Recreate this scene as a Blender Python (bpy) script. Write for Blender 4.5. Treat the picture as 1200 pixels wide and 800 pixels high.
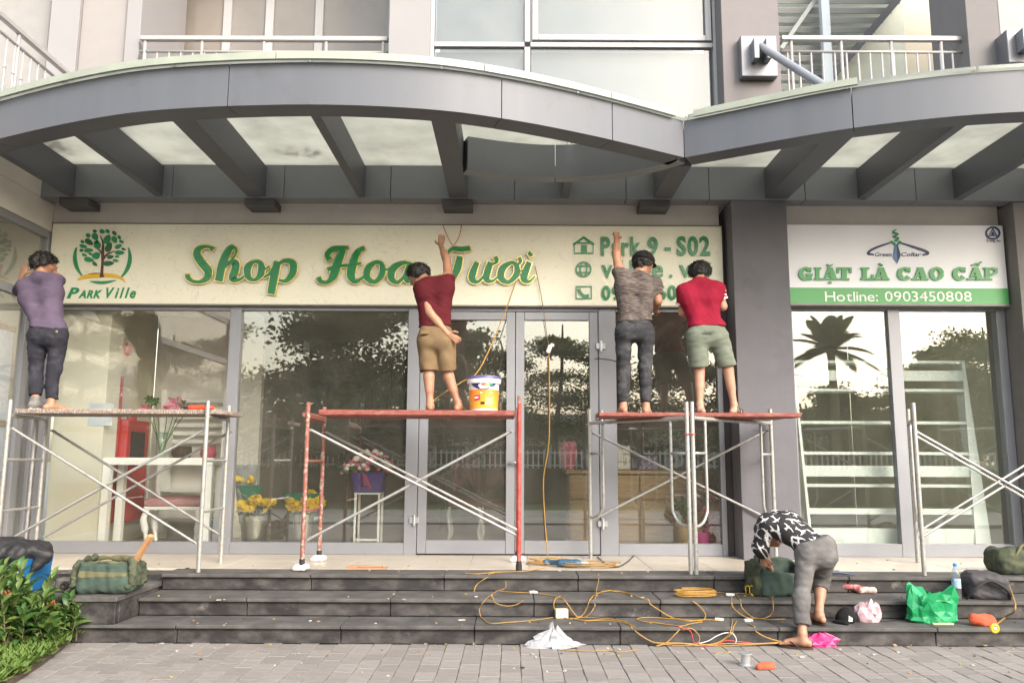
import bpy, math, random
import numpy as np
from mathutils import Vector, Matrix, Quaternion
random.seed(7); RNG = np.random.default_rng(7)
SC = bpy.context.scene
for o in list(bpy.data.objects): bpy.data.objects.remove(o)
COL = SC.collection
PI = math.pi

# ---------------------------------------------------------------- camera, sky, sun, exposure
FPX, PITCH, ROLL = 950.0, math.radians(8.3), math.radians(0.25)
CAMP = Vector((0, -9.3, 1.5))
CM = Matrix.Rotation(PI/2 + PITCH, 3, 'X') @ Matrix.Rotation(ROLL, 3, 'Z')
cam = bpy.data.cameras.new('camera'); camo = bpy.data.objects.new('camera', cam); COL.objects.link(camo)
camo.matrix_world = Matrix.Translation(CAMP) @ CM.to_4x4()
cam.sensor_width = 36; cam.lens = 36*FPX/1200; cam.clip_start = .05; cam.clip_end = 3000
SC.camera = camo
SC.view_settings.view_transform = 'Standard'; SC.view_settings.look = 'None'
SC.view_settings.exposure = 1.76; SC.view_settings.gamma = 1.0
SUN = Vector((0.54, -0.73, 0.58)).normalized()
W = bpy.data.worlds.new('World'); SC.world = W; W.use_nodes = True
nt = W.node_tree; nt.nodes.clear()
sky = nt.nodes.new('ShaderNodeTexSky'); sky.sky_type = 'NISHITA'; sky.sun_disc = False
sky.sun_elevation = math.asin(SUN.z); sky.sun_rotation = math.atan2(SUN.x, SUN.y)
sky.air_density = 2.0; sky.dust_density = 3.2; sky.ozone_density = .6; sky.altitude = 10
bg = nt.nodes.new('ShaderNodeBackground'); bg.inputs[1].default_value = 0.15
hs = nt.nodes.new('ShaderNodeHueSaturation'); hs.inputs['Saturation'].default_value = .58
wo = nt.nodes.new('ShaderNodeOutputWorld')
tint = nt.nodes.new('ShaderNodeMix'); tint.data_type = 'RGBA'; tint.blend_type = 'MULTIPLY'; tint.inputs[0].default_value = 1; tint.inputs[7].default_value = (.985, .995, 1.02, 1)
nt.links.new(sky.outputs[0], hs.inputs['Color']); nt.links.new(hs.outputs[0], tint.inputs[6]); nt.links.new(tint.outputs[2], bg.inputs[0]); nt.links.new(bg.outputs[0], wo.inputs[0])
sl = bpy.data.lights.new('sun', 'SUN'); sl.energy = 0.7; sl.angle = math.radians(24); sl.color = (1, .95, .87)
so = bpy.data.objects.new('sun', sl); COL.objects.link(so); so.rotation_euler = SUN.to_track_quat('Z', 'Y').to_euler(); so.location = (20, -20, 20)
SC.cycles.max_bounces = 9; SC.cycles.transparent_max_bounces = 14; SC.cycles.glossy_bounces = 4
SC.cycles.caustics_reflective = False; SC.cycles.caustics_refractive = False
try: SC.cycles.use_denoising = True
except Exception: pass

def ray(px, py): return CM @ Vector(((px-600)/FPX, (400-py)/FPX, -1))
def at(px, py, Y):                      # photograph measurement -> world point on the vertical plane Y
    d = ray(px, py); return CAMP + d*((Y-CAMP.y)/d.y)
def atz(px, py, Z):                     # the same on a horizontal plane
    d = ray(px, py); return CAMP + d*((Z-CAMP.z)/d.z)

# ---------------------------------------------------------------- materials
def M(name, col, rough=.6, metal=0., var=.08, sc=6., bump=0., bsc=60., col2=None, lo=.45, hi=.65, stretch=None, spec=.5, trans=0., coat=0., spots=None):
    m = bpy.data.materials.new(name); m.use_nodes = True; t = m.node_tree; n = t.nodes; L = t.links
    b = n['Principled BSDF']; b.inputs['Roughness'].default_value = rough; b.inputs['Metallic'].default_value = metal
    b.inputs['Specular IOR Level'].default_value = spec
    if coat: b.inputs['Coat Weight'].default_value = coat
    tc = n.new('ShaderNodeTexCoord'); mp = n.new('ShaderNodeMapping'); L.new(tc.outputs['Object'], mp.inputs[0])
    if stretch: mp.inputs['Scale'].default_value = stretch
    nz = n.new('ShaderNodeTexNoise'); nz.inputs['Scale'].default_value = sc; nz.inputs['Detail'].default_value = 6; nz.inputs['Roughness'].default_value = .62
    L.new(mp.outputs[0], nz.inputs['Vector'])
    cr = n.new('ShaderNodeValToRGB'); L.new(nz.outputs[0], cr.inputs[0])
    c = Vector(col)
    if col2 is None:
        cr.color_ramp.elements[0].position = .25; cr.color_ramp.elements[1].position = .75
        cr.color_ramp.elements[0].color = (*(c*(1-var)), 1); cr.color_ramp.elements[1].color = (*(c*(1+var)), 1)
    else:
        cr.color_ramp.elements[0].position = lo; cr.color_ramp.elements[1].position = hi
        cr.color_ramp.elements[0].color = (*c, 1); cr.color_ramp.elements[1].color = (*col2, 1)
    colout = cr.outputs[0]
    if spots:                                   # stains and splashes with a shape of their own
        n3 = n.new('ShaderNodeTexNoise'); n3.inputs['Scale'].default_value = spots[1]; n3.inputs['Detail'].default_value = 9; n3.inputs['Roughness'].default_value = .7; L.new(tc.outputs['Object'], n3.inputs['Vector'])
        r3 = n.new('ShaderNodeMapRange'); r3.inputs[1].default_value = spots[2]; r3.inputs[2].default_value = spots[3]; r3.inputs[4].default_value = spots[4] if len(spots) > 4 else .8; L.new(n3.outputs[0], r3.inputs[0])
        x3 = n.new('ShaderNodeMix'); x3.data_type = 'RGBA'; L.new(r3.outputs[0], x3.inputs[0]); L.new(colout, x3.inputs[6]); x3.inputs[7].default_value = (*spots[0], 1); colout = x3.outputs[2]
    L.new(colout, b.inputs['Base Color'])
    # uneven gloss
    mr = n.new('ShaderNodeMapRange'); mr.inputs['To Min'].default_value = max(.02, rough-.12); mr.inputs['To Max'].default_value = min(1, rough+.12)
    L.new(nz.outputs[0], mr.inputs[0]); L.new(mr.outputs[0], b.inputs['Roughness'])
    if bump:
        n2 = n.new('ShaderNodeTexNoise'); n2.inputs['Scale'].default_value = bsc; n2.inputs['Detail'].default_value = 4
        L.new(mp.outputs[0], n2.inputs['Vector'])
        bp = n.new('ShaderNodeBump'); bp.inputs['Strength'].default_value = bump; bp.inputs['Distance'].default_value = .01
        L.new(n2.outputs[0], bp.inputs['Height']); L.new(bp.outputs[0], b.inputs['Normal'])
    if trans:
        tr = n.new('ShaderNodeBsdfTranslucent'); L.new(cr.outputs[0], tr.inputs[0])
        mx = n.new('ShaderNodeMixShader'); mx.inputs[0].default_value = trans
        L.new(b.outputs[0], mx.inputs[1]); L.new(tr.outputs[0], mx.inputs[2]); L.new(mx.outputs[0], n['Material Output'].inputs[0])
    return m
def srgb(r, g, b):
    f = lambda v: ((v/255+.055)/1.055)**2.4 if v > 10 else v/255/12.92
    return (f(r), f(g), f(b))
def glassmat(name, ior=.06, tint=(.9, .92, .9), rough=0.0, dirt_haze=.03):
    m = bpy.data.materials.new(name); m.use_nodes = True; t = m.node_tree; n = t.nodes; L = t.links
    n.remove(n['Principled BSDF'])
    tr = n.new('ShaderNodeBsdfTransparent'); tr.inputs[0].default_value = (*tint, 1)
    gl = n.new('ShaderNodeBsdfGlossy'); gl.inputs['Roughness'].default_value = rough
    lw = n.new('ShaderNodeLayerWeight'); lw.inputs[0].default_value = .5
    pw = n.new('ShaderNodeMath'); pw.operation = 'POWER'; pw.inputs[1].default_value = 5; L.new(lw.outputs['Facing'], pw.inputs[0])
    fr = n.new('ShaderNodeMapRange'); fr.inputs[3].default_value = ior; fr.inputs[4].default_value = 1.0; L.new(pw.outputs[0], fr.inputs[0])
    bp = n.new('ShaderNodeBump'); bp.inputs['Strength'].default_value = .0018; bp.inputs['Distance'].default_value = .01
    tc = n.new('ShaderNodeTexCoord'); nz = n.new('ShaderNodeTexNoise'); nz.inputs['Scale'].default_value = 1.3; nz.inputs['Detail'].default_value = 1
    L.new(tc.outputs['Object'], nz.inputs[0]); L.new(nz.outputs[0], bp.inputs['Height']); L.new(bp.outputs[0], gl.inputs['Normal'])
    mx = n.new('ShaderNodeMixShader'); L.new(fr.outputs[0], mx.inputs[0]); L.new(tr.outputs[0], mx.inputs[1]); L.new(gl.outputs[0], mx.inputs[2])
    df = n.new('ShaderNodeBsdfDiffuse'); df.inputs[0].default_value = (.7, .68, .6, 1)
    n2 = n.new('ShaderNodeTexNoise'); n2.inputs['Scale'].default_value = 3; n2.inputs['Detail'].default_value = 8; L.new(tc.outputs['Object'], n2.inputs[0])
    ml = n.new('ShaderNodeMath'); ml.operation = 'MULTIPLY'; ml.inputs[1].default_value = dirt_haze*2; L.new(n2.outputs[0], ml.inputs[0])
    m2 = n.new('ShaderNodeMixShader'); L.new(ml.outputs[0], m2.inputs[0]); L.new(mx.outputs[0], m2.inputs[1]); L.new(df.outputs[0], m2.inputs[2])
    L.new(m2.outputs[0], n['Material Output'].inputs[0])
    return m

# ---------------------------------------------------------------- mesh builder
class MB:
    def __init__(s): s.v = []; s.f = []; s.m = []; s.mi = 0
    def add(s, v, f):
        o = len(s.v); s.v += [tuple(p) for p in v]; s.f += [tuple(i+o for i in q) for q in f]; s.m += [s.mi]*len(f); return s
    def box(s, x0, x1, y0, y1, z0, z1, b=0.):
        if x0 > x1: x0, x1 = x1, x0
        if y0 > y1: y0, y1 = y1, y0
        if z0 > z1: z0, z1 = z1, z0
        return s.obox(((x0+x1)/2, (y0+y1)/2, (z0+z1)/2), (x1-x0, y1-y0, z1-z0), None, b)
    def obox(s, c, d, R=None, b=0.):
        c = Vector(c); hx, hy, hz = d[0]/2, d[1]/2, d[2]/2; R = R or Matrix.Identity(3)
        if b <= 0:
            v = [Vector((x, y, z)) for x in (-hx, hx) for y in (-hy, hy) for z in (-hz, hz)]
            f = [(0, 1, 3, 2), (4, 6, 7, 5), (0, 4, 5, 1), (2, 3, 7, 6), (0, 2, 6, 4), (1, 5, 7, 3)]
        else:                                       # bevelled box: 24 verts
            b = min(b, hx*.45, hy*.45, hz*.45); v = []; idx = {}
            for sx in (-1, 1):
                for sy in (-1, 1):
                    for sz in (-1, 1):
                        for a in range(3):
                            p = [sx*(hx-b), sy*(hy-b), sz*(hz-b)]; p[a] = (sx*hx, sy*hy, sz*hz)[a]
                            idx[(sx, sy, sz, a)] = len(v); v.append(Vector(p))
            f = []; I = idx
            for sg in (-1, 1):
                f.append([I[(sg, y, z, 0)] for y, z in ((-1, -1), (1, -1), (1, 1), (-1, 1))])
                f.append([I[(x, sg, z, 1)] for x, z in ((-1, -1), (-1, 1), (1, 1), (1, -1))])
                f.append([I[(x, y, sg, 2)] for x, y in ((-1, -1), (1, -1), (1, 1), (-1, 1))])
            for a, c1 in ((0, 1), (0, 2), (1, 2)):
                k = 3-a-c1
                for s1 in (-1, 1):
                    for s2 in (-1, 1):
                        def q(ax, sk):
                            t = [0, 0, 0]; t[a] = s1; t[c1] = s2; t[k] = sk; return I[(t[0], t[1], t[2], ax)]
                        f.append([q(a, -1), q(a, 1), q(c1, 1), q(c1, -1)])
            for sx in (-1, 1):
                for sy in (-1, 1):
                    for sz in (-1, 1): f.append([I[(sx, sy, sz, 0)], I[(sx, sy, sz, 1)], I[(sx, sy, sz, 2)]])
            f2 = []
            for q in f:
                cc = sum((v[i] for i in q), Vector())/len(q); nn = (v[q[1]]-v[q[0]]).cross(v[q[2]]-v[q[0]])
                f2.append(q if nn.dot(cc) > 0 else q[::-1])
            f = f2
        return s.add([c + R @ p for p in v], f)
    def bar(s, a, b, w, h=None, up=(0, 0, 1), bev=0.):    # square bar from a to b
        a = Vector(a); b = Vector(b); d = b-a; L = d.length; d.normalize(); up = Vector(up)
        if abs(d.dot(up)) > .98: up = Vector((0, 1, 0))
        x = d.cross(up).normalized(); z = x.cross(d)
        R = Matrix((x, d, z)).transposed()
        return s.obox((a+b)/2, (w, L, h or w), R, bev)
    def tube(s, pts, r, n=8, closed=False, caps=True):
        pts = [Vector(p) for p in pts]; N = len(pts); rs = r if isinstance(r, (list, tuple)) else [r]*N
        v = []; f = []; prev = None
        for i, p in enumerate(pts):
            d = (pts[(i+1) % N]-pts[i-1]) if closed else (pts[min(i+1, N-1)]-pts[max(i-1, 0)])
            if d.length < 1e-9: d = Vector((0, 0, 1))
            d.normalize()
            if prev is None:
                prev = d.orthogonal().normalized()
            x = prev - d*prev.dot(d)
            if x.length < 1e-6: x = d.orthogonal()
            x.normalize(); y = d.cross(x); prev = x
            for k in range(n):
                a = 2*PI*k/n; v.append(p + (x*math.cos(a)+y*math.sin(a))*rs[i])
        for i in range(N if closed else N-1):
            j = (i+1) % N
            for k in range(n): f.append((i*n+k, i*n+(k+1) % n, j*n+(k+1) % n, j*n+k))
        if caps and not closed:
            f.append(tuple(range(n))[::-1]); f.append(tuple(range((N-1)*n, N*n)))
        return s.add(v, f)
    def lathe(s, prof, c, n=20, axis=None, sx=1., sy=1.):     # profile of (r, z)
        c = Vector(c); R = axis or Matrix.Identity(3); v = []; f = []
        for r, z in prof:
            for k in range(n):
                a = 2*PI*k/n; v.append(c + R @ Vector((r*math.cos(a)*sx, r*math.sin(a)*sy, z)))
        for i in range(len(prof)-1):
            for k in range(n): f.append((i*n+k, i*n+(k+1) % n, (i+1)*n+(k+1) % n, (i+1)*n+k))
        if prof[0][0] > 1e-6: f.append(tuple(range(n))[::-1])
        if prof[-1][0] > 1e-6: f.append(tuple(range((len(prof)-1)*n, len(prof)*n)))
        return s.add(v, f)
    def ball(s, c, r, n=10, sc=(1, 1, 1), R=None):
        c = Vector(c); R = R or Matrix.Identity(3); v = []; f = []; m = max(4, n//2+1)
        for i in range(m+1):
            th = PI*i/m
            for k in range(n):
                a = 2*PI*k/n
                v.append(c + R @ Vector((r*sc[0]*math.sin(th)*math.cos(a), r*sc[1]*math.sin(th)*math.sin(a), -r*sc[2]*math.cos(th))))
        for i in range(m):
            for k in range(n): f.append((i*n+k, i*n+(k+1) % n, (i+1)*n+(k+1) % n, (i+1)*n+k))
        return s.add(v, f)
    def prism(s, poly, fn, d0, d1):          # poly of 2D points; fn(u, v, depth) -> world
        n = len(poly); A = sum(poly[i][0]*poly[(i+1) % n][1]-poly[(i+1) % n][0]*poly[i][1] for i in range(n))
        if A < 0: poly = poly[::-1]
        v = [fn(p[0], p[1], d0) for p in poly] + [fn(p[0], p[1], d1) for p in poly]
        f = [tuple(range(n))[::-1], tuple(range(n, 2*n))] + [(i, (i+1) % n, n+(i+1) % n, n+i) for i in range(n)]
        return s.add(v, f)
    def quad(s, a, b, c, d): return s.add([a, b, c, d], [(0, 1, 2, 3)])
    def ribbon(s, pts, fn, d0, d1, grow=0., sub=5, closed=False):   # pts of (u, v, width): a stroke with thickness, extruded d0..d1
        P = cat([Vector((p[0], p[1], p[2])) for p in pts], sub, closed); N = len(P); L = []; Rr = []
        for i, p in enumerate(P):
            d = (P[(i+1) % N]-P[i-1]) if closed else (P[min(i+1, N-1)]-P[max(i-1, 0)])
            l = math.hypot(d.x, d.y) or 1; nx, ny = -d.y/l, d.x/l; w = p.z/2+grow
            ex = ey = 0.
            if not closed and grow:
                if i == 0: ex, ey = -d.x/l*grow, -d.y/l*grow
                if i == N-1: ex, ey = d.x/l*grow, d.y/l*grow
            L.append((p.x+nx*w+ex, p.y+ny*w+ey)); Rr.append((p.x-nx*w+ex, p.y-ny*w+ey))
        v = []; f = []
        for (l, r) in zip(L, Rr): v += [fn(l[0], l[1], d0), fn(r[0], r[1], d0), fn(l[0], l[1], d1), fn(r[0], r[1], d1)]
        for i in range(N if closed else N-1):
            a = 4*i; b = 4*((i+1) % N)
            f += [(a, b, b+1, a+1), (a+2, a+3, b+3, b+2), (a, a+2, b+2, b), (a+1, b+1, b+3, a+3)]
        if not closed: f += [(0, 1, 3, 2), (4*(N-1), 4*(N-1)+2, 4*(N-1)+3, 4*(N-1)+1)]
        return s.add(v, f)
    def build(s, name, mats, parent=None, smooth=False, loc=None):
        mats = mats if isinstance(mats, (list, tuple)) else [mats]
        me = bpy.data.meshes.new(name)
        if parent is not None: o0 = worldloc(parent)
        elif loc is not None: o0 = Vector(loc)
        else:
            a = np.array(s.v); o0 = Vector(((a[:, 0].min()+a[:, 0].max())/2, (a[:, 1].min()+a[:, 1].max())/2, a[:, 2].min()))
        me.from_pydata([(p[0]-o0.x, p[1]-o0.y, p[2]-o0.z) for p in s.v], [], s.f)
        for m in mats: me.materials.append(m)
        if len(mats) > 1: me.polygons.foreach_set('material_index', s.m)
        if smooth: smoothmesh(me, smooth)
        me.update()
        o = bpy.data.objects.new(name, me); COL.objects.link(o)
        if parent is not None: o.parent = parent
        else: o.location = o0
        return o
def smoothmesh(me, ang):
    me.polygons.foreach_set('use_smooth', [True]*len(me.polygons))
    if ang is not True:
        try: me.set_sharp_from_angle(angle=math.radians(ang))
        except Exception: pass
def worldloc(o):
    l = Vector(o.location)
    while o.parent: o = o.parent; l = l + o.location
    return l
def cat(P, sub=5, closed=False):            # Catmull-Rom
    N = len(P); out = []
    if N < 3 and not closed: 
        return [P[0].lerp(P[1], k/sub) for k in range(sub+1)]
    for i in range(N if closed else N-1):
        if closed: a, b, c, d = P[i-1], P[i], P[(i+1) % N], P[(i+2) % N]
        else: a, b, c, d = P[max(i-1, 0)], P[i], P[i+1], P[min(i+2, N-1)]
        for k in range(sub):
            t = k/sub
            out.append(.5*((2*b)+(c-a)*t+(2*a-5*b+4*c-d)*t*t+(3*b-a-3*c+d)*t**3))
    if not closed: out.append(P[-1].copy())
    return out
def spline(pts, sub=6, closed=False): return cat([Vector(p) for p in pts], sub, closed)
def thing(name, label, cat_, loc, group=None):
    o = bpy.data.objects.new(name, None); COL.objects.link(o); o.location = loc; o.empty_display_size = .1
    return tag(o, label, cat_, group)
def tag(o, label, cat_, group=None):
    o['label'] = label; o['category'] = cat_
    if group: o['group'] = group
    return o
def struct(o): o['kind'] = 'structure'; return o
def stuff(o): o['kind'] = 'stuff'; return o
def dup(o, parent=None, loc=None, rot=None, scale=None):     # one copied object sharing its mesh
    c = o.copy(); COL.objects.link(c); c.parent = parent
    if loc is not None: c.location = loc
    if rot is not None: c.rotation_euler = rot
    if scale is not None: c.scale = scale
    return c

# ---------------------------------------------------------------- implicit surfaces (bodies, clothes, bags)
def C(a, b, ra, rb=None, k=.02, cut=None, sc=None):
    return dict(a=Vector(a), b=Vector(b), ra=ra, rb=ra if rb is None else rb, k=k, cut=cut, sc=sc)
def Bx(c, hs, r=.03, k=.03, rz=0., cut=None): return dict(a=Vector(c), b=Vector(c), hs=hs, r=r, rz=rz, ra=max(hs), rb=max(hs), k=k, cut=cut, sc=None)
def wob(X, Y, Z, f, s):
    r = np.random.default_rng(s); out = 0
    for i in range(4):
        w = r.normal(size=3); w /= np.linalg.norm(w); w *= f*(.6+.5*i); u = r.normal(size=3)*f*.7
        out = out + np.sin(X*w[0]+Y*w[1]+Z*w[2]+r.uniform(0, 6)+1.3*np.sin(X*u[0]+Y*u[1]+Z*u[2]+r.uniform(0, 6)))/(1+.5*i)
    return out/2.2
def sdf(prims, h=.008, cuts=(), noise=None, sub=(), smooth=2, ridge=False, pre=()):
    lo = np.min([np.minimum(np.array(p['a'])-max(p['ra'], p['rb'])*1.3, np.array(p['b'])-max(p['ra'], p['rb'])*1.3) for p in prims], axis=0)-.04
    hi = np.max([np.maximum(np.array(p['a'])+max(p['ra'], p['rb'])*1.3, np.array(p['b'])+max(p['ra'], p['rb'])*1.3) for p in prims], axis=0)+.04
    n = np.ceil((hi-lo)/h).astype(int)+1
    ax = [lo[i]+h*np.arange(n[i]) for i in range(3)]
    D = np.full(n, 1., np.float32)
    def field(p, sl):
        X = ax[0][sl[0]][:, None, None]; Y = ax[1][sl[1]][None, :, None]; Z = ax[2][sl[2]][None, None, :]
        a = np.array(p['a']); ba = np.array(p['b'])-a; s = np.array(p['sc'] or (1, 1, 1))
        px, py, pz = X-a[0], Y-a[1], Z-a[2]; L = max(ba@ba, 1e-9)
        if 'hs' in p:
            cz, sz = math.cos(p['rz']), math.sin(p['rz']); qx, qy = np.abs(px*cz+py*sz)-p['hs'][0]+p['r'], np.abs(-px*sz+py*cz)-p['hs'][1]+p['r']; qz = np.abs(pz)-p['hs'][2]+p['r']
            return np.sqrt(np.maximum(qx, 0)**2+np.maximum(qy, 0)**2+np.maximum(qz, 0)**2)+np.minimum(np.maximum(np.maximum(qx, qy), qz), 0)-p['r']
        t = np.clip((px*ba[0]+py*ba[1]+pz*ba[2])/L, 0, 1)
        d = np.sqrt(((px-t*ba[0])/s[0])**2+((py-t*ba[1])/s[1])**2+((pz-t*ba[2])/s[2])**2)-(p['ra']+(p['rb']-p['ra'])*t)
        for c in (p['cut'] or ()):
            d = np.maximum(d, (X-c[0][0])*c[1][0]+(Y-c[0][1])*c[1][1]+(Z-c[0][2])*c[1][2])
        return d
    def box(p, m):
        r = max(p['ra'], p['rb'])*max(p['sc'] or (1,))+m
        l = np.minimum(np.array(p['a']), np.array(p['b']))-r; u = np.maximum(np.array(p['a']), np.array(p['b']))+r
        i0 = np.clip(np.floor((l-lo)/h).astype(int), 0, n-1); i1 = np.clip(np.ceil((u-lo)/h).astype(int)+1, 1, n)
        return tuple(slice(i0[i], i1[i]) for i in range(3))
    for p in prims:
        sl = box(p, p['k']+3*h); d = field(p, sl); E = D[sl]; k = p['k']
        hh = np.clip(.5+.5*(E-d)/k, 0, 1); D[sl] = E+(d-E)*hh-k*hh*(1-hh)
    for p in sub:
        sl = box(p, 3*h); d = field(p, sl); D[sl] = np.maximum(D[sl], -d)
    X = ax[0][:, None, None]; Y = ax[1][None, :, None]; Z = ax[2][None, None, :]
    for c in pre: D = np.maximum(D, (X-c[0][0])*c[1][0]+(Y-c[0][1])*c[1][1]+(Z-c[0][2])*c[1][2])
    if noise is not None:
        for (amp, fr, sd, *st) in ([noise] if not isinstance(noise, list) else noise):
            s = st[0] if st else (1, 1, 1); w = wob(X*s[0], Y*s[1], Z*s[2], fr, sd)
            if ridge: w = 1-2*np.abs(w)
            D = D+np.float32(amp)*w.astype(np.float32)
    for c in cuts: D = np.maximum(D, (X-c[0][0])*c[1][0]+(Y-c[0][1])*c[1][1]+(Z-c[0][2])*c[1][2])
    D[0] = D[-1] = 1; D[:, 0] = D[:, -1] = 1; D[:, :, 0] = D[:, :, -1] = 1
    S = D < 0
    cs = np.zeros(n-1, int)
    for i in (0, 1):
        for j in (0, 1):
            for k in (0, 1): cs += S[i:n[0]-1+i, j:n[1]-1+j, k:n[2]-1+k]
    act = (cs > 0) & (cs < 8); ids = np.full(n-1, -1); I, J, K = np.nonzero(act); ids[act] = np.arange(len(I))
    acc = np.zeros((len(I), 3)); cnt = np.zeros(len(I))
    for a in range(3):
        o1, o2 = [x for x in range(3) if x != a]
        for u in (0, 1):
            for w in (0, 1):
                q0 = [I, J, K]; q0[o1] = q0[o1]+u; q0[o2] = q0[o2]+w; q1 = list(q0); q1[a] = q1[a]+1
                d0 = D[tuple(q0)]; d1 = D[tuple(q1)]; m = (d0 < 0) != (d1 < 0)
                t = np.where(m, d0/np.where(m, d0-d1, 1), 0)
                pt = np.stack([np.zeros(len(I))]*3, 1); pt[:, a] = t; pt[:, o1] = u; pt[:, o2] = w
                acc += pt*m[:, None]; cnt += m
    V = lo+h*(np.stack([I, J, K], 1)+acc/cnt[:, None])
    F = []
    for a in range(3):
        o1, o2 = [(1, 2), (2, 0), (0, 1)][a]
        s0 = [slice(None)]*3; s1 = [slice(None)]*3; s0[a] = slice(0, -1); s1[a] = slice(1, None)
        A = S[tuple(s0)]; B = S[tuple(s1)]; cr = np.nonzero(A != B); flip = A[cr]
        c = [np.array(x) for x in cr]; ok = (c[o1] > 0) & (c[o2] > 0) & (c[o1] < n[o1]-1) & (c[o2] < n[o2]-1)
        c = [x[ok] for x in c]; flip = flip[ok]; q = []
        for (u, w) in ((1, 1), (0, 1), (0, 0), (1, 0)):
            e = list(c); e[o1] = e[o1]-u; e[o2] = e[o2]-w; q.append(ids[tuple(e)])
        q = np.stack(q, 1); q = np.where(flip[:, None], q, q[:, ::-1]); F.append(q)
    F = np.concatenate(F)
    for _ in range(smooth):
        s = np.zeros_like(V); ct = np.zeros(len(V))
        for i in range(4):
            for j in (1, 3):
                np.add.at(s, F[:, i], V[F[:, (i+j) % 4]]); np.add.at(ct, F[:, i], 1)
        V = V+.5*(s/np.maximum(ct, 1)[:, None]-V)
    return V, F
def sdfobj(name, VF, mats, parent=None, loc=None, flat=False):
    V, F = VF; mats = mats if isinstance(mats, (list, tuple)) else [mats]
    o0 = np.array(worldloc(parent)) if parent is not None else np.array(loc if loc is not None else ((V[:, 0].min()+V[:, 0].max())/2, (V[:, 1].min()+V[:, 1].max())/2, V[:, 2].min()))
    me = bpy.data.meshes.new(name); v = (V-o0).astype(np.float32)
    me.vertices.add(len(v)); me.vertices.foreach_set('co', v.ravel())
    me.loops.add(len(F)*4); me.loops.foreach_set('vertex_index', F.astype(np.int32).ravel())
    me.polygons.add(len(F)); me.polygons.foreach_set('loop_start', np.arange(0, len(F)*4, 4, dtype=np.int32))
    me.polygons.foreach_set('use_smooth', [not flat]*len(F))
    for m in mats: me.materials.append(m)
    me.update(calc_edges=True); me.validate()
    o = bpy.data.objects.new(name, me); COL.objects.link(o)
    if parent is not None: o.parent = parent
    else: o.location = Vector(o0)
    return o

# ---------------------------------------------------------------- lettering from the built-in font
def glyphs(txt, bold=0.0, extr=.01, res=3, each=True, shear=0.):
    out = []; x = 0.
    for ch in (txt if each else [txt]):
        if ch == ' ': x += .32; continue
        cu = bpy.data.curves.new('t', 'FONT'); cu.body = ch; cu.size = 1; cu.extrude = extr; cu.offset = bold; cu.resolution_u = res; cu.shear = shear
        ob = bpy.data.objects.new('t', cu); COL.objects.link(ob)
        bpy.context.view_layer.update()
        me = bpy.data.meshes.new_from_object(ob.evaluated_get(bpy.context.evaluated_depsgraph_get()))
        v = np.array([p.co[:] for p in me.vertices]); f = [tuple(p.vertices) for p in me.polygons]
        bpy.data.objects.remove(ob); bpy.data.curves.remove(cu); bpy.data.meshes.remove(me)
        if len(v) == 0: continue
        if each: v[:, 0] += x-v[:, 0].min(); x = v[:, 0].max()+.07
        out.append((ch, v, f))
    return out
def write(txt, pl, pr, py0, py1, Y, depth, mat, parent, name, bold=0., each=True, shear=0.):
    # lettering between pixel columns pl..pr, cap height py1 (top) .. py0 (baseline), on plane Y facing the street
    g = glyphs(txt, bold, .5, 3, each, shear)
    xa = min(v[:, 0].min() for _, v, _ in g); xb = max(v[:, 0].max() for _, v, _ in g)
    cap = max([v[:, 1].max() for c, v, _ in g if c not in '-.'] or [g[0][1][:, 1].max()]) if each else max(v[:, 1].max() for _, v, _ in g)
    A = at(pl, py0, Y); B = at(pr, py0, Y); T = at(pl, py1, Y); sx = (B.x-A.x)/(xb-xa); sz = (T.z-A.z)/cap; res = []
    for ch, v, f in g:
        mb = MB(); mb.add([(A.x+(p[0]-xa)*sx, Y-(p[2]+.5)*depth, A.z+(B.z-A.z)*(p[0]-xa)/(xb-xa)+p[1]*sz) for p in v], f)
        res.append(mb.build(name, mat, parent))
    return res
# ================================================================ SETTING
WALLGREY = M('grey_render', (.150, .146, .164), .85, var=.1, sc=3, bump=.15, bsc=90, spots=((.11, .105, .11), 1.6, .52, .72, .7))
BEIGE = M('beige_render', (.68, .64, .60), .8, var=.1, sc=2.2, bump=.1)
WHITEP = M('white_paint', (.26, .25, .262), .6, var=.04, sc=2)
CREAMW = M('cream_wall', (.66, .63, .52), .7, var=.06, sc=1.5)
PANEL = M('aluminium_panel', (.098, .103, .122), .5, .1, sc=3.5, col2=(.112, .118, .138), lo=.35, hi=.7, stretch=(1, 1, .12), bump=.03, bsc=4, spots=((.07, .065, .06), 2.6, .58, .75, .5))
PANELD = M('aluminium_panel_dark', (.22, .232, .255), .42, .2, var=.08, sc=1.8)
STEEL_G = M('grey_steel_frame', (.28, .285, .315), .42, .25, var=.05, sc=3)
GRANITE = M('dark_granite', (.026, .023, .024), .55, var=.6, sc=5, col2=(.13, .12, .115), lo=.42, hi=.82, stretch=(1, 1, 1.6), bump=.15, bsc=50, spots=((.30, .28, .26), 3.2, .60, .74, .75))
TREAD = M('dusty_granite_tread', (.058, .054, .052), .75, col2=(.125, .118, .112), lo=.35, hi=.7, sc=5, bump=.12, bsc=60, spots=((.045, .042, .04), 3.5, .55, .70, .7))
TILE = M('cream_porcelain_tile', (.52, .46, .385), .35, var=.06, sc=2.5, spots=((.30, .26, .21), 2.0, .52, .72, .6))
PAVE = [M('concrete_paver', c, .85, var=.16, sc=14, bump=.25, bsc=120, spots=((.12, .11, .105), 1.1, .54, .72, .6)) for c in ((.228, .205, .19), (.25, .226, .21), (.208, .187, .174))]
SAND = M('joint_sand', (.17, .157, .145), .95, var=.25, sc=20)
BOUNCE = M('pale_bounce_road', (.30, .29, .27), .9, var=.2, sc=10)  # unseen road, paled to bounce light under the canopy
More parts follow.
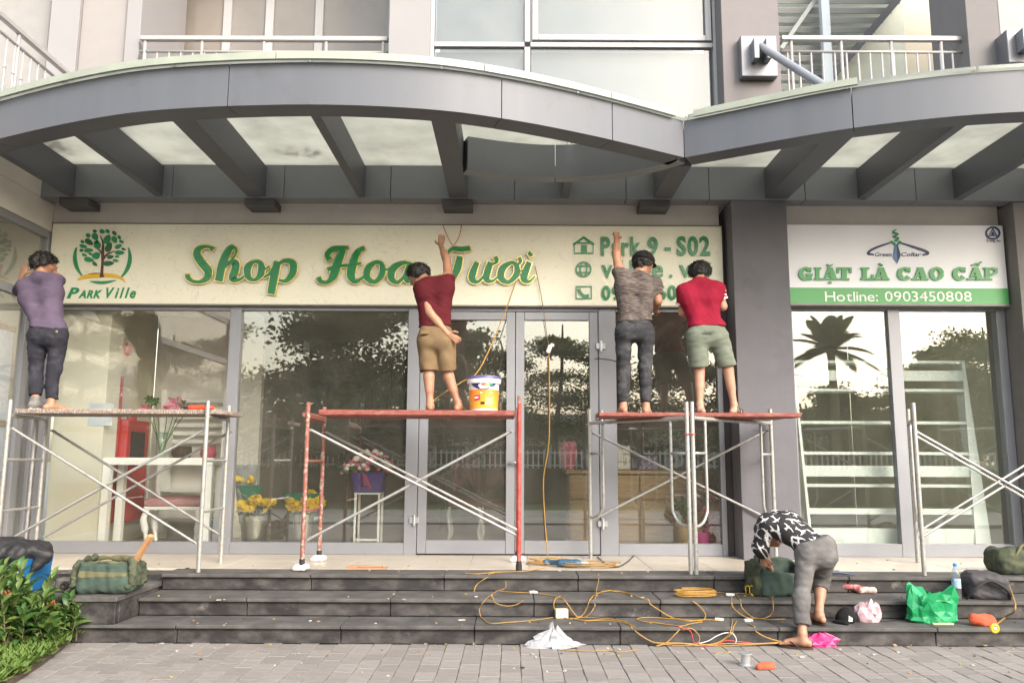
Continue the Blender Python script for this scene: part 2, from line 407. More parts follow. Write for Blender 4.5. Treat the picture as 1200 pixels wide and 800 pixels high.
SOIL = M('planting_soil', (.07, .05, .035), .95, var=.4, sc=12, bump=.4)
LAWN = M('lawn', (.06, .10, .025), .95, var=.4, sc=8)
GLASS = glassmat('window_glass', .15, (.97, .98, .96), dirt_haze=.035)  # pale haze mixed in with the dirt to lift dark panes
GLASSC = glassmat('clear_window_glass', .085, (.98, .99, .98), dirt_haze=.012)
GLASSR = glassmat('bright_window_glass', .13, (.96, .98, .96), dirt_haze=.03)
GLASSU = glassmat('upper_window_glass', .09, (.92, .94, .95), dirt_haze=.04)
DARKIN = M('dark_interior', (.10, .085, .07), .8, var=.2, sc=2)
BROWNIN = M('brown_interior', (.13, .085, .055), .6, var=.3, sc=2)
FLOORIN = M('interior_floor', (.20, .165, .14), .35, var=.2, sc=3)
ALU = M('balcony_rail_paint', (.36, .345, .345), .45, .2, var=.06)
MILKG = bpy.data.materials.new('milky_canopy_glass'); MILKG.use_nodes = True
def _milk():
    t = MILKG.node_tree; n = t.nodes; L = t.links; n.remove(n['Principled BSDF'])
    tr = n.new('ShaderNodeBsdfTransparent'); tr.inputs[0].default_value = (.56, .57, .54, 1)
    tl = n.new('ShaderNodeBsdfTranslucent'); tl.inputs[0].default_value = (.64, .66, .61, 1)
    gl = n.new('ShaderNodeBsdfGlossy'); gl.inputs[0].default_value = (.9, 1, .93, 1); gl.inputs[1].default_value = .05
    tc = n.new('ShaderNodeTexCoord'); nz = n.new('ShaderNodeTexNoise'); nz.inputs['Scale'].default_value = 2.2; nz.inputs['Detail'].default_value = 8
    L.new(tc.outputs['Object'], nz.inputs[0])
    mr = n.new('ShaderNodeMapRange'); mr.inputs[1].default_value = .3; mr.inputs[2].default_value = .7; mr.inputs[3].default_value = .72; mr.inputs[4].default_value = .88
    L.new(nz.outputs[0], mr.inputs[0])
    cr = n.new('ShaderNodeValToRGB'); cr.color_ramp.elements[0].position = .34; cr.color_ramp.elements[1].position = .58; cr.color_ramp.elements[0].color = (.48, .475, .435, 1); cr.color_ramp.elements[1].color = (.58, .578, .53, 1); L.new(nz.outputs[0], cr.inputs[0]); L.new(cr.outputs[0], tl.inputs[0])
    a = n.new('ShaderNodeMixShader'); L.new(mr.outputs[0], a.inputs[0]); L.new(tr.outputs[0], a.inputs[1]); L.new(tl.outputs[0], a.inputs[2])
    b = n.new('ShaderNodeMixShader'); b.inputs[0].default_value = .08; L.new(a.outputs[0], b.inputs[1]); L.new(gl.outputs[0], b.inputs[2])
    L.new(b.outputs[0], n['Material Output'].inputs[0])
_milk()
FZ = .45                                            # porch level
# ---- ground
mb = MB(); mb.quad((-400, -10.5, -.06), (400, -10.5, -.06), (400, 300, -.06), (-400, 300, -.06)); g = struct(mb.build('ground', SAND))
mb = MB(); mb.quad((-400, -400, -.07), (400, -400, -.07), (400, -10.4, -.07), (-400, -10.4, -.07)); g = struct(mb.build('lawn', LAWN))
mb = MB(); mb.box(-60, 60, -16.5, -10.2, -.3, -.05); struct(mb.build('road', BOUNCE))
mb = MB(); mb.box(-60, 60, -10.35, -10.2, -.2, .03); struct(mb.build('kerb', PAVE[0]))
# ---- pavement of single pavers
pv = MB(); pv.box(-9, 9, -10.2, -2.2, -.2, -.014); pave = struct(pv.build('pavement', SAND, loc=(0, 0, 0)))
meshes = []
for i in range(3):
    b = MB(); b.obox((0, 0, -.02), (.1465, .2165, .04), None, .004); o = b.build('paver', PAVE[i], pave); meshes.append(o)
first = [True]*3; rest = MB(); rest.mi = 0; cnt = 0; spots = []
pw, pd = .15, .22
for r in range(0, 34):
    for c in range(-58, 59):
        spots.append((r, c*pw, -2.46-pd*r+(c % 2)*pd/2*(1 if r else .55)))
for r, x, y in spots:
    z = random.uniform(-.003, .003); k = random.choice((0, 0, 1, 1, 2))
    vis = r <= 4 and -3.6+.06*r < x and abs(x) < (y+9.3)*.66
    if vis and cnt < 290:
        cnt += 1
        if first[k]: o = meshes[k]; first[k] = False
        else: o = dup(meshes[k], pave)
        o.location = (x, y, z); o.rotation_euler = (random.uniform(-.012, .012), random.uniform(-.012, .012), random.uniform(-.02, .02))
    elif y > -10.2:
        rest.mi = k; rest.obox((x, y, -.02+z), (.1465, .2165, .04))
stuff(rest.build('paver', PAVE, pave))
# ---- porch, steps
X0, X1 = -3.55, 8.0
porch = MB(); porch.box(-7, 8, -1.5, .25, 0, FZ-.02); porch = struct(porch.build('porch', GRANITE, loc=(0, 0, 0)))
tb = MB(); tb.obox((0, 0, -.011), (.597, .597, .022), None, .003); t0 = tb.build('tile', TILE, porch); used = False
for i in range(-9, 11):
    for j in range(2):
        o = dup(t0, porch) if used else t0; used = True
        o.location = (i*.6-.12, -.3-.6*j-.02, FZ+random.uniform(-.0008, .0008))
def slabs(name, y0, y1, z0, z1, xs, mat, par, ov=0.):
    for a, b in zip(xs[:-1], xs[1:]):
        m = MB(); m.box(a+.003, b-.003, y0, y1, z0, z1, .005); m.build(name, mat, par)
steps = MB(); steps.box(-3.58, 8, -2.3, -1.5, 0, .118); steps.box(-3.25, 8, -1.94, -1.5, .119, .268); steps = struct(steps.build('front_steps', GRANITE, loc=(0, 0, 0)))
JX = [-3.23, -1.85, -.62, .62, 1.88, 3.12, 4.4, 5.7, 7.0, 8.0]
slabs('tread', -1.585, -1.215, FZ-.035, FZ-.0025, JX, TREAD, steps)
slabs('riser', -1.55, -1.52, .302, FZ-.037, JX, GRANITE, steps)
JX2 = [-3.24, -2.3, -1.05, .2, 1.3, 2.6, 3.8, 5.0, 6.3, 8.0]
slabs('tread', -2.01, -1.553, .27, .30, JX2, TREAD, steps)
slabs('riser', -1.975, -1.945, .152, .268, JX2, GRANITE, steps)
JX3 = [-3.62, -2.75, -1.4, -.3, .9, 2.2, 3.5, 4.7, 6.0, 8.0]
slabs('tread', -2.385, -1.978, .12, .15, JX3, TREAD, steps)
slabs('riser', -2.345, -2.305, .0, .118, JX3, GRANITE, steps)
# terrace and cheek block at the left end
TZ = .372
terr = MB(); terr.box(-7, -3.27, -2.32, -1.5, 0, TZ-.045); terr = struct(terr.build('terrace', GRANITE, loc=(0, 0, 0)))
slabs('coping', -2.36, -1.24, TZ-.04, TZ, [-7, -5.6, -4.65, -3.62], TREAD, terr); slabs('coping', -2.40, -1.24, TZ-.042, TZ+.002, [-3.617, -3.235], TREAD, terr)
slabs('facing_slab', -2.345, -2.323, .0, TZ-.046, [-7, -5.8, -4.7, -3.6], GRANITE, terr)
slabs('facing_slab', -2.385, -2.323, .153, TZ-.046, [-3.597, -3.25], GRANITE, terr)
m = MB(); m.box(-3.268, -3.247, -2.32, -1.56, .153, TZ-.046, .004); m.build('facing_slab', GRANITE, terr)

# ================================================================ BUILDING
bld = thing('shop_building', 'grey rendered apartment building with two glazed ground floor shops', 'building', (0, 1, 0))
def bx(name, mat, x0, x1, y0, y1, z0, z1, par=None, b=.004):
    m = MB(); m.box(x0, x1, y0, y1, z0, z1, b); return m.build(name, mat, par or bld)
bx('lintel', BEIGE, -5.45, 2.43, -.06, .3, 4.225, 4.49)
bx('lintel', BEIGE, 3.13, 5.72, -.06, .3, 4.25, 4.49)
bx('column', WALLGREY, 2.50, 3.13, -.35, .3, FZ, 4.449)
bx('column', M('grey_brown_render', (.20, .185, .185), .85, var=.12, sc=3), 5.73, 6.6, -.34, .35, FZ, 4.449)
bx('gap_trim', M('dark_gap_trim', (.07, .06, .06), .8), 2.425, 2.497, -.02, .1, FZ, 4.22)
bx('wall', WALLGREY, 6.61, 12, -.3, .3, 0, 4.449)
bx('wall', BEIGE, -12, -5.46, .0, .3, 0, 4.449)
WHITEC = M('white_ceiling_paint', (.85, .84, .80), .8)
# interior shell of the flower shop
bx('interior_floor', M('pale_bounce_floor', (.60, .56, .50), .35, var=.08, sc=3), -5.4, -3.452, .13, 1.84, FZ-.05, FZ-.001); bx('interior_floor', FLOORIN, -3.449, 2.45, .13, 6.2, FZ-.05, FZ-.001)  # left floor made pale to bounce light into the room
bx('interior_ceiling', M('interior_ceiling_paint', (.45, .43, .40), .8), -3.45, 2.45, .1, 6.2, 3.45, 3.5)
bx('interior_ceiling', WHITEC, -5.4, -3.453, .1, 6.2, 3.45, 3.5)  # white ceiling added to brighten the left room
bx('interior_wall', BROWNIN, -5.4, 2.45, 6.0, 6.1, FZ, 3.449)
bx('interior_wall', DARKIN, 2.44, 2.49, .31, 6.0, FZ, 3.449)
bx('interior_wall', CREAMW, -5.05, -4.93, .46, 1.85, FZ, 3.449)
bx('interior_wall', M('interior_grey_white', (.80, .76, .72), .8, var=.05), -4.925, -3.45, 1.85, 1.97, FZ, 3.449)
bx('interior_column', CREAMW, -5.3, -4.72, .12, .45, FZ, 3.449)
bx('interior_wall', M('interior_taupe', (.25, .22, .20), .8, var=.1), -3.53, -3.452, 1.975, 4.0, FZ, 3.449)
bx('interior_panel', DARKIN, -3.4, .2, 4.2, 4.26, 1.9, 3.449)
# interior shell of the laundry
bx('interior_floor', bpy.data.materials['pale_bounce_floor'], 3.14, 5.72, .13, 4.5, FZ-.05, FZ-.001)  # floor paled to bounce light onto the rack
bx('interior_wall', M('laundry_back_wall', (.55, .54, .44), .8, var=.1), 3.14, 5.72, 4.4, 4.5, FZ, 3.449)
bx('interior_wall', M('laundry_side_wall', (.78, .76, .60), .8, var=.06), 5.725, 5.8, .36, 4.4, FZ, 3.449)  # side wall paled to throw light back on the rack
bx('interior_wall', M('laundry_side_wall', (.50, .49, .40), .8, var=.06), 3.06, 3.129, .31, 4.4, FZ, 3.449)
bx('interior_ceiling', WHITEC, 3.14, 5.72, .1, 4.5, 3.45, 3.5)
# ---- upper storey
Zu = 4.9
def up(px, Y): return at(px, 40, Y).x
bx('floor_slab', BEIGE, -7, 9, -.13, 4, 4.5, 4.88)
bx('upper_column', WHITEP, up(456, -.1), up(504, -.1), -.12, .6, 4.881, 9.5)
c1 = bx('upper_column', M('pinkish_grey_render', (.19, .172, .18), .85, var=.08, sc=3, bump=.1), up(846, -.3), up(913, -.3), -.3, .6, 4.881, 9.5)
bx('upper_column', M('dark_grey_render', (.17, .16, .165), .85, var=.1), up(1134, -.2), up(1172, -.2), -.2, .6, 4.881, 9.5)
bx('upper_wall', WHITEP, up(1172, -.1)+.003, 9, -.1, .6, 4.881, 9.5)
bx('upper_wall', M('grey_white_render', (.26, .25, .25), .8), -12, up(57, .3)-.003, .3, .6, 4.881, 9.5)
bx('upper_wall', WHITEP, up(57, .1), up(91, .1), .1, .6, 4.881, 9.5)
bx('upper_wall', M('pinkish_white_render', (.27, .25, .25), .8, var=.05), up(91, .1)+.003, up(147, .1)-.003, .16, .6, 4.881, 9.5)
bx('upper_wall', WHITEP, up(147, .1), up(164, .1), .1, 1.4, 4.881, 9.5)
bx('balcony_ceiling', WHITEP, up(164, .1)+.01, up(456, -.1)-.01, .0, 1.6, 9.3, 9.5)
bx('upper_wall', M('balcony_back_wall', (.42, .38, .37), .8), up(164, 1.4)-.5, up(456, 1.4)+.5, 1.62, 1.8, 4.881, 9.6)
bx('upper_room_wall', M('upper_room_wall', (.6, .6, .58), .8), up(505, .05), up(838, .05), 1.2, 1.3, 4.881, 9.5)
bx('terrace_wall', M('cream_terrace_wall', (.62, .56, .45), .7, var=.05, sc=1), up(880, 2.6), up(1200, 2.6), 2.6, 2.8, 4.881, 10)
# pale sheets standing in for mirrored sky + curtain wall
cw = MB(); FR = M('white_window_frame', (.38, .375, .395), .5, var=.04)
def frame_box(x0, x1, z0, z1, y0=-.02, y1=.06, mat=FR, name='window_frame', par=None): return bx(name, mat, x0, x1, y0, y1, z0, z1, par, .003)
zt = at(600, 53, 0).z; ztop = 9.4
xl, xm, xr = at(505, 53, 0).x, at(618, 53, 0).x, at(839, 53, 0).x
wf = frame_box(xl-.02, xl+.04, 4.885, ztop); frame_box(xm-.035, xm+.035, 4.885, zt-.033, par=wf); frame_box(xm-.035, xm+.035, zt+.033, ztop, par=wf); frame_box(xr-.04, xr+.03, 4.885, ztop, par=wf)
frame_box(xl+.043, xm-.037, zt-.03, zt+.03, par=wf); frame_box(xm+.037, xr-.043, zt-.03, zt+.03, par=wf)
SKYSHEET = M('sky_reflection_sheet', (.105, .113, .115), .8, var=.05, sc=1.2)  # added behind the glass, its pale colour stands for reflected sky
for a, b, z0, z1 in ((xl, xm, 4.9, zt), (xm, xr, 4.9, zt), (xl, xm, zt, ztop), (xm, xr, zt, ztop)):
    bx('pane', GLASSU, a+.045, b-.045, .018, .026, z0+.034, z1-.034, wf, 0)
    bx('sky_sheet', SKYSHEET, a+.05, b-.05, .12, .13, z0+.036, z1-.036, wf, 0)
s0, s1, q0 = xm+.06, xr-.06, zt+.05     # opening sash in the upper right light
for a in ((s0, s0+.07, q0, ztop), (s1-.07, s1, q0, ztop), (s0+.073, s1-.073, q0, q0+.07)): bx('sash', FR, a[0], a[1], -.04, .016, a[2], a[3], wf)
# recessed balcony windows
BW = M('brown_reflection_glass', (.20, .178, .16), .1, 0, var=.2, sc=.9, spec=.6)  # brown of the reflection painted into opaque panes
wf = bx('window_frame', FR, up(163, 1.4), up(458, 1.4), 1.52, 1.6, 9.0, 9.1)
ed = [163, 262, 312, 371, 458]
for a, b in zip(ed[:-1], ed[1:]):
    bx('pane', BW, up(a, 1.4)+.06, up(b, 1.4)-.06, 1.55, 1.56, 4.9, 8.99, wf, 0)
    bx('mullion', FR, up(b, 1.4)-.058, up(b, 1.4)+.058, 1.5, 1.6, 4.885, 8.997, wf)
# ---- railings
def railing(label, A, B, nb, zb, posts=(), h2=.17):
    A = Vector(A); B = Vector(B); r = thing('balcony_railing', label, 'railing', ((A+B)/2).xyz*1, 'metal balcony railings')
    r.location.z = zb
    m = MB(); m.bar(A, B, .065, .065, bev=.01); m.build('handrail', ALU, r, 40)
    dz = Vector((0, 0, h2)); m = MB(); m.tube([A-dz, B-dz], .018, 8); m.build('lower_rail', ALU, r, True)
    p0 = None
    for i in range(nb):
        p = A.lerp(B, (i+.5)/nb)
        if p0 is None:
            m = MB(); m.tube([(p.x, p.y, zb), (p.x, p.y, A.z-h2)], .0125, 6); zz = (zb+A.z)/2+.12
            m.ball((p.x, p.y, zz), .022, 6, (1, 1, 1.3)); p0 = m.build('baluster', ALU, r, True); pp = p
        else:
            dup(p0, r, (p.x-pp.x, p.y-pp.y, p.z-pp.z))
    for t in posts:
        p = A.lerp(B, t); m = MB(); m.tube([(p.x, p.y, zb), (p.x, p.y, p.z)], .02, 8); m.build('post', ALU, r, True)
    return r
A = at(165, 44, .05); B = at(455, 46, .05); A.z = B.z = at(300, 46, .05).z
railing('pale metal railing of the balcony above the flower shop sign', A, B, 21, 4.885, (.02, .25, .5, .75, .98))
A = at(915, 45, -.05); B = at(1149, 48, -.05); A.z = B.z = at(1030, 46, -.05).z
railing('pale metal railing with knobbed balusters of the balcony above the laundry sign', A, B, 17, 4.885, (.05, .3, .55, .8))
railing('pale metal railing running towards the street over the left wing', (-5.42, -3.4, 6.12), (-5.42, .05, 6.12), 24, 4.885, (.1, .4, .7, .97))
# ---- louvred screen and pergola on the right balcony
LV = M('grey_louvre', (.34, .35, .35), .6, .1, var=.06); LB = M('pale_blue_post', (.52, .58, .64), .5, var=.05)
pg = thing('louvre_screen', 'grey slatted screen with pale post behind the right balcony railing', 'screen', (4, 2, 4.9))
zz0 = at(930, 100, 2).z
for i in range(13):
    py = 102-i*11.2; a = at(905, py, 2); e = at(968+ (100-py)*.86, py, 2)
    m = MB(); m.obox(((a.x+e.x)/2, 2, a.z), (e.x-a.x, .12, .085), Matrix.Rotation(.5, 3, 'X'), .004); m.build('slat', LV, pg)
m = MB(); a, e = at(960, 108, 1.9), at(1062, -12, 1.9); m.bar(a, e, .1, .12, (0, 1, 0)); m.build('raking_beam', M('dark_steel_beam', (.10, .10, .11), .6), pg)
a, e = at(915, 58, 1.85), at(955, 0, 1.85); m = MB(); m.bar(a, e+(e-a)*.5, .06, .08, (0, 1, 0)); m.build('brace', LV, pg)
a = at(968, 50, 1.7).x; bx('post', LB, a-.06, a+.06, 1.65, 1.75, 4.885, 9, pg)
bx('backing_panel', M('pale_green_panel', (.70, .72, .62), .7), at(900, 50, 2.3).x, at(1060, 0, 2.3).x, 2.35, 2.4, 6.6, 9.5, pg)

# ================================================================ CANOPY
cano = thing('entrance_canopy', 'grey panelled entrance canopy with wavy front fascia and milky glass roof', 'canopy', (0, -.2, 4.45))
ZB, ZT = 4.452, 4.83
ARC1 = [(-6.6, -.35), (-6.0, -1.15), (-5.4, -1.72), (-4.83, -2.05), (-3.77, -2.50), (-2.92, -2.73), (-1.74, -2.83), (-.74, -2.75), (0, -2.53), (.78, -2.17), (1.69, -1.66)]
ARC2 = [(1.69, -1.66), (2.52, -2.13), (3.04, -2.39), (3.7, -2.62), (4.36, -2.75), (5.2, -2.80), (6.2, -2.65), (7.4, -2.2)]
INN = [(-.47, -1.30), (0, -1.14), (.44, -1.08), (1.0, -1.16), (1.35, -1.36), (1.64, -1.62)]
def curve2(P, n=10): return [(p.x, p.y) for p in cat([Vector((x, y, 0)) for x, y in P], n)]
def wallstrip(P, z0, z1, th, name, mat, par, sgn=1):
    m = MB(); N = len(P); v = []
    for i, (x, y) in enumerate(P):
        d = Vector((P[min(i+1, N-1)][0]-P[max(i-1, 0)][0], P[min(i+1, N-1)][1]-P[max(i-1, 0)][1])).normalized()
        nx, ny = -d.y*th*sgn, d.x*th*sgn
        v += [(x, y, z0), (x+nx, y+ny, z0), (x+nx, y+ny, z1), (x, y, z1)]
    f = []
    for i in range(N-1):
        for k in range(4): f.append((4*i+k, 4*i+(k+1) % 4, 4*i+4+(k+1) % 4, 4*i+4+k))
    f += [(0, 3, 2, 1), (4*N-4, 4*N-3, 4*N-2, 4*N-1)]
    m.add(v, f); return m.build(name, mat, par, 30)
def split(c, xs):
    out = []
    for a, b in zip(xs[:-1], xs[1:]): out.append([p for p in c if a-1e-6 <= p[0] <= b+1e-6])
    return out
def interp_curve(c, x):
    for (x0, y0), (x1, y1) in zip(c[:-1], c[1:]):
        if x0 <= x <= x1: return y0+(y1-y0)*(x-x0)/(x1-x0)
    return c[0][1] if x < c[0][0] else c[-1][1]
c1, c2, c3 = curve2(ARC1), curve2(ARC2), curve2(INN)
def resample(c, xs):
    out = []
    for a, b in zip(xs[:-1], xs[1:]):
        a2, b2 = a+.004, b-.004; out.append([(a2+(b2-a2)*k/14, interp_curve(c, a2+(b2-a2)*k/14)) for k in range(15)])
    return out
for seg in resample(c1, [-6.6, -4.9, -2.42, -.1, .93, 1.69]): wallstrip(seg, ZB, ZT, .24, 'fascia_panel', PANEL, cano)
for seg in resample(c2, [1.69, 3.05, 5.3, 7.4]): wallstrip(seg, ZB, ZT, .24, 'fascia_panel', PANEL, cano)
for seg in resample(c3, [-.47, .45, 1.63]): wallstrip(seg, ZB, ZT-.02, .16, 'inner_fascia', PANELD, cano)
bxs = [-7, -5.05, -3.9, -2.62, -1.4, 0.02, 1.3, 2.25, 3.35, 4.62, 5.9, 7.5]
for a, b in zip(bxs[:-1], bxs[1:]): bx('back_beam', PANELD, a+.003, b-.003, -.36, -.14, 4.452, 4.875, cano, .003)
ribs = [(-5.06, .09, 1), (-4.05, .085, 1), (-2.93, .21, 1), (-1.73, .085, 1), (-.62, .21, 1), (.60, .085, 3), (1.72, .21, 1), (3.02, .26, 2), (4.0, .10, 2), (5.1, .10, 2), (6.2, .21, 2)]
for x, w, k in ribs:
    y = interp_curve({1: c1, 2: c2, 3: c3}[k], x)+(.25 if k != 3 else .17)
    if k == 1 and x > 1.6: y += .03
    bx('rib', PANEL, x-w/2, x+w/2, y, -.363, 4.468, 4.82, cano, .003)
for px in (88, 305, 536, 767, 893):
    a = at(px, 242, -.3); bx('bracket', M('dark_bracket', (.10, .10, .105), .6, .2) if px == 88 else bpy.data.materials['dark_bracket'], a.x-.17, a.x+.17, -.345, -.065, 4.365, 4.4505, cano)
# glass roof sheets, one per bay
xs = [-6.55] + [r[0] for r in ribs] + [7.3]
for a, b in zip(xs[:-1], xs[1:]):
    sub = [a+.01+(b-a-.02)*k/10 for k in range(11)]; P = []
    for x in sub:
        y = interp_curve(c1 if x < 1.69 else c2, x)-.035; P.append((x, y))
    m = MB(); m.prism([(sub[0], -.15)] + P + [(sub[-1], -.15)], lambda u, v, d: (u, v, d), ZT+.012, ZT+.042); m.build('glass_sheet', MILKG, cano)
# edge trims on the glass rim (thick pale green edge of the sheets)
EDGE = M('pale_green_glass_edge', (.30, .325, .27), .35, var=.12, sc=4)
for c, r in ((c1, [-6.5, -4.6, -2.0, -.25, .92, 1.6]), (c2, [1.76, 3.08])):
    for seg in resample([(x, y-.065) for x, y in c], r): wallstrip(seg, ZT+.002, ZT+.066, .028, 'glass_edge', EDGE, cano)
for seg in resample([(x, y-.065) for x, y in c2], [4.45, 7.3]): wallstrip(seg, ZT+.002, ZT+.066, .028, 'glass_edge', EDGE, cano)
# anchor plates and tie rods
PL = M('anchor_plate', (.20, .20, .225), .45, .3)
for px0, px1, py0, py1, rod in ((868, 908, 45, 92, True), (1179, 1215, 38, 76, False)):
    a = at(px0, py1, -.36); b = at(px1, py0, -.36)
    bx('anchor_plate', PL, a.x, b.x, -.42, -.297 if rod else -.1, a.z, b.z, cano, .006)
    xm_, zm_ = (a.x+b.x)/2, (a.z+b.z)/2+.05
    bx('lug', PANELD, xm_-.10, xm_-.04, -.56, -.424, zm_-.15, zm_+.1, cano); bx('lug', PANELD, xm_+.04, xm_+.10, -.56, -.424, zm_-.15, zm_+.1, cano)
    m = MB(); m.tube([(xm_, -.5, zm_+.02), (xm_+.45, -1.9, 4.87)], .045, 12); m.build('tie_rod', STEEL_G, cano, 40)
# dead leaves lying on the glass
LF = M('dead_leaf', (.10, .085, .06), .9, var=.3)
for px, py in ((75, 172), (365, 176), (336, 173), (67, 166)):
    p = atz(px, py, ZT+.05); m = MB(); 
    for i in range(7):
        a = random.uniform(0, 6.28); q = Vector((p.x+random.uniform(-.1, .1), p.y+random.uniform(-.12, .12), ZT+.045+.002*i)); d = Vector((math.cos(a), math.sin(a), .1))*.05; e = Vector((-math.sin(a), math.cos(a), 0))*.03
        m.quad(q-d, q+e, q+d, q-e)
    o = m.build('leaf_litter', LF); tag(o, {75: 'dark heap of dead leaves on the leftmost canopy glass', 365: 'ragged patch of dead leaves on the third glass bay', 336: 'small scatter of dead leaves on the third glass bay', 67: 'thin scatter of dead leaves by the leftmost rib'}[px], 'leaf litter'); stuff(o)

# ================================================================ LEFT WING (glazed flank)
wing = thing('side_wing', 'beige side wing with tall glazed flank at the left edge', 'building', (-6, -2, 0))
WX = -5.40
bx('fascia', BEIGE, WX-.3, WX, -6, -.003, 4.12, 4.449, wing)
bx('roof_slab', BEIGE, WX-3, WX, -6, -.14, 4.452, 4.88, wing)
bx('corner_post', STEEL_G, WX-.1, WX, -.13, -.065, FZ, 4.115, wing)
bx('transom', STEEL_G, WX-.08, WX-.003, -5.9, -.133, 3.26, 3.36, wing)
bx('head_frame', STEEL_G, WX-.08, WX-.003, -5.9, -.133, 4.03, 4.115, wing)
bx('sill', STEEL_G, WX-.08, WX-.003, -5.9, -.133, FZ, FZ+.1, wing)
bx('mullion', STEEL_G, WX-.08, WX-.003, -.42, -.30, FZ+.103, 3.257, wing)
bx('pane', GLASS, WX-.045, WX-.037, -5.9, -.133, 3.362, 4.028, wing, 0)
bx('pane', GLASS, WX-.045, WX-.037, -.298, -.133, FZ+.103, 3.258, wing, 0)
bx('pane', GLASS, WX-.045, WX-.037, -5.9, -.422, FZ+.103, 3.258, wing, 0)
BPO = M('pale_blue_poster', (.55, .62, .88), .5, var=.12, sc=1.5); WOODF = M('brown_wood_frame', (.22, .13, .07), .6, var=.2)
for z0, z1 in ((1.9, 2.86), (1.2, 1.82)): bx('poster', BPO, WX-.10, WX-.092, -2.4, -.46, z0, z1, wing, 0)
bx('rail', WOODF, WX-.12, WX-.09, -2.4, -.43, 1.83, 1.89, wing); bx('rail', WOODF, WX-.12, WX-.09, -2.4, -.43, 2.87, 2.93, wing)
bx('panel', M('tan_board', (.42, .26, .12), .7, var=.1), WX-.12, WX-.09, -2.4, -.43, FZ+.11, 1.19, wing)
bx('inside_wall', DARKIN, WX-3, WX-2.9, -6, -.14, FZ, 4.1, wing)
bx('end_wall', BEIGE, WX-3, WX, -6.3, -6.003, 0, 4.88, wing)
bx('floor', FLOORIN, WX-2.9, WX-.1, -6, -.14, FZ-.1, FZ-.01, wing)

# ================================================================ SHOP FRONTS
HG = M('brushed_hinge', (.55, .55, .57), .35, .7)
sf = thing('flower_shop_front', 'grey aluminium shop front with double glass doors under the cream sign', 'shop front', (-1.4, 0, FZ))
ZH = 3.255
def fx(px, py=520): return at(px, py, 0).x
def fr(name, x0, x1, z0, z1, par=sf, y0=-.035, y1=.07, mat=STEEL_G): return bx(name, mat, x0, x1, y0, y1, z0, z1, par, .004)
mL = fx(51); m1a, m1b = -3.27, -3.14; m2a, m2b = -1.20, -1.06; dm = .04; jRa, jRb = 1.0, 1.20; wRa, wRb = 2.36, 2.42
fr('jamb', -5.38, -5.30, FZ, ZH); fr('mullion', m1a, m1b, FZ, ZH); fr('mullion', m2a, m2b, FZ, ZH); fr('mullion', jRa, jRb, FZ, ZH); fr('jamb', wRa, wRb, FZ, ZH)
for a, b, nm in ((-5.30, m1a, 'window'), (m1b, m2a, 'window'), (jRb, wRa, 'window')):
    w = fr('window', a+.002, b-.002, FZ+.001, FZ+.13)
    bx('head_rail', STEEL_G, a+.002, b-.002, -.03, .07, ZH-.05, ZH-.001, w)
    bx('pane', GLASSC if a < -5 else GLASS, a+.001, b-.001, .012, .022, FZ+.131, ZH-.051, w, 0)
bx('head_rail', STEEL_G, m2b+.002, jRa-.002, -.03, .07, ZH-.05, ZH-.001, sf)
for a, b, hs_ in ((m2b+.006, dm-.003, 1), (dm+.003, jRa-.006, -1)):
    d = bx('door', STEEL_G, a, a+.10, -.025, .045, FZ+.012, ZH-.055, sf)
    bx('stile', STEEL_G, b-.10, b, -.025, .045, FZ+.012, ZH-.055, d)
    bx('rail', STEEL_G, a+.102, b-.102, -.025, .045, FZ+.012, FZ+.16, d); bx('rail', STEEL_G, a+.102, b-.102, -.025, .045, ZH-.15, ZH-.055, d)
    bx('pane', GLASS, a+.10, b-.10, .008, .016, FZ+.161, ZH-.151, d, 0)
    hx = b-.05 if hs_ > 0 else a+.05
    m = MB(); m.tube([(hx, -.03, FZ+1.02), (hx, -.075, FZ+1.02), (hx+hs_*.13, -.075, FZ+1.02)], .011, 8); m.build('handle', HG, d, True)
    for z in (.35, 1.55, 2.35) if hs_ < 0 else (.38,):
        xx = (a-.03 if hs_ > 0 else b+.03); m = MB(); m.box(xx-.055, xx+.055, -.06, -.037, FZ+z-.035, FZ+z+.035, .004); m.tube([(xx, -.062, FZ+z-.06), (xx, -.062, FZ+z+.06)], .016, 8); m.build('hinge', HG, d)
lf = thing('laundry_shop_front', 'grey framed two pane shop window under the white laundry sign', 'shop front', (4.5, 0, FZ))
l0, l1, l2, l3, l4, l5 = fx(926), fx(934), 4.36, 4.50, 5.62, 5.722
l0 = 3.14; l1 = 3.25
fr('jamb', l0, l1, FZ, 3.29, lf); fr('mullion', l2, l3, FZ, 3.29, lf); fr('jamb', l4, l5, FZ, 3.29, lf)
for a, b in ((l1, l2), (l3, l4)):
    w = fr('window', a+.002, b-.002, FZ+.001, FZ+.14, lf)
    bx('head_rail', STEEL_G, a+.002, b-.002, -.03, .07, 3.235, 3.289, w)
    bx('pane', GLASSR, a+.001, b-.001, .012, .022, FZ+.141, 3.234, w, 0)
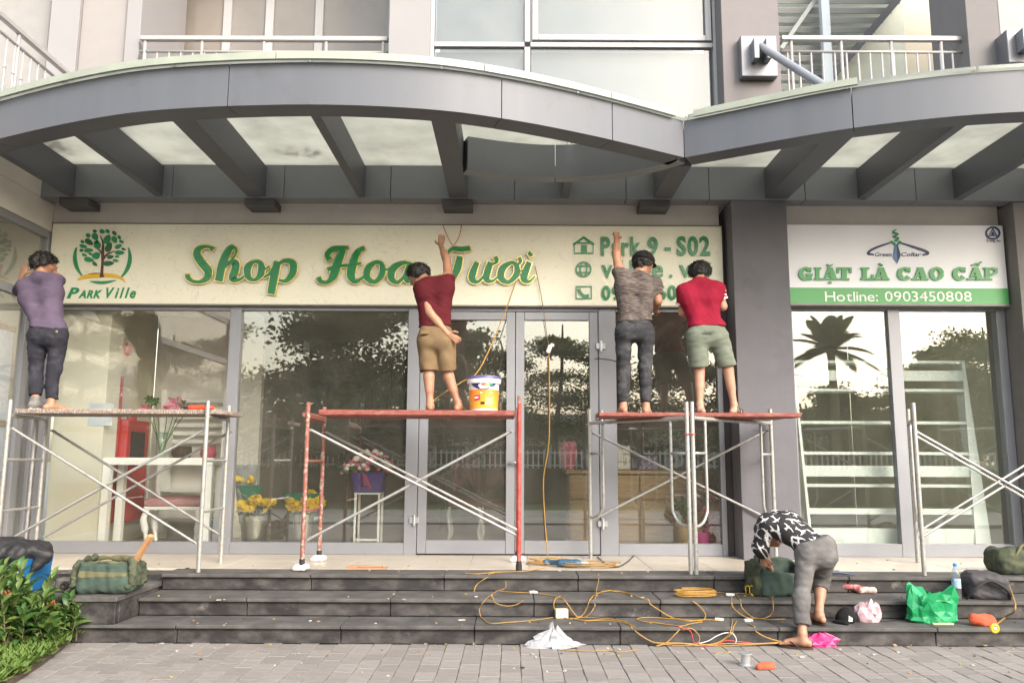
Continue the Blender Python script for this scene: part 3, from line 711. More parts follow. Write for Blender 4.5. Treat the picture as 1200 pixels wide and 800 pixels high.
# ================================================================ SIGNS
SIGNC = M('cream_sign_face', (.89, .865, .72), .45, var=.03, sc=1.2)
def _veins():                               # the faint grey-violet vine print of the sign face
    t = SIGNC.node_tree; n = t.nodes; L = t.links; b = n['Principled BSDF']
    tc = n.new('ShaderNodeTexCoord'); nz = n.new('ShaderNodeTexNoise'); nz.inputs['Scale'].default_value = 3.2; nz.inputs['Detail'].default_value = 2; nz.inputs['Distortion'].default_value = 2.2
    L.new(tc.outputs['Object'], nz.inputs[0])
    m1 = n.new('ShaderNodeMath'); m1.operation = 'SUBTRACT'; m1.inputs[1].default_value = .5; L.new(nz.outputs[0], m1.inputs[0])
    m2 = n.new('ShaderNodeMath'); m2.operation = 'ABSOLUTE'; L.new(m1.outputs[0], m2.inputs[0])
    mr = n.new('ShaderNodeMapRange'); mr.inputs[1].default_value = 0; mr.inputs[2].default_value = .012; mr.inputs[3].default_value = .32; mr.inputs[4].default_value = 0; L.new(m2.outputs[0], mr.inputs[0])
    old = b.inputs['Base Color'].links[0].from_socket
    mx = n.new('ShaderNodeMix'); mx.data_type = 'RGBA'; L.new(mr.outputs[0], mx.inputs[0]); L.new(old, mx.inputs[6]); mx.inputs[7].default_value = (.50, .48, .52, 1)
    L.new(mx.outputs[2], b.inputs['Base Color'])
_veins()
GREEN = M('green_acrylic', (.012, .21, .065), .25, var=.15, sc=5, spec=.5)
GREENP = M('green_print', (.02, .26, .10), .4, var=.08)
GREEND = M('dark_green_print', (.025, .13, .05), .4, var=.1)
GOLD = M('gold_trim', (.80, .62, .22), .25, .75, var=.1)
TRUNKP = M('brown_print', (.10, .045, .035), .5); YELP = M('yellow_print', (.80, .48, .03), .5)
SY = -.10
s1 = thing('sign_board', 'long cream sign with green script Shop Hoa Tươi over the flower shop', 'sign', (-1.45, -.05, 3.26))
A, B = at(57, 310, SY), at(850, 310, SY); zt1, zb1 = 4.215, 3.262
m = MB(); m.box(-5.385, 2.45, SY, -.04, zb1, zt1, .006); m.build('panel', SIGNC, s1)
m = MB(); m.box(-5.39, 2.455, SY-.006, -.02, zb1-.014, zb1-.002); m.build('edge_trim', M('sign_edge', (.22, .21, .19), .5, .3), s1)
m = MB(); m.box(-5.39, 2.455, SY-.006, -.02, zt1+.001, zt1+.008); m.build('edge_trim', bpy.data.materials['sign_edge'], s1)
def px1(u, v, d): p = at(200+u/5.217, 270+v/5.217, SY); return (p.x, SY-d, p.z)
def px2(u, v, d): p = at(370+u/4.444, 270+v/4.444, SY); return (p.x, SY-d, p.z)
def script(name, strokes, fn, g):
    face = MB(); back = MB()
    for i, s in enumerate(strokes):
        cl = s[0] == 'c'; P = s[1:] if cl else s; e = .0006*i
        face.ribbon(P, fn, .040+e, .052+e, 0, 6, cl); back.ribbon(P, fn, .012+e, .041+e, g, 6, cl)
    o = back.build('letter', GOLD, s1, 35); f = face.build('face', GREEN, o, 35); return o
g1, g2 = 5.2, 4.4
script('S', [[(268, 122, 34), (246, 108, 18), (212, 105, 20), (180, 120, 34), (170, 155, 46), (200, 205, 50), (236, 250, 48), (232, 292, 38), (190, 318, 20), (142, 314, 20), (116, 292, 30), (112, 272, 22)]], px1, g1)
script('h', [[(404, 110, 14), (376, 112, 34), (345, 160, 46), (320, 225, 48), (303, 315, 46)], [(404, 108, 12), (408, 140, 12), (384, 180, 11), (340, 222, 10)], [(318, 245, 12), (365, 205, 24), (405, 205, 42), (400, 255, 46), (385, 300, 40), (425, 306, 18), (458, 285, 9)]], px1, g1)
script('o', [['c', (515, 196, 20), (478, 235, 44), (484, 292, 34), (525, 305, 18), (560, 262, 42), (556, 208, 34)], [(560, 215, 8), (585, 240, 10), (612, 222, 9)]], px1, g1)
script('p', [[(660, 195, 44), (642, 275, 48), (620, 392, 44)], [(655, 222, 14), (700, 192, 22), (752, 205, 40), (752, 262, 42), (712, 312, 24), (668, 308, 14)], [(575, 292, 9), (610, 270, 14), (645, 215, 18)]], px1, g1)
script('H', [[(76, 158, 28), (66, 130, 26), (90, 104, 26), (135, 98, 22), (172, 92, 10)], [(150, 104, 26), (122, 165, 42), (98, 235, 42), (68, 272, 18), (32, 270, 22), (18, 248, 28)], [(258, 94, 14), (222, 120, 30), (198, 180, 42), (188, 240, 42), (212, 270, 22), (262, 240, 8)], [(66, 208, 20), (120, 190, 15), (180, 186, 14), (240, 176, 11)]], px2, g2)
script('o', [['c', (318, 170, 18), (278, 200, 34), (272, 250, 34), (312, 272, 20), (348, 232, 32), (348, 184, 26)], [(350, 190, 8), (372, 208, 9), (395, 196, 8)]], px2, g2)
script('a', [['c', (462, 172, 18), (408, 200, 36), (396, 250, 36), (430, 274, 18), (470, 232, 14), (486, 184, 12)], [(500, 172, 30), (482, 222, 38), (478, 262, 30), (504, 268, 12), (530, 244, 8)]], px2, g2)
script('T', [[(690, 122, 14), (716, 100, 20), (758, 104, 24), (806, 98, 24)], [(752, 140, 32), (738, 205, 40), (706, 264, 24), (666, 268, 20), (640, 240, 26)]], px2, g2)
script('u', [[(842, 170, 26), (820, 222, 36), (816, 258, 34), (848, 270, 16), (888, 225, 12)], [(912, 170, 30), (894, 222, 36), (890, 260, 30), (920, 268, 13), (950, 244, 8)], [(916, 182, 10), (944, 166, 18), (934, 142, 24)]], px2, g2)
script('o', [['c', (1018, 172, 18), (972, 204, 36), (966, 252, 34), (1004, 273, 20), (1046, 232, 32), (1044, 186, 26)], [(1040, 190, 9), (1066, 168, 16), (1058, 146, 20)], [(1046, 205, 8), (1068, 216, 8), (1094, 200, 8)]], px2, g2)
script('i', [[(1112, 170, 28), (1090, 225, 36), (1084, 258, 34), (1112, 270, 14), (1142, 242, 8)], [(1108, 134, 22), (1124, 122, 34)]], px2, g2)
# contact lines
NARR = 'letter'
write('Park', 704, 751, 299, 278, SY-.001, .02, GREEN, s1, NARR, .028)
write('9', 759, 771, 299, 278, SY-.001, .02, GREEN, s1, NARR, .028)
mm = MB(); a, b = at(779, 294, SY), at(786, 290.5, SY); mm.box(a.x, b.x, SY-.02, SY-.001, a.z, b.z); mm.build('hyphen', GREEN, s1)
write('S02', 793, 832, 299, 277, SY-.001, .02, GREEN, s1, NARR, .028)
for ch, a, b, t, bo in (('v', 705, 718, 311, 325), ('i', 726, 730, 305, 325), ('l', 738.5, 742.5, 305, 325), ('l', 751, 755, 305, 325), ('e', 764, 777, 311, 325), ('.', 784, 788, 322, 325), ('v', 796, 810, 311, 325), ('n', 820, 831, 311, 325)):
    write(ch, a, b, bo, t, SY-.001, .02, GREEN, s1, 'dot' if ch == '.' else NARR, .014)
write('09', 705, 727, 351, 335, SY-.001, .02, GREEN, s1, NARR, .028)
write('60', 770, 793, 351, 334, SY-.001, .02, GREEN, s1, NARR, .028)
def ln(u, v, d): p = at(u, v, SY); return (p.x, SY-d, p.z)
def icon(name, strokes):
    m = MB()
    for i, s in enumerate(strokes):
        cl = s[0] == 'c'; P = [(*q, w) for q, w in s[1]] ; m.ribbon(P, ln, .002, .016+.0005*i, 0, 1 if s[2] else 8, cl)
    return m.build(name, GREEN, s1)
W2 = 2.0
icon('house_icon', [('o', [((672, 287), 2.6), ((684, 278.5), 2.6), ((696, 287), 2.6)], 1), ('c', [((673, 285), 1.6), ((673, 297), 1.6), ((695, 297), 1.6), ((695, 285), 1.6)], 1), ('o', [((684.5, 287.5), 6.5), ((684.5, 296.5), 6.5)], 1)])
circ = lambda cx, cy, rx, ry, n=12: [((cx+rx*math.cos(2*PI*k/n), cy+ry*math.sin(2*PI*k/n)), 1.6) for k in range(n)]
icon('globe_icon', [('c', circ(683.7, 315.8, 8.6, 8.4), 0), ('c', circ(683.7, 315.8, 3.8, 8.4), 0), ('o', [((676, 312), 1.5), ((691.5, 312), 1.5)], 1), ('o', [((676, 319.6), 1.5), ((691.5, 319.6), 1.5)], 1)])
icon('telephone_icon', [('c', [((675, 336), 1.4), ((693, 336), 1.4), ((693, 350), 1.4), ((675, 350), 1.4)], 1), ('o', [((678, 338.5), 4.2), ((680, 343), 3.2), ((685, 347), 3.2), ((690, 346.5), 4.4)], 0)])
# tree emblem
def lg(u, v, d): p = at(70+u/8, 260+v/8, SY); return (p.x, SY-d, p.z)
leaves = [(333, 88, 18, 14, 0), (402, 92, 24, 20, .2), (453, 90, 20, 18, .6), (516, 108, 24, 16, .8), (562, 148, 20, 13, 1.2), (583, 187, 22, 13, .3), (602, 257, 20, 11, .3), (270, 130, 22, 20, 1), (335, 140, 34, 28, 1), (278, 190, 42, 25, .6), (218, 188, 18, 14, .5), (225, 230, 36, 17, .2), (208, 268, 18, 13, -.3), (275, 268, 42, 19, -.1), (235, 312, 24, 12, .2), (292, 303, 17, 9, .4), (345, 320, 32, 38, 1.2), (278, 355, 46, 23, .15), (333, 396, 26, 16, .7), (448, 165, 46, 30, -1.1), (516, 168, 34, 24, 1.2), (462, 240, 48, 28, -1.1), (552, 232, 34, 18, -.5), (565, 290, 44, 20, 0), (478, 330, 32, 17, -.2), (540, 326, 19, 10, -.2), (527, 364, 26, 13, .1), (460, 390, 50, 23, -.1), (358, 215, 30, 38, -.5), (355, 190, 14, 20, 0)]
em = MB(); em.ribbon([(400, 520, 46), (398, 470, 24), (404, 380, 22), (406, 280, 26), (408, 200, 14), (384, 130, 6)], lg, .002, .012, 0, 6); em.ribbon([(400, 300, 20), (370, 262, 12), (320, 232, 5)], lg, .002, .0125, 0, 5); em.ribbon([(408, 350, 20), (450, 305, 14), (520, 276, 5)], lg, .002, .013, 0, 5); em.ribbon([(270, 492, 3), (330, 484, 9), (400, 486, 6)], lg, .002, .0135, 0, 5)
emo = em.build('tree_emblem', TRUNKP, s1)
lm = []
for i, (x, y, a, b, t) in enumerate(leaves):
    m = MB(); c, s = math.cos(t), math.sin(t); pl = [(x+a*math.cos(q)*c-b*math.sin(q)*(1-.25*math.cos(q))*s, y+a*math.cos(q)*s+b*math.sin(q)*(1-.25*math.cos(q))*c) for q in [2*PI*k/12 for k in range(12)]]
    m.prism(pl, lg, .002, .014); m.build('leaf', GREENP if i % 3 else GREEND, emo)
def arc(cx, cy, r, a0, a1, w0, w1, n=14): return [(cx+r*math.cos(a0+(a1-a0)*k/n), cy+r*math.sin(a0+(a1-a0)*k/n), w0+(w1-w0)*math.sin(PI*k/n)) for k in range(n+1)]
rg = MB(); rg.ribbon(arc(403, 330, 258, math.radians(200), math.radians(138), 10, 36), lg, .002, .012, 0, 1); rg.ribbon(arc(403, 330, 258, math.radians(-20), math.radians(46), 10, 36), lg, .002, .012, 0, 1); rg.ribbon([(285, 556, 4), (340, 566, 22), (405, 570, 26), (470, 562, 20), (530, 548, 4)], lg, .002, .012, 0, 5)
rg.build('ring', GREENP, emo)
gd = MB(); gd.ribbon([(168, 545, 10), (240, 516, 34), (330, 505, 40), (420, 500, 36), (520, 508, 30), (580, 530, 22), (622, 572, 4)], lg, .003, .010, 0, 6); gd.build('ground_swoosh', YELP, emo)
write('P', 78.5, 92.5, 349, 337, SY-.001, .008, GREENP, s1, NARR, .032, shear=.3); write('ARK', 92, 119, 349, 340, SY-.001, .008, GREENP, s1, NARR, .032, shear=.3)
write('Ville', 124, 159, 349, 337, SY-.001, .008, GREENP, s1, NARR, .024, shear=.3)
for o in [c for c in s1.children if c.name.startswith('letter')][-9:-5][3:4]: pass

# ---- laundry sign
SW = M('white_sign_face', (.86, .86, .94), .35, var=.03, sc=1); RY = -.17
s2 = thing('sign_board', 'white laundry sign reading GIẶT LÀ CAO CẤP above a green hotline band', 'sign', (4.45, -.1, 3.28))
def rsg(u, v, d): p = at(915+u/4.364, 255+v/4.364, RY); return (p.x, RY-d, p.z)
pl, pr, pt, pb = at(921, 262, RY), at(1182.5, 310, RY), at(1050, 263.5, RY), at(1050, 356.5, RY); zband = at(1050, 337.5, RY).z
m = MB(); m.box(3.175, 5.70, RY, -.07, pb.z, pt.z, .006); m.build('panel', SW, s2)
GB = M('green_band_print', (.06, .36, .10), .35, var=.12, sc=1.2)
m = MB(); m.box(3.178, 5.697, RY-.004, RY-.0005, pb.z+.008, zband); m.build('green_band', GB, s2)
m = MB(); m.box(3.165, 5.71, RY-.008, -.07, pb.z-.02, pb.z-.002, .003); m.build('edge_trim', bpy.data.materials['sign_edge'], s2)
write('Hotline: 0903450808', 967, 1139, 353, 341.5, RY-.0045, .003, M('white_print', (.85, .85, .85), .4), s2, 'letter', .002)
LGREEN = M('laundry_green_letter', (.07, .34, .11), .35, var=.08)
R_ = lambda x0, x1, y0, y1: [(x0, y0), (x1, y0), (x1, y1), (x0, y1)]
GL = {'I': [R_(.24, .76, 0, 1), R_(0, 1, 0, .16), R_(0, 1, .84, 1)],
 'L': [R_(.14, .48, 0, 1), R_(0, .66, .85, 1), R_(0, 1, 0, .16), R_(.82, 1, 0, .44)],
 'T': [R_(.33, .67, 0, 1), R_(0, 1, .84, 1), R_(0, .15, .56, 1), R_(.85, 1, .56, 1), R_(.16, .84, 0, .15)],
 'A': [[(.13, .1), (.26, .1), (.56, 1), (.38, 1)], [(.58, .1), (.93, .1), (.66, 1), (.34, 1)], R_(.28, .68, .28, .40), R_(0, .42, 0, .15), R_(.50, 1, 0, .15)],
 'P': [R_(.13, .43, 0, 1), R_(0, .6, 0, .15), R_(0, .5, .86, 1)]}
def el(cx, cy, rx, ry, a0, a1, wt, ws, n=26):
    return [(cx+(rx-(ws*abs(math.cos(t))+wt*abs(math.sin(t)))/2)*math.cos(t), cy+(ry-(ws*abs(math.cos(t))+wt*abs(math.sin(t)))/2)*math.sin(t), ws*abs(math.cos(t))+wt*abs(math.sin(t))) for t in [math.radians(a0+(a1-a0)*k/n) for k in range(n+1)]]
GR = {'O': [el(.5, .5, .5, .53, 0, 360, .13, .30)], 'C': [el(.52, .5, .52, .53, 42, 322, .13, .32)], 'G': [el(.5, .5, .5, .53, 42, 330, .13, .32)], 'P': [[(.40, .92, .14), (.62, .93, .14), (.86, .84, .26), (.86, .60, .26), (.62, .46, .14), (.40, .46, .14)]]}
GX = {'C': [R_(.80, .93, .60, 1.0)], 'G': [R_(.78, .91, .62, 1.0), R_(.66, .94, .0, .46), R_(.52, 1.02, .36, .50)]}
word = [('G', 88, 160), ('I', 168, 204), ('A', 208, 290), ('T', 284, 360), ('L', 405, 472), ('A', 468, 552), ('C', 592, 665), ('A', 668, 752), ('O', 755, 832), ('C', 875, 946), ('A', 950, 1036), ('P', 1032, 1108)]
for i, (ch, u0, u1) in enumerate(word):
    f = lambda u, v, d: rsg(u0+(u1-u0)*u, 321-(321-256)*v, d)
    m = MB(); k = 0
    for p in GL.get(ch, []) + GX.get(ch, []): m.prism(p, f, .001, .02+.0006*k); k += 1
    for p in GR.get(ch, []):
        asp = (u1-u0)/65.
        # ribbons are drawn in sign pixels so that widths stay round
        P = [(u0+(u1-u0)*a, 321-65*b, w*65*1.08) for a, b, w in p]; m.ribbon(P, rsg, .001, .02+.0006*k, 0, 1); k += 1
    acc = {2: [([(232, 240, 4), (240, 246, 7), (252, 247, 8), (264, 240, 4)], 5), ([(243, 334, 10), (256, 334, 10)], 3)], 5: [([(498, 236, 8), (518, 247, 8)], 3)], 10: [([(972, 247, 5), (992, 238, 8), (1012, 246, 5)], 3), ([(1004, 240, 6), (1022, 228, 9)], 3)]}.get(i, [])
    for P, sb in acc: m.ribbon(P, rsg, .001, .02+.0006*k, 0, sb); k += 1
    m.build('letter', LGREEN, s2)
NAVY = M('navy_print', (.03, .05, .14), .4, var=.2); BLUEP = M('blue_print', (.10, .22, .42), .4, var=.3, sc=12)
m = MB(); m.ribbon([(475, 190, 8), (446, 184, 12), (462, 166, 12), (510, 145, 10), (556, 131, 7)], rsg, .001, .008, 0, 6); m.ribbon([(612, 130, 7), (670, 148, 10), (735, 170, 12), (752, 184, 12), (724, 192, 8)], rsg, .001, .008, 0, 6); lo = m.build('hanger_emblem', NAVY, s2)
m = MB(); m.prism([(582, 136), (592, 136), (612, 192), (594, 236), (572, 205)], rsg, .001, .009); m.build('tie', BLUEP, lo)
m = MB(); m.prism([(592, 136), (598, 146), (612, 192), (594, 236)], rsg, .0095, .0105); m.build('tie', NAVY, lo)
m = MB(); m.ribbon([(590, 62, 4), (572, 76, 9), (598, 86, 9), (574, 98, 8), (600, 106, 8), (586, 122, 8)], rsg, .001, .009, 0, 5)
for x, y, r in ((566, 126, 9), (578, 134, 8), (606, 126, 9), (598, 136, 7), (586, 116, 7)): m.prism([(x+r*math.cos(t), y+r*.8*math.sin(t)) for t in [k*PI/4 for k in range(8)]], rsg, .001, .0095+.0001*r)
m.build('sprout', GREENP, lo)
def wsign(t, u0, u1, v0, v1, mt): return write(t, 915+u0/4.364, 915+u1/4.364, 255+v0/4.364, 255+v1/4.364, RY-.001, .006, mt, s2, 'emblem_text', .004, each=False, shear=.2)
wsign('Green', 482, 566, 198, 178, NAVY); wsign('Collar', 616, 718, 198, 178, NAVY)
m = MB(); m.ribbon([(1083+34*math.cos(t), 80+30*math.sin(t), 9) for t in [2*PI*k/18 for k in range(18)]], rsg, .001, .008, 0, 2, True); m.ribbon([(1083, 58, 7), (1104, 94, 7), (1062, 94, 7)], rsg, .001, .0085, 0, 1, True); m.prism([(1083, 70), (1094, 90), (1072, 90)], rsg, .001, .0075); m.build('round_emblem', NAVY, s2)
wsign('Trung An', 1052, 1122, 124, 113, NAVY)

# ================================================================ SCAFFOLDS
GALV = M('galvanised_tube', (.43, .425, .41), .42, .5, sc=26, col2=(.24, .215, .195), lo=.5, hi=.75, bump=.15, spots=((.50, .47, .43), 30, .64, .72, .8))
GALVD = M('dull_galvanised_tube', (.34, .33, .33), .5, .45, var=.25, sc=14)
RED = M('rust_red_tube', (.24, .06, .04), .6, .1, sc=20, col2=(.36, .17, .13), lo=.35, hi=.7, bump=.12)
REDB = M('red_painted_tube', (.42, .055, .045), .5, .1, sc=18, col2=(.46, .17, .14), lo=.5, hi=.72)
RUSTP = M('flaking_paint_tube', (.27, .10, .075), .65, .1, sc=22, col2=(.50, .44, .40), lo=.5, hi=.66)
PLANK = M('spattered_plank', (.20, .145, .12), .8, sc=24, col2=(.52, .47, .42), lo=.46, hi=.66, stretch=(4, 1, 1))
PLANKR = M('red_painted_plank', (.21, .045, .035), .65, sc=13, col2=(.33, .13, .10), lo=.42, hi=.72, stretch=(1, 4, 4), bump=.15, spots=((.32, .24, .20), 9, .60, .70, .7))
WHITEWRAP = M('white_rag', (.75, .73, .70), .8, var=.1)
BLACKR = M('black_rubber', (.02, .02, .02), .6)
H = 1.50
def vtube(name, mat, root, x, y, z0, z1, r=.021, n=10): m = MB(); m.tube([(x, y, z0), (x, y, z1)], r, n); return m.build(name, mat, root, 50)
def brace(root, a, b, mat=GALV, r=.0135):
    m = MB(); m.tube([a, b], r, 8)
    for p in (a, b): m.tube([Vector(p)+Vector((0, -.03, 0)), Vector(p)+Vector((0, .03, 0))], .012, 6)
    m.build('cross_brace', mat, root, 50)
def ladder_frame(root, xf, yf, xb, yb, mat, zt=FZ+H, rungs=(.55, 1.03), top=True, lmat=None):
    a = vtube('leg', lmat or mat, root, xf, yf, FZ+.001, zt+.10); vtube('leg', lmat or mat, root, xb, yb, FZ+.001, zt+.10)
    d = Vector((xb-xf, yb-yf, 0)); n = d.normalized()*.022
    for h in rungs: m = MB(); m.tube([(xf+n.x, yf+n.y, FZ+h), (xb-n.x, yb-n.y, FZ+h)], .014, 8); m.build('rung', mat, root, 50)
    if top: m = MB(); m.tube([(xf+n.x, yf+n.y, zt-.05), (xb-n.x, yb-n.y, zt-.05)], .02, 10); m.build('head_tube', mat, root, 50)
# left scaffold
sA = thing('scaffold', 'grey tube scaffold with paint spattered plank under the man in purple', 'scaffold', (-3.9, -1.2, FZ), 'tube scaffolds on the porch')
yF, yB = -1.50, -.80
ladder_frame(sA, -4.82, yF, -4.86, yB, GALV); ladder_frame(sA, -2.92, yF, -2.96, yB, GALV)
vtube('inner_upright', GALVD, sA, -4.85, -1.0, FZ+.02, FZ+H-.06, .016)
for y in (yF+.03, yB+.03):
    brace(sA, (-4.80, y, FZ+1.33), (-2.95, y, FZ+.25), GALVD if y > -1 else GALV); brace(sA, (-4.80, y+.03, FZ+.25), (-2.95, y+.03, FZ+1.33), GALVD if y > -1 else GALV)
for k in range(2): m = MB(); m.box(-4.80, -2.80, yF+.045+.31*k, yF+.34+.31*k, FZ+H-.027, FZ+H+.018, .006); m.build('plank', PLANK, sA)
# middle scaffold
sB = thing('scaffold', 'rust red tube scaffold with silver cross braces in front of the glass doors', 'scaffold', (-.95, -1.1, FZ), 'tube scaffolds on the porch')
ladder_frame(sB, -1.99, -1.36, -2.0, -.62, RED, lmat=RUSTP); ladder_frame(sB, .075, -1.36, .07, -.62, REDB)
for y in (-1.33, -.66): brace(sB, (-1.96, y, FZ+1.33), (.06, y, FZ+.33))
brace(sB, (-1.96, -1.29, FZ+.28), (.0, -1.29, FZ+1.33))
m = MB(); m.tube([(-2.02, -1.36, FZ+H-.02), (-2.0, -.62, FZ+H-.02)], .024, 10); m.build('head_tube', RED, sB, 50)
for k in range(2): m = MB(); m.box(-1.90, .03, -1.34+.32*k, -1.03+.32*k, FZ+H-.028, FZ+H+.03, .012); m.build('plank', PLANKR, sB)
for x, y in ((-1.99, -1.36), (-2.0, -.62), (.07, -.62)):
    m = MB(); m.tube([(x, y, FZ+.05), (x, y, FZ+.11)], .026, 10); m.build('foot_sleeve', BLACKR, sB, 50)
    V = sdf([C((x-.03, y, FZ+.03), (x+.05, y-.02, FZ+.035), .035, .03), C((x+.03, y-.05, FZ+.02), (x-.06, y-.03, FZ+.02), .022)], .008, [((0, 0, FZ+.001), (0, 0, -1))], (.008, 60, 3)); sdfobj('foot_wrap', V, WHITEWRAP, sB)
m = MB(); m.tube([(.075, -1.36, FZ+.002), (.075, -1.36, FZ+.07)], .03, 10); m.tube([(.075, -1.36, FZ+.07), (.075, -1.36, FZ+.10)], .026, 10); m.build('foot_sleeve', BLACKR, sB, 50)
m = MB(); m.tube([(.07, -1.36, FZ+H+.06), (.07, -1.36, FZ+H+.17)], .015, 8); m.build('spigot', RUSTP, sB, 50)
# right middle scaffold: two door frames meeting at the front posts
sC = thing('scaffold', 'silver door frame scaffold with red planks under the two men at the sign end', 'scaffold', (1.6, -.9, FZ), 'tube scaffolds on the porch')
zt = FZ+H
def door_frame(root, A, B, mat, rung=True):            # A, B: feet of the two legs
    A = Vector((*A, FZ)); B = Vector((*B, FZ)); d = (B-A).normalized(); L = (B-A).length; up = Vector((0, 0, 1))
    for P in (A, B): m = MB(); m.tube([P+up*.001, P+up*(H+.11)], .021, 10); m.build('leg', mat, root, 50)
    m = MB(); m.tube([A+d*.02+up*(H-.045), B-d*.02+up*(H-.045)], .02, 10); m.build('head_tube', mat, root, 50)
    for P, s in ((A, 1), (B, -1)):
        q = P+d*s*.22
        path = [q+up*(H-.06), q+up*1.0, q+up*.62, q+up*.54-d*s*.02, q+up*.47-d*s*.08, P+d*s*.06+up*.44, P+d*s*.018+up*.44]
        m = MB(); m.tube(spline(path, 5), .015, 8); m.build('inner_loop', mat, root, True)
        m = MB(); m.tube([P+d*s*.02+up*1.12, q+up*1.12], .014, 8); m.build('rung', mat, root, True)
PA, PB1, PB2, PCr = (.86, -.30), (1.68, -1.50), (1.73, -1.505), (2.82, -.44)
door_frame(sC, PA, PB1, GALV); door_frame(sC, PB2, PCr, GALV)
brace(sC, (.88, -.27, FZ+1.36), (2.80, -.40, FZ+.42), GALVD); brace(sC, (.88, -.24, FZ+.40), (2.80, -.37, FZ+1.38))
m = MB(); m.box(.86, 2.86, -1.28, -.98, zt-.022, zt+.02, .008); m.build('plank', PLANKR, sC); m = MB(); m.box(.92, 2.80, -.97, -.68, zt-.022, zt+.02, .008); m.build('plank', PLANKR, sC)
for p in ((1.68, -1.5),): m = MB(); m.tube([(1.705+.05*math.cos(t), -1.5+.035*math.sin(t), FZ+1.30+.004*math.sin(3*t)) for t in [2*PI*k/14 for k in range(14)]], .005, 6, True); m.build('binding_wire', M('red_wire', (.5, .04, .04), .5), sC, True)
# right scaffold
sD = thing('scaffold', 'grey tube scaffold without planks in front of the laundry window', 'scaffold', (4.6, -1.2, FZ), 'tube scaffolds on the porch')
door_frame(sD, (3.86, -1.5), (4.27, -.55), GALV); door_frame(sD, (5.65, -1.95+.5), (6.05, -.5), GALV)
brace(sD, (3.88, -1.47, FZ+1.34), (5.62, -1.42, FZ+.35)); brace(sD, (3.88, -1.44, FZ+.34), (5.62, -1.39, FZ+1.34)); brace(sD, (4.29, -.58, FZ+1.34), (6.02, -.53, FZ+.35)); brace(sD, (4.29, -.61, FZ+.34), (6.02, -.56, FZ+1.34))
# ================================================================ PEOPLE
SKIN = M('tanned_skin', (.33, .165, .10), .48, sc=11, col2=(.43, .225, .145), lo=.35, hi=.68, bump=.1, bsc=220, spots=((.25, .11, .07), 14, .56, .72, .6)); SKIN2 = M('light_tanned_skin', (.40, .215, .145), .48, sc=11, col2=(.49, .275, .195), lo=.35, hi=.68, bump=.1, bsc=220, spots=((.32, .15, .10), 14, .56, .72, .6))
HAIR = M('black_hair', (.012, .010, .009), .55, var=.4, sc=60, stretch=(1, 1, .3), bump=.5, bsc=140)
EYE = M('eye_white', (.7, .68, .65), .2); 
def cloth(name, c, **k):
    kk = dict(rough=.9, var=.14, sc=9, bump=.25, bsc=260, spec=.2); kk.update(k); return M(name, c, **kk)
def V3(p): return Vector(p)
def hand(w, d, pn, th, curl=.5, k=.008, s=1.0):
    # w wrist, d pointing direction, pn palm normal, th thumb side; all unit-ish
    d = V3(d).normalized(); th = V3(th); th = (th-d*th.dot(d)).normalized(); pn = V3(pn); pn = (pn-d*pn.dot(d)-th*pn.dot(th)).normalized()
    w = V3(w); P = []
    for o, r in ((.024, .0145), (.006, .016), (-.013, .0155), (-.028, .013)): P.append(C(w+d*.015+th*o*.6, w+d*.085*s+th*o, r, r*.88, .014))
    for i, (o, L) in enumerate(((.029, .066), (.010, .074), (-.010, .068), (-.028, .054))):
        a = w+d*.09*s+th*o; c = curl*(1+.12*i); L *= s
        d1 = (d*math.cos(c)+pn*math.sin(c)+th*o*1.2).normalized(); d2 = (d*math.cos(c*2.1)+pn*math.sin(c*2.1)+th*o*1.2).normalized()
        b = a+d1*L*.55; e = b+d2*L*.5
        P += [C(a-d*.01, b, .0098, .009, k), C(b, e, .0088, .0072, k*.6)]
    a = w+d*.022+th*.026; b = a+(d*.55+th*.7+pn*.35).normalized()*.045*s; e = b+(d*.8+th*.25+pn*.5*curl).normalized()*.036*s
    P += [C(a, b, .0145, .0115, .014), C(b, e, .0108, .0085, k)]
    return P
def head(c, f, u, S=1.1):
    c = V3(c); f = V3(f).normalized(); u = V3(u); u = (u-f*u.dot(f)).normalized(); s = f.cross(u); P = []
    P += [C(c-f*.022+u*.022-s*.012, c-f*.022+u*.022+s*.012, .083, None, .03), C(c+f*.022+u*.035, c+f*.022+u*.01, .072, .070, .03)]
    P += [C(c+f*.032-u*.02, c+f*.05-u*.082, .060, .030, .03), C(c-s*.035-u*.055, c+f*.045-u*.085-s*.012, .030, .022, .025), C(c+s*.035-u*.055, c+f*.045-u*.085+s*.012, .030, .022, .025)]
    P += [C(c+f*.090+u*.008, c+f*.112-u*.028, .008, .013, .012), C(c+f*.086-u*.052-s*.016, c+f*.086-u*.052+s*.016, .0095, None, .008), C(c+f*.082-u*.064-s*.012, c+f*.082-u*.064+s*.012, .009, None, .008)]
    P += [C(c+f*.080+u*.026-s*.04, c+f*.088+u*.024, .012, None, .015), C(c+f*.080+u*.026+s*.04, c+f*.088+u*.024, .012, None, .015)]
    for q in (-1, 1):
        e = c+s*q*.083-f*.01
        P += [C(e+u*.022-f*.008+s*q*.006, e-u*.012+s*q*.002, .011, .009, .008, None), C(e-u*.012, e-u*.026+f*.004, .008, .007, .006)]
    for q in P: q['a'] = c+(q['a']-c)*S; q['b'] = c+(q['b']-c)*S; q['ra'] *= S; q['rb'] *= S
    return P, (c, f, u, s)
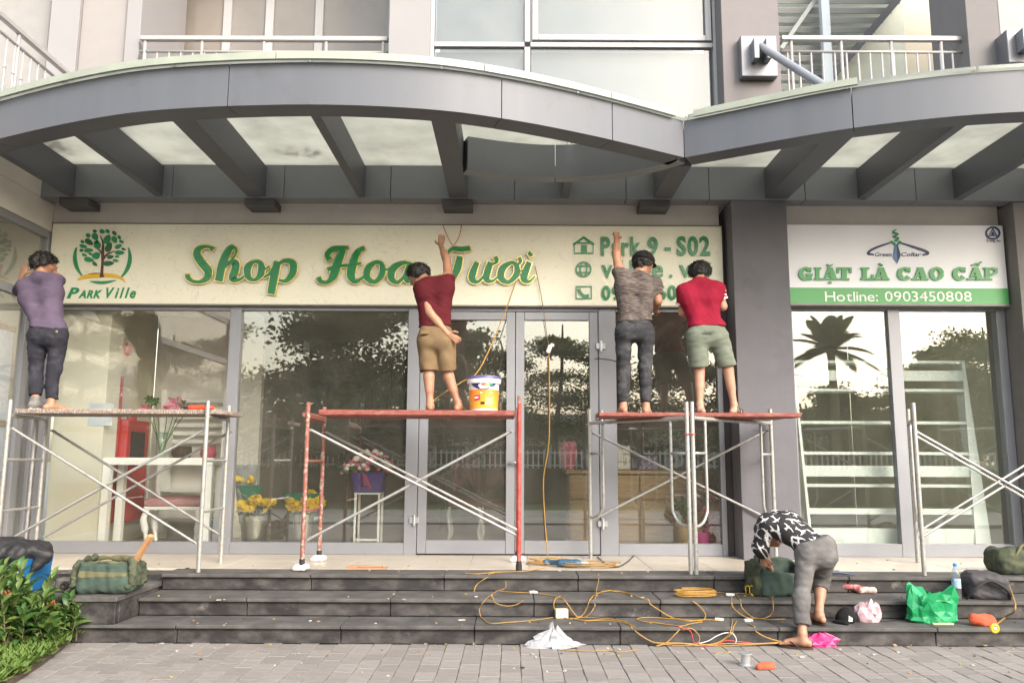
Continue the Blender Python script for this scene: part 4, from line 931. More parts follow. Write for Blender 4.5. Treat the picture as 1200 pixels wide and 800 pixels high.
def hair_of(H, name_root, mat=HAIR, thick=.014, back=-.055, tuft=.010, cap=False, seed=1, front=.055):
    c, f, u, s = H
    S = 1.1; P = [C(c-f*.022+u*.024-s*.012, c-f*.022+u*.024+s*.012, .083+thick, None, .03), C(c+f*.022+u*.038, c+f*.012+u*.02, .071+thick, None, .03), C(c-f*.035-u*.01, c-f*.038+u*back*.9, .066+thick*.5, .052, .03)]
    for q in P: q['a'] = c+(q['a']-c)*S; q['b'] = c+(q['b']-c)*S; q['ra'] *= S; q['rb'] *= S
    pre = [(c+u*back*1.15, (-u-f*.25).normalized()), (c+f*.085+u*front, (f*.80-u*.60).normalized()), (c-u*.030-f*.012, (f*.62-u*.78).normalized())]
    V, F = sdf(P, .0055, (), [(tuft*.55, 75, seed), (tuft*.5, 150, seed+1), (tuft*.3, 260, seed+2)], smooth=1, pre=pre)
    # locks of hair standing off the surface, lying back and down from the crown
    r = np.random.default_rng(seed); fc = V[F].mean(1); nn = np.cross(V[F[:, 2]]-V[F[:, 0]], V[F[:, 3]]-V[F[:, 1]]); nn /= np.linalg.norm(nn, axis=1)[:, None]+1e-9
    cc = np.array(c); ok = np.nonzero(((fc-cc)*nn).sum(1) > .02)[0]; pick = r.choice(ok, 1500); base = fc[pick]-nn[pick]*.004; n_ = nn[pick]
    crown = cc+np.array(u)*.10*S-np.array(f)*.04; fl = base-crown+np.array(-u)*.05; fl -= n_*(fl*n_).sum(1)[:, None]; fl /= np.linalg.norm(fl, axis=1)[:, None]+1e-9; fl += r.normal(size=fl.shape)*.28
    ln = r.uniform(.014, .030, len(pick))[:, None]*(.75+thick*14); tip = base+(fl*.85+n_*r.uniform(.15, .55, len(pick))[:, None])*ln; sd = np.cross(fl, n_); sd /= np.linalg.norm(sd, axis=1)[:, None]+1e-9; w_ = r.uniform(.002, .0045, len(pick))[:, None]; mid = (base+tip)/2+n_*.004
    k0 = len(V); V = np.concatenate([V, np.stack([base, mid-sd*w_, tip, mid+sd*w_], 1).reshape(-1, 3)]); F = np.concatenate([F, k0+np.arange(len(pick)*4).reshape(-1, 4)])
    return sdfobj('hair', (V, F), mat, name_root)
def limbs(sh, el, wr, r=(.050, .043, .040, .027)): return [C(sh, el, r[0], r[1], .02), C(el, wr, r[2], r[3], .02), C(V3(el).lerp(V3(wr), .12), V3(el).lerp(V3(wr), .45), .041, .038, .03)]
def leg(hp, kn, an, r=(.068, .050, .047, .034)):
    hp, kn, an = V3(hp), V3(kn), V3(an); cf = kn.lerp(an, .28)
    return [C(hp, kn, r[0], r[1], .03), C(kn, an, r[2], r[3], .03), C(kn.lerp(an, .1), kn.lerp(an, .5), .049, .040, .03, None), C(hp.lerp(kn, .1), hp.lerp(kn, .5), .066, .058, .03)]
def foot(an, dr, L=.235, k=.02):
    an = V3(an); d = V3(dr); d.z = 0; d.normalize(); s = Vector((-d.y, d.x, 0)); g = an.z
    heel = an-d*.045; P = [C(an+Vector((0, 0, .02)), an-Vector((0, 0, .03)), .036, .036, k), C(V3((heel.x, heel.y, FL[0]+.03)), V3((an.x, an.y, FL[0]+.035)), .030, .032, k)]
    ball = an+d*(L-.105); ball.z = FL[0]+.024
    P += [C(V3((an.x, an.y, FL[0]+.045)), ball-s*.018, .034, .022, .025), C(V3((an.x, an.y, FL[0]+.045)), ball+s*.018, .034, .022, .025)]
    for i, o in enumerate((-.034, -.018, -.002, .014, .029)):
        t = ball+s*o+d*(.062-.006*abs(i-1)); t.z = FL[0]+.012; P.append(C(ball+s*o*.8-Vector((0, 0, .006)), t, .014, .0115, .006))
    return P
FL = [FZ+H+.03]
def torso(pL, pR, cL, cR, sL, sR, nk, fl=1.):
    # pelvis L/R, chest L/R, shoulders L/R, neck base
    pL, pR, cL, cR, sL, sR, nk = map(V3, (pL, pR, cL, cR, sL, sR, nk)); w = (pL+pR)/2*.48+(cL+cR)/2*.52
    return [C(pL, pR, .089, None, .04), C(pL.lerp(pR, .2), cL, .080, .090, .05), C(pR.lerp(pL, .2), cR, .080, .090, .05), C(w, w, .080, None, .04), C(cL, cR, .096, None, .04),
            C(cL, sL, .078, .052, .05), C(cR, sR, .078, .052, .05), C(sL, nk, .052, .050, .05), C(sR, nk, .052, .050, .05)]
def grow(P, g, cuts=None): return [dict(p, ra=p['ra']+g, rb=p['rb']+g, cut=(p['cut'] or ())+tuple(cuts or ())) for p in P]
def sleeve(sh, el, t, r0, r1, wr=None, hem=.0):
    sh, el = V3(sh), V3(el); e = sh.lerp(el, t); d = (el-sh).normalized()
    return [C(sh, sh.lerp(el, t+.25), r0, r1, .03, ((e, d),))]
def trouser(hp, kn, an, t, r=(.10, .074, .060), flare=0):
    hp, kn, an = V3(hp), V3(kn), V3(an)
    if t <= 1:
        e = hp.lerp(kn, t); d = (kn-hp).normalized(); return [C(hp, hp.lerp(kn, t+.15), r[0], r[1]+flare, .035, ((e, d),))]
    e = kn.lerp(an, t-1); d = (an-kn).normalized()
    return [C(hp, kn, r[0], r[1], .035), C(kn, kn.lerp(an, min(1.15, t-1+.12)), r[1], r[2], .03, ((e, d),))]
def eyes(root, Hh):
    c, f, u, s = Hh
    for q in (-1, 1): m = MB(); m.ball(c+(f*.080+u*.008+s*q*.031)*1.1, .0135, 8); m.build('eye', EYE, root, True)
def man(label, base): return thing('person', label, 'person', base, 'workmen fixing the shop sign')
def finish(root, body, skin=SKIN, h=.0065): return sdfobj('body', sdf(body, h, smooth=2), skin, root)

# ---------------- man in maroon shirt, khaki shorts (on the rust red scaffold)
Yp = -1.12; J = lambda px, py, dy=0: at(px, py, Yp+dy)
FL[0] = FZ+H+.03
r2 = man('barefoot man in maroon t-shirt and khaki shorts with one arm raised', (J(520, 480).x, Yp, FL[0]))
aL, aR = J(504, 474), J(537, 474, .02); aL.z = aR.z = FL[0]+.075
kL, kR = J(502.5, 440, .01), J(525.5, 440, .03); hL, hR = J(498.5, 398), J(522, 398, .0)
cL, cR = J(500, 345, .03), J(521, 338, .03); sL, sR = J(494.5, 338, .02), J(525.5, 326, .04); nk = J(503.5, 331, .04)
hc = J(490.5, 323, .12); Hh, HF = head(hc, (-.75, .52, -.42), (-.32, .12, 1))
eL, wL = J(503.5, 366, -.07), J(524.5, 391, -.10); eR, wR = J(523.5, 304, .16), J(516.5, 288, .42)
T2 = torso(hL+Vector((.03, 0, .0)), hR-Vector((.03, 0, 0)), cL, cR, sL, sR, nk)
leg2 = leg(hL+Vector((.01, 0, -.06)), kL, aL) + leg(hR+Vector((-.01, 0, -.06)), kR, aR)
body = T2 + leg2 + foot(aL, (-.12, 1, 0)) + foot(aR, (.25, 1, 0)) + limbs(sL, eL, wL) + limbs(sR, eR, wR) + [C(nk, hc-Vector((-.01, .02, .03)), .056, .052, .03)] + Hh
body += hand(wL, (.75, .1, -.45), (.2, -1, .1), (.5, -.2, .8), .35) + hand(wR, (.05, .35, .95), (0, 1, -.3), (-1, 0, .1), .12)
finish(r2, body); eyes(r2, HF)
hair_of(HF, r2, thick=.011, back=-.05, seed=4)
mar = cloth('maroon_jersey', (.088, .011, .016)); kha = cloth('khaki_twill', (.185, .125, .07))
pw_ = (hL+hR)/2
sh = grow(T2, .013) + [C(hL+Vector((.025, 0, .05)), hR+Vector((-.025, 0, .05)), .106, None, .04)] + sleeve(sL, eL, .48, .072, .066) + sleeve(sR, eR, .42, .07, .066)
sdfobj('t_shirt', sdf(sh, .0075, [(J(510, 383), Vector((.05, 0, -1))), (nk+Vector((-.005, 0, .045)), Vector((-.1, .2, 1)))], [(.011, 15, 5, (1, .7, .6)), (.0035, 34, 6, (.6, .6, 1.2)), (.003, 80, 7)]), mar, r2)
st = [C(hL+Vector((.035, 0, .07)), hR-Vector((.035, 0, -.07)), .102, None, .04), C(hL+Vector((.03, -.02, -.02)), hR-Vector((.03, .02, .02)), .110, None, .05)]
st += trouser(hL+Vector((.005, 0, -.02)), kL, aL, .86, (.101, .082, 0), .005) + trouser(hR+Vector((-.005, 0, -.02)), kR, aR, .86, (.101, .082, 0), .005)
sho = sdfobj('shorts', sdf(st, .0075, [(J(510, 382), Vector((0, 0, 1)))], [(.010, 17, 9, (1, .8, .6)), (.005, 45, 10)]), kha, r2)
m = MB(); q = J(499, 387.5, -.135); m.box(q.x-.055, q.x+.03, q.y-.012, q.y+.004, q.z-.035, q.z+.0, .004); m.build('back_pocket', cloth('khaki_pocket', (.20, .13, .07)), r2)

# ---------------- man in black cap and marled grey shirt
Yp = -.98; FL[0] = FZ+H+.02
r3 = man('barefoot man in backward black cap and marled grey shirt reaching up to the sign', (J(743, 474).x, Yp, FL[0]))
aL, aR = J(730, 467), J(757, 467); aL.z = aR.z = FL[0]+.075
kL, kR = J(731, 432, .03), J(756, 432, .03); hL, hR = J(730, 388), J(757, 388)
cL, cR = J(733, 338, .02), J(756, 341, .02); sL, sR = J(725.5, 318, .03), J(767.5, 333, .02); nk = J(748, 323, .03)
hc = J(754, 309.5, .07); Hh, HF = head(hc, (.72, .60, -.30), (.15, .1, 1))
eL, wL = J(722.5, 299, .10), J(722.5, 281, .34); eR, wR = J(771, 352, .04), J(768, 363, .22)
T3 = torso(hL+Vector((.04, 0, 0)), hR-Vector((.04, 0, 0)), cL, cR, sL, sR, nk)
body = T3 + leg(hL+Vector((.01, 0, -.06)), kL, aL) + leg(hR+Vector((-.01, 0, -.06)), kR, aR) + foot(aL, (-.15, 1, 0)) + foot(aR, (.35, 1, 0)) + limbs(sL, eL, wL, (.05, .046, .043, .032)) + limbs(sR, eR, wR, (.05, .045, .042, .03)) + [C(nk, hc-Vector((.01, .02, .03)), .058, .054, .03)] + Hh
body += hand(wL, (0, .25, 1), (0, 1, -.2), (1, .2, 0), 1.35) + hand(wR, (.45, .9, .05), (-.3, .4, -1), (-.4, .2, 1), .8)
finish(r3, body, SKIN); eyes(r3, HF)
hair_of(HF, r3, thick=.008, back=-.075, seed=8)
capm = cloth('black_cap_cloth', (.014, .014, .015), var=.3)
c, f, u, s = HF
Pc = [C(c-f*.024+u*.032-s*.012, c-f*.024+u*.032+s*.012, .110, None, .03), C(c+f*.024+u*.044, c+f*.012+u*.032, .098, None, .03)]
sdfobj('cap', sdf(Pc, .006, [(c+u*.022, (-u+f*.0).normalized())], (.003, 40, 3)), capm, r3)
m = MB(); Rb = Matrix((s, f, u)).transposed()
m.lathe([(.0, .008), (.078, .003), (.082, -.002), (.0, .0)], c+f*.092+u*.036, 16, Rb, 1, .85); m.build('cap_peak', capm, r3, 40)
marl = cloth('marled_grey_jersey', (.062, .048, .045), sc=48, col2=(.165, .138, .128), lo=.40, hi=.62, stretch=(.3, .3, 1.8))
sh = grow(T3, .014) + [C(hL+Vector((.035, 0, .06)), hR+Vector((-.035, 0, .06)), .104, None, .04)] + sleeve(sL, eL, .55, .072, .066) + sleeve(sR, eR, .62, .072, .068)
sdfobj('t_shirt', sdf(sh, .0075, [(J(744, 377), Vector((.04, 0, -1))), (nk+Vector((.005, 0, .045)), Vector((.1, .2, 1)))], [(.011, 15, 15, (1, .7, .7)), (.0035, 34, 16, (.6, .6, 1.3)), (.003, 80, 17)]), marl, r3)
jean = cloth('washed_black_denim', (.035, .035, .04), sc=5, col2=(.12, .12, .125), lo=.48, hi=.75, bsc=320)
st = [C(hL+Vector((.045, 0, .07)), hR-Vector((.045, 0, -.07)), .099, None, .04), C(hL+Vector((.04, -.02, -.02)), hR-Vector((.04, .02, .02)), .106, None, .05)] + trouser(hL+Vector((.005, 0, -.02)), kL, aL, 1.9, (.096, .067, .055)) + trouser(hR+Vector((-.005, 0, -.02)), kR, aR, 1.9, (.096, .067, .055))
sdfobj('jeans', sdf(st, .0075, [(J(744, 376), Vector((0, 0, 1)))], [(.008, 24, 19, (.7, .7, 1.5)), (.0035, 60, 20, (.5, .5, 1.9)), (.002, 110, 21)]), jean, r3)
belt = MB(); bz = J(744, 379).z; belt.lathe([(.0, -.017), (.150, -.017), (.154, .017), (.0, .017)], ((hL.x+hR.x)/2, Yp, bz), 26, None, 1.0, .78); belt.build('belt', BLACKR, r3, 40)

# ---------------- man in crimson polo shirt and grey-green shorts
Yp = -.98
r4 = man('man in crimson red polo shirt, grey-green shorts and dark sandals at the sign end', (J(838, 474).x, Yp, FL[0]))
aL, aR = J(820, 466, .0), J(860, 466, .03); aL.z = aR.z = FL[0]+.08
kL, kR = J(819.5, 430, .03), J(853, 431, .03); hL, hR = J(815.5, 393), J(842, 393)
cL, cR = J(808, 351, .04), J(832, 350, .04); sL, sR = J(800.5, 340, .05), J(841, 338, .05); nk = J(820.5, 331, .07)
hc = J(820.5, 321, .14); Hh, HF = head(hc, (.25, .92, -.38), (.02, .35, 1))
eL, wL = J(800, 366, .14), J(807, 360, .36); eR, wR = J(847, 359, .08), J(838, 351, .32)
T4 = torso(hL+Vector((.04, 0, 0)), hR-Vector((.04, 0, 0)), cL, cR, sL, sR, nk)
body = T4 + leg(hL+Vector((.01, 0, -.06)), kL, aL) + leg(hR+Vector((-.01, 0, -.06)), kR, aR) + foot(aL, (-.45, 1, 0)) + foot(aR, (.75, .8, 0)) + limbs(sL, eL, wL) + limbs(sR, eR, wR, (.05, .046, .044, .03)) + [C(nk, hc-Vector((0, .03, .03)), .058, .054, .03)] + Hh
body += hand(wL, (.3, .9, .2), (.5, .2, -.8), (.3, 0, 1), .8) + hand(wR, (-.3, .9, .2), (-.5, .2, -.8), (-.3, 0, 1), .8)
finish(r4, body, SKIN2); eyes(r4, HF); hair_of(HF, r4, thick=.013, back=-.07, seed=13, tuft=.010)
crim = cloth('crimson_pique', (.25, .011, .032)); wht = M('white_jersey_trim', (.75, .72, .70), .8)
def polo(g): return grow(T4, .014+g) + [C(hL+Vector((.025, 0, .07)), hR+Vector((-.025, 0, .07)), .106+g, None, .04)] + sleeve(sL, eL, .60, .074+g, .070+g) + sleeve(sR, eR, .60, .074+g, .070+g)
sdfobj('polo_shirt', sdf(polo(0), .0075, [(J(826, 383), Vector((.02, 0, -1))), (nk+Vector((0, -.0, .05)), Vector((0, .3, 1)))], [(.011, 15, 25, (1, .7, .6)), (.0035, 34, 26, (.7, .7, 1.2)), (.003, 80, 27)]), crim, r4)
for S_, E_ in ((sL, eL), (sR, eR)):      # white sleeve bands
    d = (E_-S_).normalized(); p = S_.lerp(E_, .585); Rm = d.to_track_quat('Z', 'Y').to_matrix(); m = MB(); m.lathe([(.071, -.010), (.0765, -.010), (.0765, .010), (.071, .010)], p, 20, Rm); m.build('sleeve_band', wht, r4, 40)
d = (eR-sR).normalized(); p = sR.lerp(eR, .28)+Vector((.045, -.058, .0)); m = MB(); Rm = Vector((.5, -.85, .1)).to_track_quat('Z', 'Y').to_matrix()
for k in range(5): m.obox(p+Vector((.012*(k % 2)-.006, -.002, .022*k-.044)), (.032-.004*k, .014, .006), Rm)
m.build('sleeve_emblem', wht, r4)
sage = cloth('grey_green_cotton', (.165, .185, .145))
st = [C(hL+Vector((.045, 0, .07)), hR-Vector((.045, 0, -.07)), .102, None, .04), C(hL+Vector((.04, -.02, -.02)), hR-Vector((.04, .02, .02)), .114, None, .05)] + trouser(hL+Vector((.005, 0, -.02)), kL, aL, .97, (.106, .091, 0), .012) + trouser(hR+Vector((0, 0, -.02)), kR, aR, .97, (.106, .091, 0), .014)
sdfobj('shorts', sdf(st, .0075, [(J(826, 381), Vector((0, 0, 1)))], [(.013, 16, 29, (1, .8, .6)), (.006, 42, 30)]), sage, r4)
m = MB(); q = J(832, 388, -.155); m.box(q.x-.06, q.x+.05, q.y-.006, q.y+.004, q.z-.012, q.z+.012, .003); m.build('back_pocket', cloth('grey_green_flap', (.14, .16, .125)), r4)
SAND_ = M('dark_brown_sandal', (.03, .022, .02), .6)
def sandal(root, an, dr, mat, zf, strap=True, L=.25):
    d = V3(dr); d.z = 0; d.normalize(); s = Vector((-d.y, d.x, 0)); c = V3(an)+d*.055; m = MB()
    out = [(c+d*(L/2)*math.cos(t)+s*(.047-.008*math.cos(t+PI))*math.sin(t)) for t in [2*PI*k/20 for k in range(20)]]
    m.prism([(p.x, p.y) for p in out], lambda u, v, e: (u, v, e), zf+.0005, zf+.018)
    o = m.build('sandal', mat, root, 40)
    m = MB(); b = c+d*.045
    if strap == 'thong':
        for q in (-1, 1): m.tube(spline([b+d*.04+Vector((0, 0, zf+.02-b.z)), b+s*q*.03+Vector((0, 0, zf+.056-b.z)), c+s*q*.047-d*.03+Vector((0, 0, zf+.02-c.z))], 5), .0065, 6)
    else:
        for o_, h in ((.05, .05), (-.01, .068), (-.06, .088)):
            e = c+d*o_; m.tube(spline([e+s*.046+Vector((0, 0, zf+.01-e.z)), e+s*.03+Vector((0, 0, zf+h-e.z)), e-s*.03+Vector((0, 0, zf+h-e.z)), e-s*.046+Vector((0, 0, zf+.01-e.z))], 5), .009, 6)
    m.build('strap', mat, o, True)
FL[0] = FZ+H+.02
sandal(r4, aL, (-.45, 1, 0), SAND_, FL[0]); sandal(r4, aR, (.75, .8, 0), SAND_, FL[0])

# ---------------- man in purple shirt at the left end
Yp = -1.2; FL[0] = FZ+H+.018
r1 = man('man in faded purple t-shirt and dark jeans leaning on the sign corner', (J(52, 480).x, Yp, FL[0]))
aL, aR = J(41.5, 468, -.04), J(60, 470); aL.z = FL[0]+.09; aR.z = FL[0]+.08
kL, kR = J(42.5, 432, .03), J(63.5, 432, .04); hL, hR = J(44.5, 393), J(69, 392)
cL, cR = J(36, 349, .05), J(60, 344, .05); sL, sR = J(28.5, 335, .08), J(65, 326, .09); nk = J(46.5, 325, .08)
hc = J(51, 311, .14); Hh, HF = head(hc, (.78, .55, -.28), (.12, .12, 1))
eL, wL = J(22, 343, .30), J(26, 322, .48); eR, wR = J(71.5, 329, .30), J(64, 320, .40)
T1 = torso(hL+Vector((.035, 0, 0)), hR-Vector((.035, 0, 0)), cL, cR, sL, sR, nk)
body = T1 + leg(hL+Vector((.01, 0, -.06)), kL, aL) + leg(hR+Vector((-.01, 0, -.06)), kR, aR) + foot(aL, (.0, 1, 0)) + foot(aR, (.6, .8, 0)) + limbs(sL, eL, wL) + limbs(sR, eR, wR) + [C(nk, hc-Vector((0, .02, .03)), .056, .052, .03)] + Hh
body += hand(wL, (.1, .3, 1), (.3, 1, 0), (1, 0, 0), .3) + hand(wR, (-.75, .6, .25), (-.3, 1, 0), (0, .2, 1), .7)
finish(r1, body, SKIN); eyes(r1, HF); hair_of(HF, r1, thick=.018, back=-.06, seed=23, tuft=.013)
pur = cloth('faded_purple_jersey', (.105, .080, .125), sc=2.2, var=.22)
sh = grow(T1, .014) + [C(hL+Vector((.03, 0, .06)), hR+Vector((-.03, 0, .06)), .104, None, .04)] + sleeve(sL, eL, .75, .074, .070) + sleeve(sR, eR, .72, .074, .068)
sdfobj('t_shirt', sdf(sh, .0075, [(J(56, 386), Vector((-.10, 0, -1))), (nk+Vector((0, 0, .045)), Vector((.1, .25, 1)))], [(.012, 14, 35, (1, .7, .7)), (.0035, 34, 36, (.7, .7, 1.2)), (.003, 80, 37)]), pur, r1)
den = cloth('dark_blue_denim', (.028, .028, .038), sc=5, col2=(.075, .075, .095), lo=.5, hi=.75, bsc=320)
st = [C(hL+Vector((.04, 0, .07)), hR-Vector((.04, 0, -.07)), .100, None, .04), C(hL+Vector((.035, -.02, -.02)), hR-Vector((.035, .02, .02)), .107, None, .05)] + trouser(hL+Vector((.005, 0, -.02)), kL, aL, 1.82, (.097, .068, .058)) + trouser(hR+Vector((-.005, 0, -.02)), kR, aR, 1.9, (.097, .068, .056))
sdfobj('jeans', sdf(st, .0075, [(J(56, 384), Vector((-.1, 0, 1)))], [(.008, 24, 39, (.7, .7, 1.5)), (.0035, 60, 40, (.5, .5, 1.9)), (.002, 110, 21)]), den, r1)
m = MB(); q = J(69, 388, -.14); m.box(q.x-.03, q.x-.012, q.y-.004, q.y+.004, q.z-.012, q.z+.008, .001); m.build('pocket_stud', M('dull_brass', (.5, .4, .2), .4, .8), r1)
SHO = M('grey_knit_shoe', (.17, .165, .16), .8, var=.4, sc=30); FL[0] -= .0
def shoe(root, an, dr, mat, zf):
    d = V3(dr); d.z = 0; d.normalize(); an = V3(an); up = Vector((0, 0, 1)); g = Vector((an.x, an.y, zf))
    P = [C(an+up*.03, an-up*.02, .05, .05, .03), C(g-d*.04+up*.04, g+d*.10+up*.042, .045, .042, .03), C(g+d*.08+up*.04, g+d*.16+up*.034, .044, .036, .03)]
    o = sdfobj('shoe', sdf(P, .006, [((0, 0, zf+.012), (0, 0, -1)), (an+up*.045, up)], (.002, 60, 2)), mat, root)
    m = MB(); c = g+d*.06; s = Vector((-d.y, d.x, 0)); out = [(c+d*.142*math.cos(t)+s*.05*math.sin(t)) for t in [2*PI*k/20 for k in range(20)]]
    m.prism([(p.x, p.y) for p in out], lambda u, v, e: (u, v, e), zf+.0005, zf+.02); m.build('sole', M('pale_sole', (.5, .48, .46), .7), o, 40)
shoe(r1, aL, (0, 1, 0), SHO, FL[0])

# ---------------- man bending over the tool bag
Yp = -2.38
r5 = man('man in black shirt with white bird print bending over a green tool bag', (J(945, 755).x, Yp, 0))
g = atz(938, 757, .02); FL[0] = .018
aL = Vector((g.x+.02, g.y, .10)); kL = J(939, 697, .03); hL = J(944.5, 648, .10)
FL2 = .15+.018; t = atz(955, 728, .17); aR = Vector((t.x+.03, t.y-.02, FL2+.075)); kR = J(962, 678, .28); hR = J(967.5, 648, .12)
pel = (hL+hR)/2; cL, cR = J(920, 619, .24), J(924, 615, .50); sL, sR = J(900, 613, .26), J(908, 608, .62); nk = J(905, 612, .50)
hc = J(903, 624, .66); Hh, HF = head(hc, (-.25, .35, -.9), (-.55, .75, .3))
eL, wL = J(890, 640, .34), J(894.5, 651, .42); eR, wR = J(893, 648, .72), J(902, 664, .66)
T5 = torso(hL+Vector((.02, .02, .03)), hR+Vector((-.02, .0, .03)), cL, cR, sL, sR, nk)
body = T5 + leg(hL+Vector((.005, 0, -.04)), kL, aL) + leg(hR+Vector((-.005, 0, -.04)), kR, aR) + limbs(sL, eL, wL) + limbs(sR, eR, wR) + [C(nk, hc+Vector((.03, 0, .05)), .056, .052, .03)] + Hh
FL[0] = .018; body += foot(aL, (-.85, .45, 0)); FL[0] = FL2; body += foot(aR, (-.25, 1, 0))
body += hand(wL, (.1, .25, -.95), (.6, .5, 0), (.5, -.7, 0), 1.0) + hand(wR, (.1, .2, -.95), (-.2, -.6, 0), (-.6, .5, 0), .9)
finish(r5, body, SKIN); eyes(r5, HF); hair_of(HF, r5, thick=.018, back=-.06, seed=31)
blk = bpy.data.materials.new('bird_print_cotton'); blk.use_nodes = True; _b = blk.node_tree.nodes['Principled BSDF']; _b.inputs['Roughness'].default_value = .85
_a = blk.node_tree.nodes.new('ShaderNodeAttribute'); _a.attribute_name = 'print'
_mx = blk.node_tree.nodes.new('ShaderNodeMix'); _mx.data_type = 'RGBA'; blk.node_tree.links.new(_a.outputs['Fac'], _mx.inputs[0]); _mx.inputs[6].default_value = (.016, .015, .018, 1); _mx.inputs[7].default_value = (.66, .64, .64, 1); blk.node_tree.links.new(_mx.outputs[2], _b.inputs['Base Color'])
ext = hL.lerp(hR, .5)
sh = grow(T5, .016) + [C(sL, sL.lerp(eL, 1.0), .078, .066, .03), C(eL, eL.lerp(wL, 1.1), .064, .055, .03, ((eL.lerp(wL, .8), (wL-eL).normalized()),)), C(sR, eR, .078, .066, .03), C(eR, wR, .064, .055, .03, ((eR.lerp(wR, .8), (wR-eR).normalized()),))]
hemn = Vector((.80, -.42, -.12)).normalized(); hemp = J(953, 627, .0)
so5 = sdfobj('shirt', sdf(sh, .006, [(J(956, 632, .1), Vector((.50, -.05, -.86)).normalized()), (nk+(hc-nk)*.45, (hc-nk).normalized())], [(.010, 14, 45), (.004, 40, 46)]), blk, r5)
me = so5.data; v = np.empty(len(me.vertices)*3, np.float32); me.vertices.foreach_get('co', v); v = v.reshape(-1, 3)
# swallow shapes in the cloth's own two directions (along the back, and round it)
axis = np.array((nk-ext).normalized()); side = np.cross(axis, (0, 0, 1.)); side /= np.linalg.norm(side); up_ = np.cross(side, axis)
cxyz = v-v.mean(0); U = cxyz@axis; Wd = cxyz@side; Hh_ = cxyz@up_; T_ = Wd*.8+Hh_*1.0; pr_ = np.zeros(len(v)); rr = np.random.default_rng(5)
cells = [(i*.115+rr.uniform(-.03, .03)+(j % 2)*.05, j*.085+rr.uniform(-.02, .02), rr.uniform(0, 6.28), rr.uniform(.045, .066)) for i in range(-6, 6) for j in range(-7, 7)]
for (cu, ct, an, sz) in cells:
    du, dt = U-cu, T_-ct; x = (du*math.cos(an)+dt*math.sin(an))/sz; y = (-du*math.sin(an)+dt*math.cos(an))/sz
    ax = np.abs(x); wing_ = (np.abs(y-(.55*ax-.62*ax*ax)) < .17*(1-ax)+.03) & (ax < 1); bod = (np.abs(x) < .13*(1-np.abs(y+.15)/.75)) & (y > -.9) & (y < .55)
    tail = (np.abs(np.abs(x)-(-.45-y)*.5) < .07) & (y < -.45) & (y > -.95)
    pr_ = np.maximum(pr_, (wing_ | bod | tail).astype(float))
at_ = me.attributes.new('print', 'FLOAT', 'POINT'); at_.data.foreach_set('value', pr_.astype(np.float32))
gj = cloth('grey_washed_denim', (.105, .098, .098), sc=5, col2=(.20, .19, .185), lo=.4, hi=.7, bsc=320)
st = [C(hL+Vector((.02, .02, .06)), hR+Vector((-.02, .0, .06)), .104, None, .04), C(hL+Vector((.02, -.02, -.02)), hR+Vector((-.02, -.02, -.02)), .104, None, .05)] + trouser(hL+Vector((.005, 0, -.02)), kL, aL, 1.72, (.096, .069, .061)) + trouser(hR+Vector((-.005, 0, -.02)), kR, aR, 1.32, (.096, .068, .063))
sdfobj('trousers', sdf(st, .007, [(J(956, 630, .1), Vector((-.25, .0, .97)).normalized())], [(.009, 18, 49, (.8, .8, 1.3)), (.0035, 60, 50, (.5, .5, 1.9)), (.0015, 120, 51)]), gj, r5)
FLIP = M('brown_flip_flop', (.055, .03, .025), .6)
sandal(r5, aL, (-.85, .45, 0), FLIP, .0, 'thong', .27); sandal(r5, aR, (-.25, 1, 0), FLIP, .15, 'thong', .27)
# ================================================================ INSIDE THE FLOWER SHOP
WHL = M('white_lacquer', (.88, .88, .85), .35, var=.03); PINKU = M('pink_upholstery', (.50, .26, .27), .8, var=.15, sc=12)
REDM = M('red_fire_cabinet', (.50, .03, .025), .4, var=.12); STEELB = M('brushed_steel_bucket', (.55, .54, .50), .28, .85, var=.12, sc=3, stretch=(1, 1, .2))
LEAFG = M('green_leaf', (.07, .16, .03), .5, var=.35, sc=9, trans=.2); LEAFD = M('deep_green_leaf', (.02, .09, .045), .5, var=.3, sc=9)
YEL = M('yellow_petal', (.88, .62, .03), .6, var=.15, trans=.2); PINKP = M('pink_petal', (.62, .20, .30), .6, var=.25, sc=14, trans=.2); PALEP = M('pale_petal', (.72, .62, .58), .6, var=.2, sc=14); REDP = M('deep_red_petal', (.50, .035, .09), .6, var=.3, sc=14)
WOODC = M('oak_counter', (.36, .22, .105), .5, sc=5, col2=(.47, .31, .16), stretch=(1, 1, 7), bump=.06)
BLACKI = M('black_iron', (.012, .012, .012), .5)
def gb(px, py, Y): return at(px, py, Y)
# console table
Yt = .16; xl_, xr_ = gb(116, 600, Yt).x, gb(246, 600, Yt).x; zt_ = gb(180, 536, Yt).z
t = thing('console_table', 'white lacquered console table inside the left shop window', 'table', ((xl_+xr_)/2, Yt+.2, FZ))
m = MB(); m.box(xl_, xr_, Yt-.005, Yt+.45, zt_-.085, zt_, .006); m.build('table_top', WHL, t)
for x in (xl_+.045, xr_-.045):
    for y in (Yt+.04, Yt+.40): m = MB(); m.box(x-.042, x+.042, y-.042, y+.042, FZ+.002, zt_-.088, .004); m.build('leg', WHL, t)
